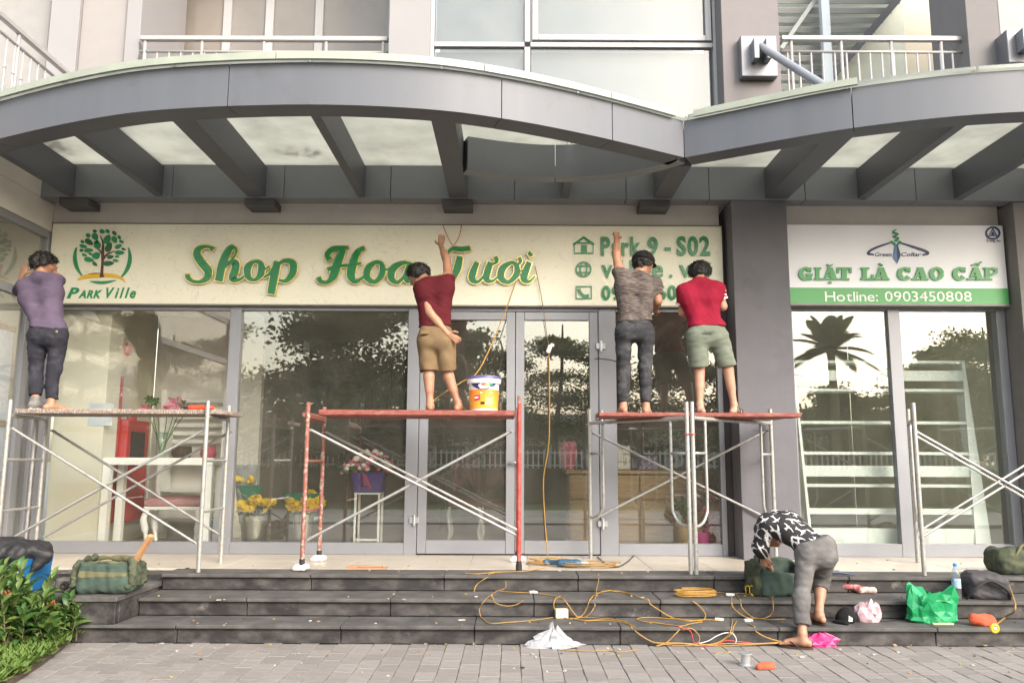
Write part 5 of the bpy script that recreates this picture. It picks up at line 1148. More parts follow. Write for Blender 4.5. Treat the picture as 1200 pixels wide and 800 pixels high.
# cabriole stool
Ys = .62; xs0, xs1 = gb(166, 600, Ys).x, gb(234, 600, Ys).x; zs = gb(200, 589, Ys).z
t = thing('stool', 'pink upholstered stool with curved white legs inside the left window', 'stool', ((xs0+xs1)/2, Ys+.15, FZ))
V = sdf([C((xs0+.05, Ys+.05, zs), (xs1-.05, Ys+.05, zs), .055), C((xs0+.05, Ys+.3, zs), (xs1-.05, Ys+.3, zs), .055), C((xs0+.08, Ys+.18, zs+.01), (xs1-.08, Ys+.18, zs+.01), .07)], .012, (), (.003, 30, 2)); sdfobj('cushion', V, PINKU, t)
m = MB(); m.box(xs0+.01, xs1-.01, Ys+.01, Ys+.35, zs-.085, zs-.045, .01); m.build('seat_rail', WHL, t)
for x, sx in ((xs0+.05, -1), (xs1-.05, 1)):
    for y, sy in ((Ys+.05, -1), (Ys+.31, 1)):
        zz = zs-.08; m = MB(); hh = zz-FZ; m.tube(spline([(x, y, zz), (x+sx*.035, y+sy*.02, zz-hh*.25), (x+sx*.01, y, zz-hh*.62), (x-sx*.005, y, zz-hh*.9), (x+sx*.03, y+sy*.01, FZ+.02)], 5), [.035]*5+[.042]*5+[.026]*5+[.022]*5+[.03], 8); m.build('leg', WHL, t, True)
# white slatted shelf
Yb = 1.45; a = gb(183, 560, Yb).x; b = gb(262, 560, Yb).x
t = thing('shelf_unit', 'white slatted shelf unit standing behind the stool', 'shelf', ((a+b)/2, Yb, FZ))
for x in (a, b-.06): m = MB(); m.box(x, x+.06, Yb, Yb+.32, FZ+.001, FZ+1.95, .004); m.build('side_post', WHL, t)
for k in range(6): m = MB(); m.box(a+.062, b-.062, Yb+.28, Yb+.31, FZ+1.25+.11*k, FZ+1.30+.11*k, .003); m.build('slat', WHL, t)
for z in (.25, .62, .98): m = MB(); m.box(a+.062, b-.062, Yb+.01, Yb+.31, FZ+z, FZ+z+.03, .003); m.build('shelf', WHL, t)
for k, (dx, r) in enumerate(((.25, .13), (.6, .10))):
    m = MB(); m.lathe([(.0, 0), (r*.7, .003), (r, .10), (r*.92, .2), (0, .2)], (a+dx, Yb+.16, FZ+1.011), 14); o = m.build('basket', M('dark_wicker', (.09, .06, .04), .8) if k == 0 else M('pink_wrap', (.55, .1, .15), .6)); tag(o, ('dark round basket on the white slatted shelf', 'small pink wrapped pot on the white slatted shelf')[k], 'basket')
# lilies in a glass vase
p = gb(188, 537, .40); zv = zt_
vb = thing('lily_vase', 'glass vase of pink lilies standing on the white console table', 'flower vase', (p.x, .40, zv))
m = MB(); m.lathe([(.0, .001), (.06, .002), (.052, .15), (.075, .30), (.070, .30), (.047, .15), (.0, .01)], (p.x, .40, zv), 16); m.build('vase', glassmat('vase_glass', .05, (.85, .92, .88)), vb, True)
m = MB(); fl = MB(); gl_ = MB()
for i in range(7):
    px, py = ((207, 474), (172, 479), (220, 481), (196, 480), (183, 470), (176, 467), (215, 472))[i]; q = gb(px, py, .34+.05*(i % 3)); m.tube(spline([(p.x+.02*math.cos(i), .40+.02*math.sin(i), zv+.05), ((p.x+q.x)/2, .40, (zv+q.z)/2+.05), q], 4), .005, 5)
    tgt = fl if i < 4 else gl_
    sz = (.15, .10, .08, .09, .08, .07, .07)[i]
    for k in range(6):
        an = k*PI/3+i; d = Vector((math.cos(an), -.5+.3*math.sin(an*2), math.sin(an))).normalized(); s = d.cross(Vector((0, 1, .2))).normalized()*sz*.26
        tgt.add([q, q+d*sz*.5+s, q+d*sz+Vector((0, -.03, -.02)), q+d*sz*.5-s], [(0, 1, 2, 3)])
m.build('stem', LEAFG, vb); fl.build('lily_flower', PINKP, vb); gl_.build('lily_bud', LEAFG, vb)
# fire cabinet, alarm, notice
fc = thing('fire_cabinet', 'red fire hose cabinet on the cream side wall in the left window', 'fire cabinet', (-4.86, 1.0, FZ))
m = MB(); m.box(-4.928, -4.72, .72, 1.32, FZ+.28, FZ+1.52, .01); m.build('cabinet', REDM, fc)
m = MB(); m.box(-4.928, -4.80, .60, .70, FZ+.9, FZ+2.05, .006); m.build('riser_pipe', REDM, fc); m = MB(); m.box(-4.718, -4.712, .82, 1.20, FZ+.95, FZ+1.38); m.build('dark_window', BLACKI, fc)
m = MB(); m.lathe([(0, 0), (.06, 0), (.06, .05), (0, .06)], (-4.80, .98, FZ+1.523), 12); m.build('beacon', REDM, fc)
m = MB(); m.lathe([(0, 0), (.085, 0), (.07, .045), (0, .05)], (-4.927, .98, FZ+2.42), 16, Matrix.Rotation(PI/2, 3, 'Y')); o = m.build('alarm_bell', REDM); tag(o, 'round red alarm bell high on the cream side wall', 'alarm')
m = MB(); m.box(-4.90, -4.62, .111, .118, FZ+1.42, FZ+1.68); o = m.build('notice', M('blue_white_notice', (.45, .52, .60), .5, sc=12, col2=(.65, .62, .6))); tag(o, 'small blue and white notice on the cream column', 'notice')
# steel buckets of yellow flowers
def bucket(label, px, py, w, h, Y, n, spread, seed, big):
    c = gb(px, py, Y); r = random.Random(seed); t = thing('flower_bucket', label, 'flower bucket', (c.x, Y, FZ), 'steel buckets of yellow flowers')
    m = MB(); m.lathe([(0, .001), (w*.36, .002), (w*.5, h), (w*.53, h+.005), (w*.5, h+.01), (w*.47, h), (w*.35, .02), (0, .02)], (c.x, Y, FZ), 20); m.build('bucket', STEELB, t, 50)
    st_ = MB(); pe = MB(); le = MB()
    for i in range(n):
        a = r.uniform(0, 6.28); d = spread*math.sqrt(r.random()); q = Vector((c.x+d*math.cos(a), Y+d*math.sin(a)*.7, FZ+h+.06+r.uniform(0, .10)+(.06 if d < spread*.5 else 0)))
        st_.tube([(c.x+.3*d*math.cos(a), Y+.3*d*math.sin(a), FZ+.1), q], .004, 4)
        R_ = big*r.uniform(.7, 1.15); ax = Vector((r.uniform(-.6, .6), r.uniform(-1.1, .1), r.uniform(.4, 1))).normalized(); e1 = ax.orthogonal().normalized(); e2 = ax.cross(e1)
        pe.ball(q+ax*R_*.15, R_*.42, 7)
        for ring in range(2):
            for k in range(10):
                an = 2*PI*k/10+ring*.3; rd = e1*math.cos(an)+e2*math.sin(an); dd = (rd+ax*(.25+.6*ring)).normalized()*R_*(1-.22*ring); s = (e2*math.cos(an)-e1*math.sin(an))*R_*.26
                pe.add([q, q+dd*.6+s, q+dd, q+dd*.6-s], [(0, 1, 2, 3)])
        for k in range(3):
            an = r.uniform(0, 6.28); dd = Vector((math.cos(an), math.sin(an), r.uniform(-.3, .8)))*.07; s = Vector((-math.sin(an), math.cos(an), 0))*.02; b = q-Vector((0, 0, .05)); le.add([b, b+dd*.5+s, b+dd, b+dd*.5-s], [(0, 1, 2, 3)])
    st_.build('stem', LEAFG, t); pe.build('flower', YEL, t); le.build('foliage', LEAFD, t); return t, c
tb1, c1_ = bucket('steel bucket of small yellow flowers under the wrapped bouquet', 298, 620, .33, .40, .26, 42, .21, 3, .068)
tb2, c2_ = bucket('steel bucket of large yellow chrysanthemums in green wrap beside the red scaffold leg', 355, 620, .24, .42, .22, 34, .20, 4, .095)
m = MB(); m.lathe([(.10, .42), (.22, .66), (.20, .66), (.09, .43)], (c2_.x-.04, .22, FZ), 14, None, 1, .7); m.build('green_wrap', M('green_tissue', (.01, .20, .12), .5, var=.2, trans=.3), tb2, True)
q = gb(288, 560, .46); t = thing('wrapped_bouquet', 'bouquet in clear and green wrapping behind the left steel bucket', 'bouquet', (q.x, .46, FZ))
m = MB(); m.lathe([(.05, .3), (.10, .6), (.15, .98), (.14, .98), (.05, .35)], (q.x, .46, FZ), 12, None, 1, .6); m.build('clear_wrap', M('clear_film', (.5, .52, .54), .3, var=.3, trans=.5), t, True)
m = MB(); m.lathe([(.05, .0), (.11, .58), (.16, .74), (.05, .60)], (q.x+.05, .46, FZ), 12, None, 1, .6); m.build('green_wrap', bpy.data.materials['green_tissue'], t, True)
m = MB()
for k in range(9): m.ball((q.x+random.uniform(-.12, .14), .36+random.uniform(-.03, .05), FZ+.80+random.uniform(-.03, .04)), .032, 7)
m.build('flower', YEL, t)
# arrangement in a purple box on a white stand
q = gb(432, 607, .3); st_ = thing('flower_stand', 'slim white metal stand carrying the purple flower box', 'stand', (q.x, .3, FZ))
zs_ = gb(432, 577, .3).z
for x in (-.135, .135):
    for y in (.18, .42): m = MB(); m.box(q.x+x-.012, q.x+x+.012, y-.012, y+.012, FZ+.002, zs_-.016); m.build('leg', WHL, st_)
m = MB(); m.box(q.x-.15, q.x+.15, .165, .435, zs_-.014, zs_+.004); m.build('top', WHL, st_); m = MB(); m.box(q.x-.12, q.x+.12, .172, .188, FZ+.13, FZ+.155); m.build('stretcher', WHL, st_)
t = thing('flower_arrangement', 'pink and white rose arrangement in a purple box on the slim white stand', 'flower arrangement', (q.x, .3, zs_+.005))
m = MB(); w_ = .17; m.add([(q.x-.15, .18, zs_+.006), (q.x+.15, .18, zs_+.006), (q.x+.15, .42, zs_+.006), (q.x-.15, .42, zs_+.006), (q.x-.185, .15, zs_+.23), (q.x+.185, .15, zs_+.23), (q.x+.185, .45, zs_+.23), (q.x-.185, .45, zs_+.23)], [(0, 3, 2, 1), (0, 1, 5, 4), (1, 2, 6, 5), (2, 3, 7, 6), (3, 0, 4, 7), (4, 5, 6, 7)]); m.build('box', M('purple_box', (.045, .012, .20), .5, var=.15), t)
ms = [MB(), MB(), MB(), MB()]
for i in range(120):
    a = random.uniform(0, 6.28); rr_ = math.sqrt(random.random()); c_ = Vector((q.x-.01+.33*rr_*math.cos(a), .3+.17*rr_*math.sin(a), zs_+.27+.20*(1-rr_)+random.uniform(-.05, .06))); mb_ = ms[random.choice((0, 0, 1, 1, 1, 2, 3))]
    if mb_ is ms[3]:
        for k in range(3): d = Vector((random.uniform(-1, 1), random.uniform(-1, .3), random.uniform(-.6, 1))).normalized()*.08; s = d.cross(Vector((0, 1, .3))).normalized()*.022; mb_.add([c_, c_+d*.5+s, c_+d, c_+d*.5-s], [(0, 1, 2, 3)])
    else: mb_.ball(c_, random.uniform(.026, .046), 7, (1, 1, .8))
for mb_, mt, nm in zip(ms, (PINKP, PALEP, REDP, LEAFG), ('pink_rose', 'pale_rose', 'red_rose', 'foliage')): stuff(mb_.build(nm, mt, t, True))
V = sdf([C((q.x-.05, .14, zs_+.22), (q.x-.03, .155, zs_+.10), .02, .03), C((q.x-.03, .15, zs_+.2), (q.x+.03, .165, zs_+.06), .02, .025)], .008, (), (.004, 60, 2)); sdfobj('ribbon', V, M('magenta_ribbon', (.25, .02, .12), .5), t)
# counter
Yc = .75; a = gb(667, 600, Yc).x; b = 2.35; zc = gb(740, 551, Yc).z
t = thing('shop_counter', 'panelled oak counter behind the right door and window', 'counter', ((a+b)/2, Yc+.3, FZ))
m = MB(); m.box(a, b, Yc+.02, Yc+.6, FZ+.06, zc-.045, .004); m.build('carcass', WOODC, t); m = MB(); m.box(a-.04, b, Yc-.03, Yc+.62, zc-.043, zc, .006); m.build('top', WOODC, t)
zz = [FZ+.08, FZ+.08+(zc-FZ-.13)*.32, FZ+.08+(zc-FZ-.13)*.62, zc-.05]
for i in range(3):
    for x0, x1 in ((a+.02, a+.85), (a+.87, b-.02)): m = MB(); m.box(x0, x1, Yc-.005, Yc+.018, zz[i]+.008, zz[i+1]-.008, .004); m.build('panel', WOODC, t)
for i, (px, h, mt, lb) in enumerate(((690, .22, 'dark', 'dark rounded bowl on the oak counter'), (728, .30, 'pale', 'pale paper stack on the oak counter'), (760, .18, 'violet', 'violet box on the oak counter'), (690, .35, 'pinkf', 'pink potted flowers behind the door glass'))):
    q = gb(px, 550, Yc+.2); cl = {'dark': (.05, .04, .04), 'pale': (.55, .5, .42), 'violet': (.18, .13, .25), 'pinkf': (.5, .1, .15)}[mt]; m = MB()
    if i == 3: q.x -= .25
    if i in (1, 2):
        for k in range(3): m.obox((q.x, Yc+.3, zc+.002+h*(k+.5)/3), (.24-.02*k, .18, h/3-.004), Matrix.Rotation(.15*k, 3, 'Z'), .005)
    else: m.lathe([(0, .002), (.07, .003), (.12, h*.6), (.10, h), (.09, h), (0, h*.4)], (q.x, Yc+.32, zc), 14)
    o = m.build(('bowl', 'paper_stack', 'box', 'flower_pot')[i], M('counter_item', cl, .6, var=.3, sc=20)); tag(o, lb, ('bowl', 'paper', 'box', 'flower pot')[i])
# basket and red plant
q = gb(808, 640, .3); t = thing('wicker_basket', 'woven straw basket beside the red flowers behind the right pane', 'basket', (q.x, .3, FZ))
m = MB(); m.lathe([(0, .002), (.14, .003), (.17, .18), (.165, .34), (.15, .34), (.12, .05), (0, .05)], (q.x, .3, FZ), 18); m.build('basket_body', M('straw_weave', (.42, .27, .12), .8, sc=30, var=.35, bump=.4, bsc=80), t, 40)
m = MB()
for i in range(160):
    c_ = Vector((q.x+random.uniform(-.16, .2), .3+random.uniform(-.15, .15), FZ+.36+random.uniform(-.03, .22))); d = Vector((random.uniform(-1, 1), random.uniform(-1, 1), random.uniform(-.2, 1))).normalized()*.09; s = d.cross(Vector((.2, .3, 1))).normalized()*.025; m.add([c_, c_+d*.5+s, c_+d, c_+d*.5-s], [(0, 1, 2, 3)])
stuff(m.build('foliage', LEAFG, t))
q = gb(833, 640, .22); t = thing('red_flower_plant', 'deep red flowering plant in a magenta wrap behind the right pane', 'plant', (q.x, .22, FZ)); m = MB()
for i in range(900):
    c_ = Vector((q.x+random.gauss(.02, .10), (.22+random.uniform(-.10, .14)), FZ+.12+abs(random.gauss(.18, .17)))); d = Vector((random.uniform(-1, 1), random.uniform(-1, 1), random.uniform(-.2, 1))).normalized()*.055; s = d.cross(Vector((.2, .3, 1))).normalized()*.02; m.add([c_, c_+d*.5+s, c_+d, c_+d*.5-s], [(0, 1, 2, 3)])
stuff(m.build('petals', REDP, t)); m = MB(); m.lathe([(0, .002), (.07, .003), (.09, .25), (.085, .25), (0, .2)], (q.x-.11, .18, FZ), 12); m.build('wrap', M('magenta_wrap', (.55, .03, .22), .5), t, 40)
# spiral stair with black railing
sp = thing('spiral_stair', 'curved staircase with black iron railing deep inside the flower shop', 'staircase', (-1.3, 3.3, FZ)); rail = []
for i in range(13):
    k = i/12; an = PI*(1.08-.62*k); x = -1.2+1.25*math.cos(an); y = 3.7-1.1*math.sin(an)*.8; z = FZ+.9+1.15*k
    m = MB(); m.box(x-.22, x+.22, y, y+.7, z-.05, z, .004); m.build('step', BLACKI, sp); rail.append(Vector((x, y, z+.75))); m = MB(); m.tube([(x, y, z), (x, y, z+.74)], .014, 6); m.build('baluster', BLACKI, sp)
m = MB(); m.tube(rail, .024, 8); m.build('handrail', BLACKI, sp, True); m = MB(); m.bar(rail[0]-Vector((.1, 0, 1.65)), rail[0]-Vector((.1, 0, .75)), .1, .1, (0, 1, 0)); m.bar((rail[-1].x, rail[-1].y+.4, FZ), rail[-1]+Vector((0, .4, .2)), .08, .08, (0, 1, 0)); m.build('newel', BLACKI, sp)
m = MB(); m.bar((rail[-1].x, rail[-1].y, rail[-1].z), (.6, rail[-1].y, rail[-1].z), .05, .05); m.build('landing_rail', BLACKI, sp)
# two white legged chairs behind the doors
def chair(label, px):
    q = gb(px, 600, 1.7); t = thing('dining_chair', label, 'chair', (q.x, 1.7, FZ), 'white legged chairs inside the doors')
    V = sdf([C((q.x-.2, 1.55, FZ+.46), (q.x+.2, 1.55, FZ+.46), .045), C((q.x-.2, 1.9, FZ+.46), (q.x+.2, 1.9, FZ+.46), .045), C((q.x-.12, 1.7, FZ+.47), (q.x+.12, 1.7, FZ+.47), .06)], .016); sdfobj('seat', V, M('dark_red_seat', (.10, .03, .03), .8), t)
    V = sdf([C((q.x-.17, 1.98, FZ+.62), (q.x-.14, 2.02, FZ+1.05), .035), C((q.x+.17, 1.98, FZ+.62), (q.x+.14, 2.02, FZ+1.05), .035), C((q.x-.1, 2.0, FZ+.7), (q.x+.1, 2.02, FZ+1.0), .05), C((q.x+.1, 2.0, FZ+.7), (q.x-.1, 2.02, FZ+1.08), .05)], .016); sdfobj('backrest', V, bpy.data.materials['dark_red_seat'], t)
    for x in (-.19, .19):
        for y in (1.53, 1.92): m = MB(); s = 1 if x > 0 else -1; m.tube(spline([(q.x+x, y, FZ+.44), (q.x+x+s*.025, y, FZ+.32), (q.x+x-s*.005, y, FZ+.12), (q.x+x+s*.02, y, FZ+.01)], 4), .02, 7); m.build('leg', M('dim_white_leg', (.55, .53, .48), .5) if 'dim_white_leg' not in bpy.data.materials else bpy.data.materials['dim_white_leg'], t, True)
chair('dark chair with white legs behind the left door', 545); chair('dark chair with white legs close to the door meeting stiles', 583)

# ---- laundry window: tilted white rack
LR = M('white_rack_board', (.88, .91, .89), .4, var=.03)
rk = thing('display_rack', 'tall white leaning shelf rack behind the laundry window', 'rack', (4.45, .6, FZ))
bl, br = gb(951, 640, .12), gb(1160, 640, .12); tl, tr_ = gb(929, 422, .42), gb(1128, 422, .42)
for s, (b_, t_) in enumerate(((bl, tl), (br, tr_))):
    m = MB(); x0b, x0t = b_.x, t_.x; wd = .03 if s == 0 else .15
    m.add([(x0b-.015-(wd if s else 0), .10, FZ+.05), (x0b+.015, .10, FZ+.05), (x0b+.015, .40, FZ+.05), (x0b-.015, .40, FZ+.05), (x0t-.015, .41, tl.z), (x0t+.015, .41, tl.z), (x0t+.015, .62, tl.z), (x0t-.015, .62, tl.z)], [(0, 3, 2, 1), (0, 1, 5, 4), (1, 2, 6, 5), (2, 3, 7, 6), (3, 0, 4, 7), (4, 5, 6, 7)]); m.build('side_panel', LR, rk)
for py, h in ((424, 3), (440, 11), (457, 3), (495, 3), (531, 3), (552, 11), (569, 3), (599, 6), (629, 17)):
    k = (py-422)/218; Yk = .425-.30*k; zc_ = gb(1050, py, Yk).z; hh = h/88/2; xl2 = tl.x+(bl.x-tl.x)*k+.018; xr2 = tr_.x+(br.x-tr_.x)*k-.018
    m = MB(); m.box(xl2, xr2, Yk, Yk+(.26 if h < 5 else .03), zc_-hh, zc_+hh, .003); m.build('shelf' if h < 5 else 'front_board', LR, rk)
for x in (bl.x+.06, br.x-.06): m = MB(); m.tube([(x, .25, FZ+.002), (x, .25, FZ+.06)], .015, 8); m.build('foot', LR, rk)

# ================================================================ THINGS ON THE SCAFFOLDS, PORCH AND STEPS
# paint bucket
pc = at(567, 470, -1.15); zb_ = FZ+H+.031
t = thing('paint_bucket', 'orange and white paint bucket with navy lid rim on the red planks', 'bucket', (pc.x, -1.15, zb_))
m = MB(); m.lathe([(0, 0), (.137, .001), (.140, .03), (.153, .285)], (pc.x, -1.15, zb_), 32); m.build('body', M('white_plastic', (.75, .75, .74), .35), t, 40)
OR = bpy.data.materials.new('orange_bucket_print'); OR.use_nodes = True
def _or():
    n_ = OR.node_tree.nodes; L = OR.node_tree.links; b = n_['Principled BSDF']; b.inputs['Roughness'].default_value = .35; tc = n_.new('ShaderNodeTexCoord'); sx = n_.new('ShaderNodeSeparateXYZ'); L.new(tc.outputs['Object'], sx.inputs[0])
    cr = n_.new('ShaderNodeValToRGB'); cr.color_ramp.elements[0].color = (.85, .42, .05, 1); cr.color_ramp.elements[0].position = .02; cr.color_ramp.elements[1].color = (.80, .16, .02, 1); cr.color_ramp.elements[1].position = .26; L.new(sx.outputs[2], cr.inputs[0]); L.new(cr.outputs[0], b.inputs['Base Color'])
_or()
m = MB(); m.lathe([(.1405, .022), (.1413, .026), (.1500, .205), (.1495, .209)], (pc.x, -1.15, zb_), 32); m.build('orange_label', OR, t, True)
def cyl(u, z, d): r = .140+.052*z+d; a = u/.15-PI/2; return (pc.x+r*math.cos(a), -1.15+r*math.sin(a), zb_+z)
def patch(name, poly, mat, d, par=t):
    m = MB(); m.prism(poly, lambda u, v, e: cyl(u, v, e), d, d+.0015); return m.build(name, mat, par)
NV = M('navy_bucket_print', (.02, .02, .11), .35)
patch('navy_swoosh', [(-.13+.26*k/16, .281) for k in range(17)]+[(.13-.26*k/16, .262-.055*math.sin(PI*(k/16))**.8) for k in range(17)], NV, .003)
for dx, cl, nm in ((-.0, (.6, .05, .05), 'r'), (.03, (.8, .6, .1), 'y'), (.065, (.05, .35, .2), 'g')): patch('paint_stroke', [(dx-.02, .262), (dx+.02, .268), (dx+.03, .254), (dx-.01, .250)], M('stroke_'+nm, cl, .4), .0052)
WPR = M('white_bucket_print', (.85, .85, .85), .4)
def cylwrite(txt, u0, u1, z0, z1, d, mat):
    g = glyphs(txt, .01, .5, 2, False)[0]; v = g[1]; xa, xb, ya, yb = v[:, 0].min(), v[:, 0].max(), 0, v[:, 1].max(); m = MB(); m.add([cyl(u0+(p[0]-xa)/(xb-xa)*(u1-u0), z0+p[1]/yb*(z1-z0), d+.0005*p[2]) for p in v], g[2]); return m.build('brand_text', mat, t)
cylwrite('Dulux', -.005, .085, .222, .246, .0062, WPR)
patch('red_panel', [(-.095, .095), (-.035, .105), (-.035, .155), (-.095, .150)], M('red_bucket_print', (.50, .03, .06), .4), .0035); patch('small_text_bar', [(-.09, .118), (-.05, .122), (-.05, .136), (-.09, .132)], WPR, .0056)
patch('small_photo', [(-.028, .062), (.012, .062), (.012, .086), (-.028, .086)], BLACKI, .0035); patch('text_bar', [(-.03, .170), (.09, .172), (.09, .180), (-.03, .178)], WPR, .0035); patch('yellow_panel', [(.02, .045), (.10, .045), (.10, .14), (.02, .12)], M('yellow_bucket_print', (.8, .6, .2), .4), .0035)
m = MB(); m.lathe([(.155, .270), (.168, .272), (.172, .30), (.168, .328), (.150, .330), (.150, .322), (.0, .322)], (pc.x, -1.15, zb_), 32); m.build('lid_rim', M('lid_white', (.72, .72, .74), .35), t, 40)
m = MB(); m.lathe([(.1725, .318), (.176, .320), (.174, .346), (.160, .348), (0, .335)], (pc.x, -1.15, zb_), 32); m.build('lid', M('lid_navy', (.10, .09, .22), .35), t, 40)
# drill on left plank
def drill(label, o, dirx, body, chuck, s=1., up=.35, tilt=0):
    o = Vector(o); d = Vector((math.cos(dirx), math.sin(dirx), tilt)).normalized(); h = Vector((-d.x*.3, -d.y*.3, 0)); n = Vector((-d.y, d.x, 0)).normalized()
    t = thing('power_drill', label, 'power tool', o); c = o+Vector((0, 0, .035*s))
    V = sdf([C(c-d*.09*s, c+d*.05*s, .033*s, .034*s, .02), C(c+d*.05*s, c+d*.09*s, .030*s, .022*s, .02), C(c-d*.085*s, c-d*.20*s+n*.06*s, .022*s, .020*s, .02), C(c-d*.20*s+n*.06*s, c-d*.225*s+n*.045*s, .026*s, .022*s, .015)], .006*s, [((0, 0, o.z+.002), (0, 0, -1))]); sdfobj('body', V, body, t)
    R_m = d.to_track_quat('Z', 'Y').to_matrix(); m = MB(); m.lathe([(.022*s, .0), (.024*s, .03*s), (.018*s, .06*s), (.006*s, .065*s), (.005*s, .10*s), (0, .10*s)], c+d*.09*s, 12, R_m); m.build('chuck', chuck, t, 40); return t
drill('orange red cordless drill lying on the paint spattered plank', (at(232, 478, -1.2).x, -1.25, FZ+H+.019), PI, M('orange_red_plastic', (.55, .06, .025), .4), BLACKR, .8)
gp = atz(665, 664, FZ); t = drill('blue electric angle drill lying on the porch among yellow cables', (gp.x+.03, gp.y-.03, FZ+.001), -.12, M('blue_tool_plastic', (.025, .085, .15), .4, var=.2), M('tool_grey', (.42, .42, .42), .4, .5), 1.15)
# timber strips
wd_ = M('raw_timber', (.42, .22, .13), .8, sc=8, var=.25, stretch=(1, 6, 6))
for i, (x, y, a) in enumerate(((430, 667, .08), (427, 665.5, -.06), (434, 668.5, .0))):
    p = atz(x, y, FZ); m = MB(); m.obox((p.x, p.y, FZ+.011+.0*i), (.40-.05*i, .035, .018), Matrix.Rotation(a, 3, 'Z')); m.v = [(v[0], v[1]+.05*i, v[2]) for v in m.v]; o = m.build('timber_strip', wd_); tag(o, ('longest reddish timber strip of the small pile on the porch, nearest the steps', 'middle reddish timber strip of the small pile on the porch', 'shortest reddish timber strip of the small pile on the porch, nearest the glass')[i], 'timber', 'timber strips on the porch')
# soft heaps
def heap(name, label, cat_, mat, P, h=.008, noise=(.012, 40, 1), zf=None, flat=False, parent=None, ridge=False, sm=1, cuts=()):
    c_ = list(cuts)
    if zf is not None: c_.append(((0, 0, zf+.001), (0, 0, -1)))
    V = sdf(P, h, c_, noise, smooth=sm, ridge=ridge); o = sdfobj(name, V, mat, parent, flat=flat)
    if parent is None: tag(o, label, cat_)
    return o
PLASW = M('white_plastic_film', (.46, .46, .48), .25, sc=16, col2=(.62, .62, .64), trans=.3); PLASG = M('green_plastic_film', (.02, .36, .13), .25, sc=6, col2=(.07, .52, .24), trans=.35)
def crumple(name, label, c, w, d, h, mat, seed, ears=(), prof=((0, .86), (.12, 1.02), (.35, 1.0), (.6, .93), (.85, .80), (1, .55)), amp=.12, cols=26, lean=0.):
    r = random.Random(seed); m = MB(); rows = len(prof); ph = [r.uniform(-1, 1) for _ in range(cols)]
    for i, (t_, s) in enumerate(prof):
        for k in range(cols):
            a = 2*PI*(k+r.uniform(-.3, .3)*(1 if 0 < i else 0))/cols; ca, sa = math.cos(a), math.sin(a); q = s*(1+amp*(.55*ph[k]*(.3+t_)+r.uniform(-1, 1)*(.9 if i else .4)))
            sq = (abs(ca)**3+abs(sa)**3)**(-1/3)
            z = h*t_*(1+(r.uniform(-.16, .16) if 0 < i else 0))
            if i >= rows-2:
                for (ea, eh, ew) in ears: z += eh*h*math.exp(-((math.atan2(math.sin(a-ea), math.cos(a-ea)))/ew)**2)*(1 if i == rows-1 else .35)
            m.v.append((c[0]+w/2*q*ca*sq+lean*z, c[1]+d/2*q*sa*sq, c[2]+.002+z))
    for i in range(rows-1):
        for k in range(cols):
            A, B, C_, D_ = i*cols+k, i*cols+(k+1) % cols, (i+1)*cols+(k+1) % cols, (i+1)*cols+k
            if (i+k+seed) % 2: m.f += [(A, B, C_), (A, C_, D_)]
            else: m.f += [(A, B, D_), (B, C_, D_)]
    n = len(m.v); m.v.append((c[0], c[1], c[2]+.001)); m.v.append((c[0]+lean*h, c[1], c[2]+h*.72))
    for k in range(cols): m.f.append((n, (k+1) % cols, k)); m.f.append((n+1, (rows-1)*cols+k, (rows-1)*cols+(k+1) % cols))
    m.m = [0]*len(m.f); o = m.build(name, mat); tag(o, label, 'plastic bag'); return o
p = atz(648, 754, 0); x, y = p.x, p.y+.02
crumple('plastic_bag', 'crumpled white plastic bag on the paving against the bottom step', (x, y-.10, 0), .44, .20, .115, PLASW, 3, ((1.9, .75, .45), (-.6, .35, .4)), ((0, 1.0), (.12, .98), (.3, .78), (.5, .58), (.75, .38), (1, .12)), .34, 22)
p = atz(658, 724, .15); m = MB(); m.obox((p.x, p.y, .15+.041), (.11, .06, .08), Matrix.Rotation(.12, 3, 'Z'), .006); m.obox((p.x-.01, p.y-.031, .195), (.05, .006, .03), Matrix.Rotation(.12, 3, 'Z')); o = m.build('socket_box', M('ivory_plastic', (.62, .55, .42), .4)); tag(o, 'small ivory socket box on the lowest step above the white bag', 'socket box')
# green tool bags (camouflage canvas)
CAMO = M('green_canvas', (.028, .04, .027), .85, sc=7, col2=(.085, .092, .052), lo=.42, hi=.6, bump=.3, bsc=150); CAMO2 = M('dusty_green_canvas', (.05, .078, .062), .85, var=.3, sc=5, bump=.25, bsc=150); STRIPE = M('khaki_canvas_stripe', (.115, .108, .055), .85, var=.2, sc=9, bump=.2)
x, y, z = -3.42, -2.16, TZ+.003
t = thing('tool_bag', 'bulging green canvas tool bag with khaki stripe on the left block', 'bag', (x, y, z))
WR = [(.014, 13, 3), (.009, 34, 4), (.004, 80, 5)]
B_ = [Bx((x, y, z+.09), (.245, .16, .10), .07, .04), Bx((x, y, z+.18), (.215, .14, .10), .06, .05)]
sdfobj('body', sdf(B_, .008, [((0, 0, z+.001), (0, 0, -1)), ((x, y, z+.265), (0, -.12, 1))], WR, [Bx((x, y+.01, z+.295), (.175, .10, .09), .04)]), CAMO2, t)
sdfobj('stripe', sdf([dict(q, hs=tuple(v+.004 for v in q['hs'])) for q in B_], .008, [((x, 0, z+.135), (.04, 0, -1)), ((x, 0, z+.185), (.03, 0, 1)), ((x, y-.05, 0), (0, 1, 0)), ((x-.205, 0, 0), (-1, 0, 0)), ((x+.205, 0, 0), (1, 0, 0))], WR), STRIPE, t)
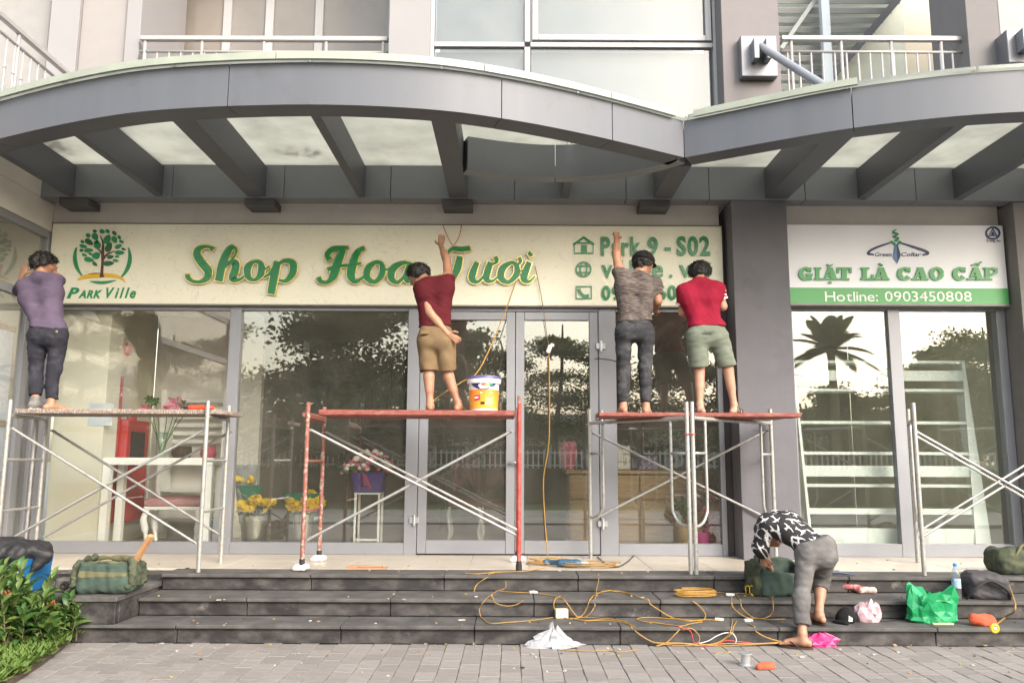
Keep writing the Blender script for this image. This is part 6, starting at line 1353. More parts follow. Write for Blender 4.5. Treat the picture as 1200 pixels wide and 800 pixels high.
for s in (-1, 1): sdfobj('end_flap', sdf([Bx((x+s*.238, y-.02, z+.15), (.032, .15, .105), .03, .03), C((x+s*.22, y-.11, z+.26), (x+s*.19, y+.07, z+.275), .025, .028), C((x+s*.22, y-.11, z+.28), (x+s*.25, y-.12, z+.18), .018, .03)], .008, (), [(.016, 26, 7+s), (.006, 70, 9)], ridge=True), CAMO, t)
sdfobj('opening_rim', sdf([Bx((x, y+.125, z+.265), (.19, .018, .022), .015), C((x-.175, y-.09, z+.25), (x-.03, y-.12, z+.262), .012), C((x-.03, y-.12, z+.262), (x+.155, y-.10, z+.25), .012)], .007, (), [(.010, 34, 9), (.005, 80, 3)]), STRIPE, t)
m = MB(); a, b = Vector((x+.12, y-.0, z+.10)), Vector((x+.37, y-.10, z+.48)); m.bar(a, b, .05, .035, bev=.004); o = m.build('wooden_stick', M('weathered_stick', (.50, .27, .13), .8, var=.25, sc=14)); tag(o, 'short wooden batten sticking out of the left tool bag', 'wooden stick')
p = Vector((-3.80, -2.18, TZ)); m = MB(); m.box(p.x-.07, p.x+.07, p.y-.02, p.y+.10, TZ+.001, TZ+.115, .012); q = p; o = m.build('metal_tool_case', M('scuffed_grey_case', (.15, .14, .13), .6, .3, var=.35, sc=20)); tag(o, 'scuffed grey metal tool block beside the left tool bag', 'tool')
m = MB(); m.lathe([(0, 0), (.035, 0), (.03, .02), (.018, .022), (0, .01)], (p.x+.02, p.y-.021, TZ+.06), 14, Matrix.Rotation(PI/2, 3, 'X')); m.build('dial', BLACKR, o)
m = MB(); m.tube(spline([(p.x-.07, p.y+.02, TZ+.05), (p.x-.13, p.y-.02, TZ+.03), (p.x-.17, p.y+.02, TZ+.012)], 5), .01, 6); m.build('cord', BLACKR, o, True)
# open tool bag in front of the bending man
p = atz(915, 699, .30); x, y, z = p.x+.02, p.y+.13, .30
t = thing('tool_bag', 'open green canvas tool bag under the bending man', 'bag', (x, y, z)); B_ = [Bx((x+.03, y, z+.12), (.23, .16, .13), .05, .04, .08), Bx((x-.02, y+.02, z+.22), (.19, .14, .09), .04, .05, .08)]
sdfobj('body', sdf(B_, .008, [((0, 0, z+.001), (0, 0, -1)), ((x, y, z+.27), (.10, -.42, 1))], WR, [Bx((x+.02, y, z+.26), (.16, .11, .17), .05)]), CAMO2, t)
sdfobj('end_flap', sdf([Bx((x-.235, y-.02, z+.15), (.04, .14, .15), .03, .03, .1), C((x-.23, y-.12, z+.30), (x-.20, y-.05, z+.33), .03, .02)], .008, [((0, 0, z+.001), (0, 0, -1))], [(.014, 22, 17), (.006, 60, 18)]), CAMO, t)
# dark grey bag and olive duffel at the right
p = atz(1157, 703, .30); x, y, z = p.x, p.y+.14, .30
heap('shoulder_bag', 'dark grey soft bag lying on the second step by the water bottle', 'bag', M('dark_grey_nylon', (.05, .045, .05), .7, var=.3, sc=12, bump=.2), [Bx((x+.06, y, z+.10), (.17, .14, .11), .06, .04, -.1), Bx((x+.04, y+.01, z+.16), (.12, .11, .055), .05, .05, -.1)], .007, [(.012, 18, 8), (.007, 45, 9), (.003, 90, 3)], z)
p = atz(1196, 694, FZ-.14); x, y, z = p.x+.08, -1.30, FZ
heap('duffel_bag', 'olive canvas duffel bag on the porch at the right edge', 'bag', CAMO, [Bx((x+.16, y, z+.11), (.34, .17, .12), .08, .05), C((x-.05, y-.05, z+.18), (x+.3, y-.08, z+.21), .05)], .009, [(.020, 16, 18), (.010, 40, 19)], z)
p = atz(1157, 703, .30); m = MB(); m.tube(spline([(p.x-.17, p.y+.02, .31), (p.x-.12, p.y-.035, .40), (p.x+.02, p.y-.03, .47), (p.x+.16, p.y-.04, .39), (p.x+.2, p.y+.0, .31)], 6), .014, 6); m.build('strap', M('black_webbing', (.02, .02, .022), .8), bpy.data.objects['shoulder_bag'], True)
m = MB(); x = atz(1196, 694, FZ-.14).x+.08; m.tube(spline([(x-.1, -1.42, FZ+.05), (x-.02, -1.47, FZ+.20), (x+.1, -1.40, FZ+.27), (x+.25, -1.47, FZ+.18), (x+.3, -1.48, FZ+.06)], 6), .014, 6); m.build('strap', bpy.data.materials['khaki_canvas_stripe'], bpy.data.objects['duffel_bag'], True)
# water bottle
p = atz(1121, 692, .30); z = .30; pb_ = (at(1120, 675, -1.90).x, -1.90, z)
t = thing('water_bottle', 'clear plastic water bottle with blue label behind the green bag', 'bottle', pb_)
m = MB(); m.lathe([(0, .001), (.034, .002), (.037, .02), (.037, .20), (.034, .235), (.016, .275), (.015, .29), (0, .29)], pb_, 18); m.build('bottle', glassmat('bottle_plastic', .05, (.75, .85, .92), .1, .1), t, True)
m = MB(); m.lathe([(.0375, .10), (.038, .102), (.038, .175), (.0375, .177)], pb_, 18); m.build('label', M('pale_blue_label', (.20, .38, .62), .4, sc=30, col2=(.62, .70, .78)), t, True); m = MB(); m.lathe([(.0165, .285), (.0175, .286), (.0175, .31), (0, .312)], pb_, 14); m.build('cap', M('blue_cap', (.05, .22, .62), .4), t, 40)
# green carrier bag
p0, p1 = atz(1072, 731, .15), atz(1130, 731, .15); x0, x1, y, z = p0.x+.02, p1.x-.02, p0.y+.12, .15
crumple('carrier_bag', 'bright green plastic carrier bag on the lowest step', ((x0+x1)/2-.01, y-.02, z), x1-x0+.02, .20, .24, PLASG, 5, ((PI, .42, .40), (-.1, .36, .45)), ((0, .88), (.08, .97), (.25, .95), (.45, .97), (.68, .98), (.86, .98), (1, .95)), .15, 26)

p = atz(1104, 731, .15); m = MB(); m.obox((p.x, p.y-.0, .156), (.17, .06, .012), Matrix.Rotation(-.05, 3, 'Z'), .003); o = m.build('cardboard_strip', M('pale_card', (.62, .55, .30), .8)); tag(o, 'pale yellow card strip in front of the green carrier bag', 'card')
# pink bag, pale pink bag, cap, glove, knife, small bottle
p = atz(962, 757, 0); x, y = p.x, p.y+.04
crumple('pink_bag', 'crumpled hot pink plastic bag on the paving by the flip flop', (x, y-.02, 0), .27, .13, .10, M('hot_pink_film', (.62, .03, .17), .4, var=.15, sc=18), 7, (), ((0, .9), (.2, 1.0), (.5, .95), (.8, .75), (1, .4)), .30, 18)
p = atz(1020, 730, .15); x, y, z = p.x, p.y+.08, .15
crumple('plastic_bag', 'pale pink plastic bag standing behind the black cap', (x+.01, y, z), .21, .13, .15, M('pale_pink_film', (.60, .42, .46), .35, var=.2, sc=30, trans=.2), 9, ((.2, .2, .5),), ((0, .9), (.2, 1.0), (.5, 1.0), (.8, .9), (1, .75)), .22, 18)
p = atz(994, 731, .15); x, y, z = p.x, p.y+.05, .15; t = thing('baseball_cap', 'black cap with white lettering block lying on the lowest step', 'cap', (x, y, z))
sdfobj('crown', sdf([C((x, y+.02, z+.03), (x+.02, y+.02, z+.05), .075)], .006, [((0, 0, z+.002), (0, 0, -1))], (.003, 40, 3)), bpy.data.materials['black_cap_cloth'], t)
m = MB()
for r_ in range(4):
    for c_ in range(3): m.obox((x+.008+.012*c_+.002*r_, y-.050+.004*r_-.0*c_, z+.03+.018*r_), (.009, .012, .013), Matrix.Rotation(-.4, 3, 'X'))
m.v = [(v[0], y+.02-math.sqrt(max(.0775**2-(v[0]-x-.01)**2-(v[2]-z-.04)**2, .0004)), v[2]) if True else v for v in m.v]
m2 = MB(); n_ = len(m.v); m2.add(m.v+[(v[0], v[1]+.004, v[2]) for v in m.v], m.f); m2.build('lettering', WPR, t)
sdfobj('peak', sdf([C((x-.06, y-.02, z+.012), (x-.02, y-.09, z+.010), .02, .014, .02), C((x-.10, y-.01, z+.014), (x-.04, y-.08, z+.012), .016)], .006, [((0, 0, z+.002), (0, 0, -1))]), bpy.data.materials['black_cap_cloth'], t)
p = atz(974, 724, .15); m = MB(); R_m = Matrix.Rotation(PI/2, 3, 'Y'); m.lathe([(0, 0), (.02, 0), (.022, .02), (.022, .06), (.012, .07), (.012, .085), (0, .085)], (p.x-.03, p.y+.06, .1725), 14, R_m); o = m.build('glue_bottle', M('white_bottle', (.65, .66, .60), .4), None, 40); tag(o, 'small white bottle lying beside the black cap', 'bottle')
p = atz(985, 691, .30); t = thing('utility_knife', 'yellow handled knife lying on the second step beside the gloves', 'knife', (p.x, p.y, .30)); m = MB(); m.obox((p.x-.03, p.y, .315), (.13, .028, .026), Matrix.Rotation(-.05, 3, 'Z'), .008); m.build('handle', M('yellow_plastic', (.72, .42, .02), .4), t); m = MB(); m.obox((p.x+.09, p.y-.006, .313), (.11, .032, .024), Matrix.Rotation(-.05, 3, 'Z'), .008); m.build('blade_housing', BLACKR, t)
p = atz(1008, 696, .30); x, y, z = p.x, p.y+.06, .30
heap('work_glove', 'crumpled red and pink work gloves on the second step', 'gloves', M('red_pink_glove', (.38, .10, .10), .8, sc=14, col2=(.62, .42, .38), lo=.45, hi=.55), [C((x-.12, y+.06, z+.06), (x, y+.02, z+.04), .028), C((x, y+.02, z+.04), (x+.14, y-.03, z+.028), .03), C((x+.02, y-.02, z+.025), (x+.12, y+.02, z+.03), .025)], .006, [(.007, 50, 53)], z)
p = atz(975, 674, FZ); m = MB(); m.tube([(p.x-.12, p.y, FZ+.03), (p.x+.06, p.y-.01, FZ+.03)], .018, 8); m.tube([(p.x+.06, p.y-.01, FZ+.03), (p.x+.2, p.y-.03, FZ+.012)], [.014, .006], 8); o = m.build('soldering_tool', M('blue_black_tool', (.03, .05, .10), .5), None, 40); tag(o, 'dark blue pencil shaped tool at the porch edge behind the bending man', 'tool')
# tape with orange rope
p = atz(1158, 734, .15); x, y, z = p.x, p.y, .15
heap('orange_cloth', 'orange red rag on the lowest step at the right', 'rag', M('orange_red_cloth', (.55, .09, .04), .8, var=.3, sc=20), [C((x-.08, y+.05, z+.05), (x+.04, y+.05, z+.045), .045), C((x-.03, y+.03, z+.03), (x+.05, y+.03, z+.02), .035)], .006, [(.008, 40, 63), (.004, 90, 64)], z)
p = atz(1166, 741, .15); m = MB()
m.tube([(p.x+.028*math.cos(a), p.y-.0, z+.034+.028*math.sin(a)) for a in [2*PI*k/16 for k in range(16)]], .011, 8, True); o = m.build('cable_ring', bpy.data.materials['yellow_plastic']); tag(o, 'yellow plastic ring standing beside the orange rag', 'ring'); m = MB(); m.tube([(p.x-.012, p.y, z+.034), (p.x+.012, p.y, z+.034)], .012, 8); m.build('hub', WPR, o)
p = atz(874, 779, 0); m = MB(); m.lathe([(0, .001), (.05, .001), (.05, .009), (.033, .011), (.033, .079), (.05, .081), (.05, .090), (.015, .090), (.015, .07), (0, .07)], (p.x, p.y, 0), 20); o = m.build('wire_spool', M('silver_spool', (.55, .55, .57), .35, .6), None, 40); tag(o, 'silver and white wire spool standing on the paving', 'spool')
p = atz(897, 784, 0); x, y = p.x, p.y
heap('orange_rag', 'flat orange red rag on the paving beside the wire spool', 'rag', bpy.data.materials['orange_red_cloth'], [C((x-.05, y, .012), (x+.05, y+.02, .012), .028), C((x-.02, y+.02, .02), (x+.03, y+.01, .02), .025)], .005, [(.006, 60, 73)], 0)
# cooler box with jacket
x, y, z = at(2, 660, -2.1).x, -2.10, TZ+.003
t = thing('blue_box', 'bright blue crate with white emblem under a black jacket at the left', 'box', (x, y, z)); CB = M('blue_plastic_crate', (.015, .14, .36), .4, var=.12)
m = MB(); m.add([(x-.31, y-.18, z+.001), (x+.31, y-.18, z+.001), (x+.31, y+.18, z+.001), (x-.31, y+.18, z+.001), (x-.335, y-.20, z+.28), (x+.335, y-.20, z+.28), (x+.335, y+.20, z+.28), (x-.335, y+.20, z+.28)], [(0, 3, 2, 1), (0, 1, 5, 4), (1, 2, 6, 5), (2, 3, 7, 6), (3, 0, 4, 7), (4, 5, 6, 7)]); m.build('crate', CB, t)
ec = at(16, 674, y-.215); m = MB()
fe = lambda u, v, d: (u, y-.178-.022*(v-z)/.28-d, v)
m.ribbon([(ec.x+.030*math.cos(a), ec.z+.030*math.sin(a), .014) for a in [2*PI*k/14 for k in range(14)]], fe, -.004, .006, 0, 2, True); m.ribbon([(ec.x, ec.z-.02, .014), (ec.x, ec.z+.02, .014)], fe, -.004, .0055, 0, 2); m.build('emblem', WPR, t)
for k, w_ in enumerate((.022, .018, .012, .012, .016, .012, .012)): m = MB(); xx = ec.x-.09+.027*k; m.box(xx, xx+w_, y-.197, y-.178, ec.z-.07, ec.z-.07+(.028 if k in (0, 3) else .02)); m.build('emblem_bar', WPR, t)
heap('black_jacket', 'rumpled black jacket thrown over the blue crate', 'jacket', M('black_nylon', (.018, .017, .02), .6, var=.4, sc=10, bump=.2), [Bx((x-.02, y, z+.315), (.34, .215, .075), .06, .05), Bx((x+.04, y, z+.37), (.22, .17, .055), .05, .06), Bx((x+.17, y-.205, z+.17), (.09, .022, .15), .02, .05), Bx((x-.26, y-.21, z+.26), (.09, .022, .08), .02, .05), C((x+.30, y-.1, z+.34), (x+.41, y-.06, z+.29), .065, .05), C((x+.40, y-.08, z+.29), (x+.34, y-.16, z+.17), .05, .03), C((x-.1, y-.19, z+.33), (x+.2, y-.21, z+.30), .045)], .009, [(.020, 12, 83), (.012, 30, 84), (.005, 70, 85)], None, sm=1)



# ================================================================ CABLES
YC = M('yellow_cord', (.40, .22, .045), .5, var=.2, sc=20); YC2 = M('ochre_cord', (.32, .19, .06), .5, var=.2, sc=20); REDW = M('red_wire_sheath', (.50, .05, .06), .5); WHW = M('white_wire_sheath', (.70, .68, .65), .5); BLW = M('black_cord', (.015, .015, .015), .5)
def stepz(y):
    return FZ if y > -1.585 else .30 if y > -2.01 else .15 if y > -2.385 else 0.
def floorpt(px, py, r):                       # where a cord seen at this place lies: porch, treads, nosing faces or paving
    for z, ya, yb in ((FZ, -1.585, .0), (.30, -2.01, -1.585), (.15, -2.385, -2.01), (0, -9, -2.385)):
        p = atz(px, py, z)
        if ya <= p.y <= yb: return Vector((p.x, p.y, z+r))
    for y, z0, z1 in ((-1.585, .30, FZ), (-2.01, .15, .30), (-2.385, 0, .15)):
        p = at(px, py, y)
        if z0-.02 <= p.z <= z1+.02: return Vector((p.x, y-r, p.z))
    return atz(px, py, 0)+Vector((0, 0, r))
def cord(label, pts, mat, r=.0045, fl=True, n=6, group='extension cords across the steps', lift=0.):
    P = [floorpt(px, py, r+.003+lift) for px, py in pts] if fl else [Vector(p) for p in pts]
    S = spline(P, 10)
    if fl:
        for s in S:                            # stay outside the stone
            z = stepz(s.y-.004)+r+.002
            if s.z < z:
                if z-s.z < .05: s.z = z
                else:
                    for yn in (-1.585, -2.01, -2.385):
                        if s.y > yn and s.y-yn < .12: s.y = yn-r-.005; break
                    else: s.z = z
    m = MB(); m.tube(S, r, n); o = m.build('cable', mat, None, True); tag(o, label, 'cable', group); return o
def zc4(P): return [(540+x/5.925, 640+y/5.925) for x, y in P]
def zc5(P): return [(720+x/6, 660+y/6) for x, y in P]
cord('yellow cord trailing along the porch edge left of the red scaffold foot', zc4([(30, 190), (120, 195), (220, 185), (320, 180), (430, 178), (520, 165), (590, 150)]), YC)
cord('yellow cord looped down from the porch edge at the left', zc4([(260, 180), (180, 215), (110, 265), (92, 320)]), YC)
cord('ochre cord with a big loop over the lowest step', zc4([(310, 240), (308, 285), (250, 315), (170, 370), (130, 430), (145, 500), (200, 538), (330, 532), (480, 520), (650, 492)]), YC2)
cord('ochre cord end curling on the second step', zc4([(190, 355), (240, 390), (320, 412), (390, 400), (435, 372)]), YC2)
cord('yellow cord running along the second step from the loop', zc4([(270, 310), (380, 322), (490, 328), (600, 340), (680, 360), (730, 385), (770, 440), (805, 485)]), YC)
cord('yellow cord hooked round the ivory socket box', zc4([(690, 350), (650, 375), (650, 430), (690, 480), (760, 508), (830, 485), (870, 435), (900, 370), (950, 330), (1030, 305), (1110, 315), (1185, 345)]), YC)
cord('yellow cord hanging from the porch to the lowest step', zc4([(960, 195), (945, 280), (938, 350), (920, 430), (870, 485), (820, 490)]), YC2)
cord('yellow cord running along the lowest step to the right', zc4([(760, 500), (860, 520), (980, 515), (1080, 525), (1150, 540), (1190, 570)]), YC)
cord('ochre cord lying beside it along the lowest step', zc4([(800, 485), (900, 495), (1000, 505), (1090, 515), (1160, 535)]), YC2)
cord('yellow cord on the paving in front of the white bag', zc4([(690, 722), (800, 728), (900, 732), (1020, 728), (1110, 738), (1230, 722)]), YC2)
cord('yellow cord falling from the second step towards the paving', zc5([(0, 190), (90, 210), (190, 250), (290, 310), (400, 375), (500, 400), (610, 405), (640, 360), (600, 300), (545, 262)]), YC)
cord('ochre cord sweeping across the lowest step', zc5([(0, 400), (90, 420), (150, 475), (230, 530), (300, 555), (420, 555), (560, 562)]), YC)
cord('yellow hairpin of cord on the lowest step', zc5([(480, 460), (350, 430), (220, 415), (160, 400), (190, 380), (300, 382), (420, 395), (520, 410), (640, 400), (760, 410)]), YC)
cord('yellow cord loop over the bottom riser', zc5([(620, 415), (500, 440), (430, 490), (370, 550), (300, 585), (320, 570), (460, 560), (590, 570), (800, 560), (1000, 560), (1180, 550)]), YC)
cord('ochre cord arching over the bottom riser', zc5([(480, 465), (540, 455), (590, 500), (590, 550), (520, 575), (400, 580)]), YC2)
cord('yellow cord dropping past the white plugs', zc5([(830, 400), (820, 460), (790, 510), (730, 550), (650, 570)]), YC)
cord('ochre cord dropping beside it to the paving', zc5([(860, 410), (830, 480), (770, 530), (690, 565), (560, 575)]), YC2)
cord('yellow cord looping from the green bag to the lowest step', zc5([(830, 220), (825, 290), (880, 350), (960, 385), (1050, 390), (1100, 355), (1115, 300), (1080, 230), (1030, 195)]), YC)
cord('yellow cord running right along the lowest step', zc5([(860, 225), (890, 300), (940, 355), (1000, 385), (1100, 400), (1200, 395)]), YC2)
cord('ochre cord from the plugs to the flip flop', zc5([(940, 425), (1000, 480), (1090, 525), (1180, 548)]), YC)
cord('long yellow cord over the paving at the right foot', zc5([(590, 560), (720, 575), (870, 570), (1010, 562), (1160, 556)]), YC, lift=.004)
cord('red wire tangled with the yellow cords', zc5([(370, 430), (470, 450), (530, 470), (550, 520), (560, 550), (620, 580), (700, 575), (780, 540), (860, 545), (960, 555)]), REDW, .004)
cord('white wire loop over the bottom riser', zc5([(590, 560), (660, 540), (720, 505), (780, 485), (830, 490), (855, 530), (850, 555)]), WHW, .004)
coil = [Vector((0, 0, 0))]; q = atz(720+575/6, 660+235/6, .30); P = [Vector((q.x+(.16+.008*(k % 5))*math.cos(k*.5), q.y+.01+(.075+.004*(k % 3))*math.sin(k*.5), .306+.0011*k)) for k in range(56)]
cord('coil of yellow cord on the second step', P, YC, .0055, False); cord('yellow cord from the coil to the green bag', zc5([(640, 215), (720, 208), (800, 215), (880, 215), (960, 225)]), YC2)
q = atz(642, 661, FZ); P = [Vector((q.x+(.18+.05*math.sin(k*.37))*math.cos(k*.52), q.y-.02+(.11+.03*math.cos(k*.6))*math.sin(k*.52), FZ+.007+.0012*k)) for k in range(50)]
cord('tangle of yellow cord on the porch beside the red scaffold foot', P, YC, .0055, False)
q = atz(695, 665, FZ); P = [Vector((q.x+(.26+.05*math.sin(k*.41))*math.cos(k*.5), q.y+.01+(.07+.03*math.cos(k*.6))*math.sin(k*.5), FZ+.007+.0012*k)) for k in range(46)]
cord('tangle of yellow cord on the porch under the blue drill', P, YC2, .0055, False)
P = [at(605, 328, -.13), at(590, 370, -.35), at(562, 432, -.75), at(540, 448, -.8), at(512, 466, -.95)]; P.append(Vector((P[-1].x-.08, -1.05, FZ+H+.04)))
cord('yellow cord hanging from the sign letters to the red planks', P, YC, .006, False, group='cords hanging from the sign')
P = [at(627, 312, -.13), at(634, 345, -.14), at(640, 385, -.12), at(643, 405, -.12)]
cord('thin brown cord hanging from the last sign letter to a white plug', P, M('brown_cord', (.22, .15, .08), .6), .0045, False, group='cords hanging from the sign')
P = [at(643, 415, -.12), at(644, 470, -.14), at(643, 520, -.15), at(637, 560, -.15), at(638, 600, -.17), at(641, 640, -.20)]; P.append(Vector((P[-1].x, -.35, FZ+.01)))
cord('yellow cord hanging down the right glass door', P, YC, .007, False, group='cords hanging from the sign')
m = MB(); q = at(643.5, 409, -.12); m.obox((q.x, -.12, q.z), (.05, .045, .10), Matrix.Rotation(.35, 3, 'Y'), .008); m.obox((q.x+.035, -.12, q.z+.045), (.05, .04, .035), Matrix.Rotation(.35, 3, 'Y'), .006); o = m.build('plug_connector', M('white_plug', (.72, .72, .70), .4)); tag(o, 'white plug connector hanging in front of the right glass door', 'plug')
P = [at(697, 420, -.06), at(712, 421, -.06), at(740, 426, -.4), at(770, 415, -.5), at(785, 400, -.25)]
cord('black cord stretched from the door hinge towards the two men', P, BLW, .005, False, group='cords hanging from the sign')
P = [at(519, 264, -.11), at(524, 276, -.125), at(531, 287, -.13), at(538, 277, -.13), at(541, 263, -.11)]
cord('thin red wire loop above the raised hand', P, REDW, .004, False, group='cords hanging from the sign')
P = [atz(695, 640, FZ+.3), atz(700, 652, FZ+.01), atz(710, 660, FZ+.006), atz(722, 664, FZ+.006), atz(735, 658, FZ+.006), atz(745, 648, FZ+.006), at(752, 638, -.05)]
cord('black cord curving over the porch below the silver scaffold', P[1:6], BLW, .006, False)
P = [floorpt(1090, 728, .006), floorpt(1060, 726, .006), floorpt(1035, 728, .006), floorpt(1012, 727, .006)]
cord('black cord on the lowest step beside the green bag', P, BLW, .005, False)
P = [Vector((*(atz(1184, 668, FZ).xy), FZ+.19)), Vector((*(atz(1181, 690, .3).xy), .42)), Vector((*(atz(1190, 712, .3).xy), .31)), floorpt(1178, 722, .008), floorpt(1168, 732, .008)]
cord('ochre rope hanging from the duffel bag to the lowest step', P, YC2, .008, False)
for px, py, lb in ((803, 658+8, None), (728+114, 727, 'white plug lying on the lowest step by the cords'), (876, 728, 'second white plug on the lowest step nearer the bag'), (624, 695, 'white plug on the second step among yellow cords'), (855, 698, 'pale plug by the coil of yellow cord'), (651, 760, 'white foam scrap on the paving below the plastic bag')):
    if not lb: continue
    p = floorpt(px, py, .012); m = MB(); m.obox(p, (.06, .03, .024), Matrix.Rotation(random.uniform(-.4, .4), 3, 'Z'), .007); m.obox(p+Vector((.036, .0, 0)), (.02, .018, .016), None, .004); o = m.build('plug', bpy.data.materials['white_plug']); tag(o, lb, 'plug')
p = atz(884, 698, .30); t = thing('wire_comb', 'small yellow plastic cage leaning on the green tool bag', 'plastic clip', (p.x, p.y, .30)); m = MB(); m.obox((p.x+.03, p.y, .312), (.12, .05, .022), Matrix.Rotation(-.2, 3, 'Z'), .006); m.build('base', bpy.data.materials['yellow_plastic'], t); m = MB()
for k in range(4): m.tube(spline([(p.x-.07+.035*k, p.y+.01, .315), (p.x-.075+.035*k, p.y, .38), (p.x-.05+.035*k, p.y-.02, .385), (p.x-.045+.035*k, p.y-.02, .32)], 4), .004, 5)
m.build('loops', bpy.data.materials['yellow_plastic'], t, True)

# crumbs, chips and scraps left by the work
m = MB(); rr = random.Random(21)
for i in range(170):
    px, py = rr.uniform(180, 1190), rr.choice((rr.uniform(656, 672), rr.uniform(696, 703), rr.uniform(724, 733), rr.uniform(753, 795), rr.uniform(753, 770)))
    q = floorpt(px, py, .0); s = rr.uniform(.005, .020)*(1.6 if rr.random() < .12 else 1); m.mi = rr.choice((0, 0, 1, 2, 3)); m.obox(q+Vector((0, 0, .004)), (s*rr.uniform(.6, 2), s, .006), Matrix.Rotation(rr.uniform(0, 3), 3, 'Z'))
o = stuff(m.build('debris', [M('pale_crumb', (.45, .42, .38), .9), M('dark_crumb', (.05, .045, .04), .9), M('wood_chip', (.35, .22, .12), .9), M('yellow_scrap', (.40, .30, .08), .8)])); tag(o, 'small crumbs and scraps scattered over the steps and paving', 'debris')
# ================================================================ PLANTING
SHL = M('glossy_shrub_leaf', (.08, .145, .035), .4, sc=5, col2=(.21, .29, .075), lo=.35, hi=.7, trans=.25); SHD = M('older_shrub_leaf', (.05, .13, .03), .42, var=.3, sc=6, trans=.2); STEM = M('shrub_stem', (.10, .08, .04), .8); COVER = M('ground_cover_leaf', (.075, .14, .025), .5, sc=7, col2=(.17, .25, .05), lo=.3, hi=.7, trans=.25)
bed = MB(); bed.prism([(-7.5, -6), (-3.2, -6), (-3.33, -3.6), (-3.42, -3.1), (-3.55, -2.6), (-3.62, -2.39), (-3.63, -2.35), (-7.5, -2.35)], lambda u, v, d: (u, v, d), -.05, .035); struct(bed.build('planting_bed', SOIL))
shr = thing('flowering_shrub', 'broad leaved green shrub with small red flower tips at the lower left', 'shrub', (-4.1, -2.7, .03))
def leafmesh(n, mat, L=.13, Wd=.05):
    m = MB(); v = []; f = []
    for i in range(6):
        t = i/5; w = Wd*math.sin(PI*(.04+.96*t)**.8)*.5*(1 if i < 5 else 0)+.001; z = .18*L*math.sin(t*2.6)-.06*L*t*t*3
        v += [(-w, t*L, z+.25*w), (0, t*L, z-.004), (w, t*L, z+.25*w)]
    for i in range(5):
        a = 3*i; f += [(a, a+1, a+4, a+3), (a+1, a+2, a+5, a+4)]
    m.add(v, f); return m.build(n, mat, shr, True) if False else m
protos = []
def mkproto(mat):
    m = leafmesh('leaf', mat); me = bpy.data.meshes.new('leaf'); me.from_pydata(m.v, [], m.f); me.materials.append(mat); me.polygons.foreach_set('use_smooth', [True]*len(me.polygons)); return me
LM = [mkproto(SHL), mkproto(SHL), mkproto(SHD)]
rnd = random.Random(11); nl = 0; restl = MB(); base = Vector((-4.1, -2.7, .03))
tips = []
for i in range(84):
    x = rnd.uniform(-4.75, -3.56); y = rnd.uniform(-2.95, -2.42)
    edge = min(1, max(0, (-3.48-x)/.40)); h = (.18+.45*edge)*rnd.uniform(.72, 1.08)
    tips.append((y, x, h))
tips.sort(key=lambda q: q[0])
for (y, x, h) in tips:
    b0 = Vector((x+rnd.uniform(-.08, .08), y, .03)); tp = Vector((x+rnd.uniform(-.1, .12), y+rnd.uniform(-.1, .1), h)); m = MB(); m.tube([b0, b0.lerp(tp, .5)+Vector((.01, 0, .02)), tp], [.007, .006, .003], 5); m.build('stem', STEM, shr)
    for k in range(13):
        f_ = 1-(k/13)*.75; p = b0.lerp(tp, f_); a = k*2.4+rnd.uniform(-.4, .4); el_ = .75-.9*(1-f_)+rnd.uniform(-.2, .2) if k > 3 else .9
        s = rnd.uniform(.75, 1.25)*(.8 if k < 2 else 1); R_m = Matrix.Rotation(a, 3, 'Z') @ Matrix.Rotation(el_, 3, 'X') @ Matrix.Rotation(rnd.uniform(-.4, .4), 3, 'Y')
        if nl < 285 and (y < -2.6 or h > .5) and k < 9 and x > -4.35:
            o = bpy.data.objects.new('leaf', LM[rnd.randrange(3)]); COL.objects.link(o); o.parent = shr; o.location = p-base; o.rotation_euler = R_m.to_euler(); o.scale = (s, s, s); nl += 1
        else:
            lm_ = leafmesh('l', SHL); restl.mi = 0 if rnd.random() < .6 else 1; restl.add([p+R_m @ (Vector(q)*s) for q in lm_.v], lm_.f)
stuff(restl.build('leaf', [SHL, SHD], shr, True))
m = MB()
for (y, x, h) in tips[::11]:
    for k in range(9): m.ball((x+rnd.uniform(-.03, .03), y+rnd.uniform(-.03, .03), h+.0+rnd.uniform(-.02, .02)), .010, 5)
stuff(m.build('flower_tip', M('red_flower_tip', (.28, .06, .03), .6), shr))
gc = MB()
for i in range(7000):
    y = rnd.uniform(-3.9, -2.36); xe = np.interp(y, [-3.7, -3.1, -2.6, -2.39, -2.3], [-3.36, -3.45, -3.57, -3.60, -3.62])+.04*math.sin(y*23)+rnd.gauss(0, .02); x = xe-abs(rnd.gauss(0, .5)); 
    if x < -4.8: continue
    h = rnd.uniform(.02, .10); p = Vector((x, y, .03)); a = rnd.uniform(0, 6.28); d = Vector((math.cos(a)*.5, math.sin(a)*.5, 1))*h; s = Vector((-math.sin(a), math.cos(a), 0))*.014; t_ = p+d; l = Vector((math.cos(a), math.sin(a), .1))*.034
    gc.mi = 0; gc.add([p+d*.6, p+d*.6+l*.5+s, t_+l, p+d*.6+l*.5-s], [(0, 1, 2, 3)])
o = stuff(gc.build('ground_cover', COVER)); tag(o, 'low bright green ground cover along the paving edge', 'ground cover')

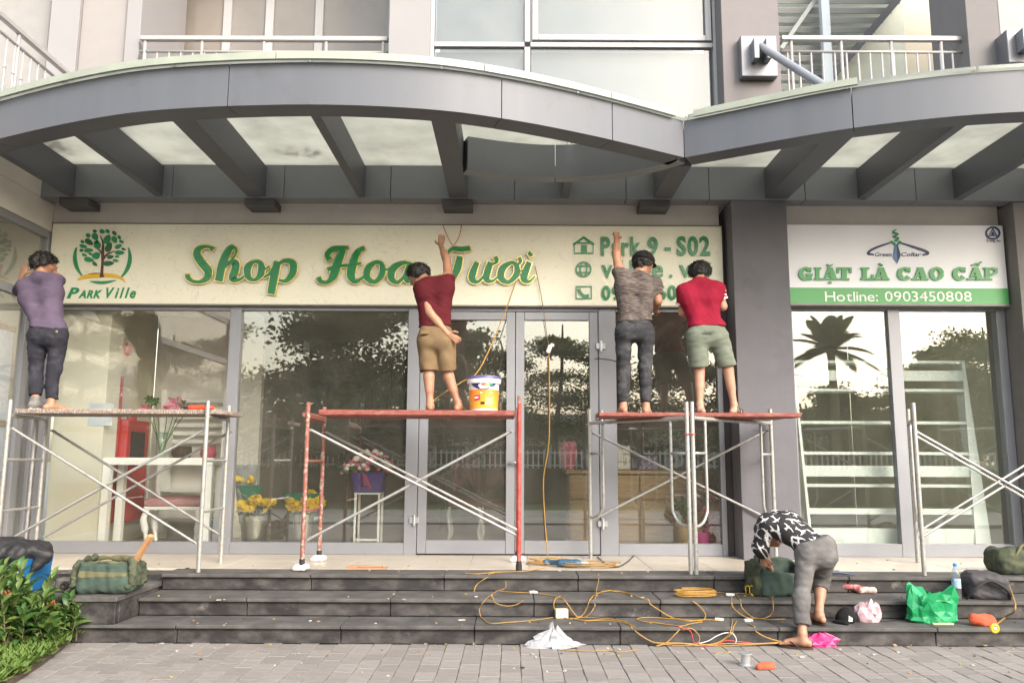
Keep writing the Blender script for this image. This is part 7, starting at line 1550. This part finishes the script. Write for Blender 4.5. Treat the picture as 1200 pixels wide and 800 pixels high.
# ================================================================ ACROSS THE STREET (seen in the window glass)
BARK = M('street_tree_bark', (.12, .09, .06), .9, var=.3, sc=10, bump=.4); TLF = [M('street_tree_leaf', c, .55, sc=.5, col2=c2_, trans=.5) for c, c2_ in (((.07, .11, .028), (.12, .15, .045)), ((.05, .085, .028), (.10, .13, .04)), ((.09, .12, .03), (.14, .15, .05)))]
def tree(label, X, Y, h, cr, seed, tiers, leaf=.26, mat=0, n=5200, cl=.35):
    n = int(n*2.3); r = np.random.default_rng(seed); t = thing('street_tree', label, 'tree', (X, Y, -.05), 'trees across the street')
    m = MB(); top = Vector((X+r.uniform(-.4, .4), Y, h*.9)); tr = spline([(X, Y, -.05), (X+r.uniform(-.15, .15), Y, h*.3), (X+r.uniform(-.3, .3), Y, h*.6), top], 5); m.tube(tr, [.17*h/8*(1-.85*i/(len(tr)-1))+.01 for i in range(len(tr))], 9)
    cents = []
    for k in range(tiers):
        f = cl+(1-cl)*(k+.3)/tiers; b = tr[min(len(tr)-1, int(f*(len(tr)-1)))]; nb = r.integers(3, 6)
        for j in range(nb):
            a = r.uniform(0, 6.28); L = cr*(1.05-.75*(f-cl)/(1-cl))*r.uniform(.6, 1.1); e = b+Vector((math.cos(a)*L, math.sin(a)*L, L*r.uniform(.02, .35))); m.tube([b, b.lerp(e, .5)+Vector((0, 0, .06*L)), e], [.05*h/8, .03*h/8, .012], 5)
            for q in (.45, .7, .95): cents.append((b.lerp(e, q), L*.34))
    m.build('trunk', BARK, t, True)
    lf = MB(); c = np.array([p[0][:] for p in cents]); s = np.array([p[1] for p in cents]); id_ = r.integers(0, len(c), n); P = c[id_]+r.normal(size=(n, 3))*s[id_][:, None]*np.array((1, 1, .36)); A = r.normal(size=(n, 3)); A[:, 2] *= .5; A /= np.linalg.norm(A, axis=1)[:, None]; Bv = np.cross(A, r.normal(size=(n, 3))); Bv /= np.linalg.norm(Bv, axis=1)[:, None]; sz = leaf*.62*r.uniform(.5, 1.2, n)[:, None]
    V = np.stack([P-A*sz*.5, P+Bv*sz*.28, P+A*sz*.5, P-Bv*sz*.28], 1).reshape(-1, 3); lf.v = [tuple(x) for x in V]; lf.f = [(4*i, 4*i+1, 4*i+2, 4*i+3) for i in range(n)]; lf.m = [0]*n
    stuff(lf.build('crown', TLF[mat], t)); return t
tree('large dark spreading tree across the street mirrored in the second window', -7.2, -22.5, 11, 4.2, 1, 8, .46, 1, 14000, .2)
tree('dark leafy tree across the street mirrored beside the left door', -2.9, -25, 10.4, 3.2, 2, 7, .40, 1, 9000, .25)
tree('layered tree across the street mirrored in the left door', -.2, -27, 7.6, 2.3, 3, 6, .26, 0, 5000, .3)
tree('layered tree across the street mirrored in the middle of the doors', 2.0, -28, 8.6, 2.5, 4, 6, .26, 0, 5000, .3)
tree('layered light green tree across the street mirrored in the right door', 4.2, -27, 7.8, 2.2, 5, 6, .26, 2, 5000, .3)
tree('bushy tree across the street mirrored in the right pane', 8.0, -26, 9.6, 3.0, 6, 6, .30, 1, 6500, .25)
tree('distant round tree across the street at the far left', -14, -27, 9, 3.4, 7, 6, .32, 0, 6000, .3)
tree('distant round tree across the street towards the palms', 21.5, -27, 8.4, 3.6, 8, 6, .3, 2, 6500, .3)
tree('low bushy tree across the street mirrored behind the left laundry palm', 13.4, -24.5, 5.0, 2.6, 12, 6, .34, 1, 7000, .12)
tree('low spreading tree across the street mirrored at the laundry mullion', 15.4, -25.5, 4.9, 2.6, 13, 6, .34, 0, 7000, .12)
tree('full round tree across the street mirrored in the right laundry pane', 18.4, -25, 7.4, 3.0, 14, 7, .36, 1, 9000, .12)
tree('tall tree at the far right across the street', 28, -28, 9, 3.6, 9, 6, .32, 0, 6000, .3)
PLM = M('palm_frond', (.05, .085, .03), .5, var=.3, sc=3, trans=.2); PTR = M('palm_trunk', (.20, .15, .10), .9, var=.3, sc=8, bump=.4)
def palm(label, X, Y, h, seed, L=2.3):
    r = random.Random(seed); t = thing('palm_tree', label, 'palm tree', (X, Y, -.05), 'palms across the street'); m = MB(); m.tube(spline([(X, Y, -.05), (X+.1, Y, h*.5), (X+.05, Y, h)], 6), [.24, .22, .2, .19, .18, .17, .17, .16, .16, .15, .15, .15, .2], 10); m.build('trunk', PTR, t, True); f = MB()
    for i in range(26):
        a = i*2.4+r.uniform(-.2, .2); e = r.uniform(-.2, 1.5); Lf = L*r.uniform(.8, 1.1); prev = None
        for k in range(17):
            q = k/16; p = Vector((X+.05+math.cos(a)*Lf*q*math.cos(e)*(1-.1*q), Y+math.sin(a)*Lf*q*math.cos(e), h+Lf*(q*math.sin(e)-.42*q*q)))
            if prev is not None:
                d = (p-prev).normalized(); s = d.cross(Vector((0, 0, 1))).normalized(); w = .55*math.sin(PI*min(1, q*.9+.1))**.6*(1-.5*q)
                for sg in (-1, 1):
                    for o_ in (.1, .35, .6, .85):
                        b = prev.lerp(p, o_); tip = b+s*sg*w+d*w*.55-Vector((0, 0, .22*w)); f.add([b-d*.03, b+d*.05, tip], [(0, 1, 2)])
                f.add([prev-s*.012, prev+s*.012, p+s*.012, p-s*.012], [(0, 1, 2, 3)])
            prev = p
    stuff(f.build('crown', PLM, t))
palm('tall palm tree mirrored in the left laundry pane', 12.3, -21.8, 5.8, 3, 2.3); palm('shorter palm tree mirrored at the laundry window edge', 10.3, -23, 4.8, 5, 1.7)
tree('light green tree across the street mirrored in the right laundry pane', 16.9, -23.5, 6.5, 2.3, 15, 7, .32, 2, 7000, .2)
# white picket fence, hedge, low pale house
FNC = M('white_fence_paint', (.74, .73, .70), .6, var=.05)
fn = thing('picket_fence', 'white picket fence across the street mirrored in the doors', 'fence', (4, -21, -.05))
m = MB(); m.box(-13, 22, -21.3, -21.06, -.05, 1.2); m.build('low_wall', M('mossy_wall', (.13, .115, .08), .9, var=.3, sc=3), fn)
for z in (1.28, 1.74): m = MB(); m.box(-12, 22, -21.05, -21.0, z, z+.05); m.build('rail', FNC, fn)
m = MB(); m.box(-.03, .03, -21.0, -20.97, 1.2, 1.86); pk = m.build('picket', FNC, fn)
for i in range(1, 170): dup(pk, fn, pk.location+Vector((.2*(i if i % 2 else -i)/2*1.0, 0, 0)))
for o in fn.children:
    if o.name.startswith('picket'): o.location.x += 4
hs_ = thing('low_house', 'long low cream building across the street mirrored above the fence', 'building', (3, -38, -.05))
m = MB(); m.box(-14, 24, -44, -38, -.05, 3.5); m.build('wall', M('pale_house_wall', (.62, .58, .50), .8), hs_); m = MB(); m.box(-14.5, 24.5, -44.5, -37.2, 3.502, 4.1); m.build('roof', M('white_roof_edge', (.72, .70, .66), .7), hs_)
for i in range(16): m = MB(); x = -13+2.3*i; m.box(x, x+1.1, -38.05, -37.98, .6, 2.3); m.build('window', M('dark_pane', (.05, .05, .05), .2) if i == 0 else bpy.data.materials['dark_pane'], hs_)
HDG = M('hedge_leaf', (.05, .09, .025), .6, var=.4, sc=2); r = np.random.default_rng(4); n = 14000; P = np.stack([r.uniform(-20, 30, n), r.uniform(-24.5, -23.5, n)+r.normal(size=n)*.3, np.abs(r.normal(size=n))*.75], 1); A = r.normal(size=(n, 3)); A /= np.linalg.norm(A, axis=1)[:, None]; Bv = np.cross(A, r.normal(size=(n, 3))); Bv /= np.linalg.norm(Bv, axis=1)[:, None]; m = MB(); m.v = [tuple(x) for x in np.stack([P-A*.11, P+Bv*.07, P+A*.11, P-Bv*.07], 1).reshape(-1, 3)]; m.f = [(4*i, 4*i+1, 4*i+2, 4*i+3) for i in range(n)]; m.m = [0]*n
o = stuff(m.build('hedge', HDG)); tag(o, 'dark hedge growing behind the white picket fence', 'hedge')
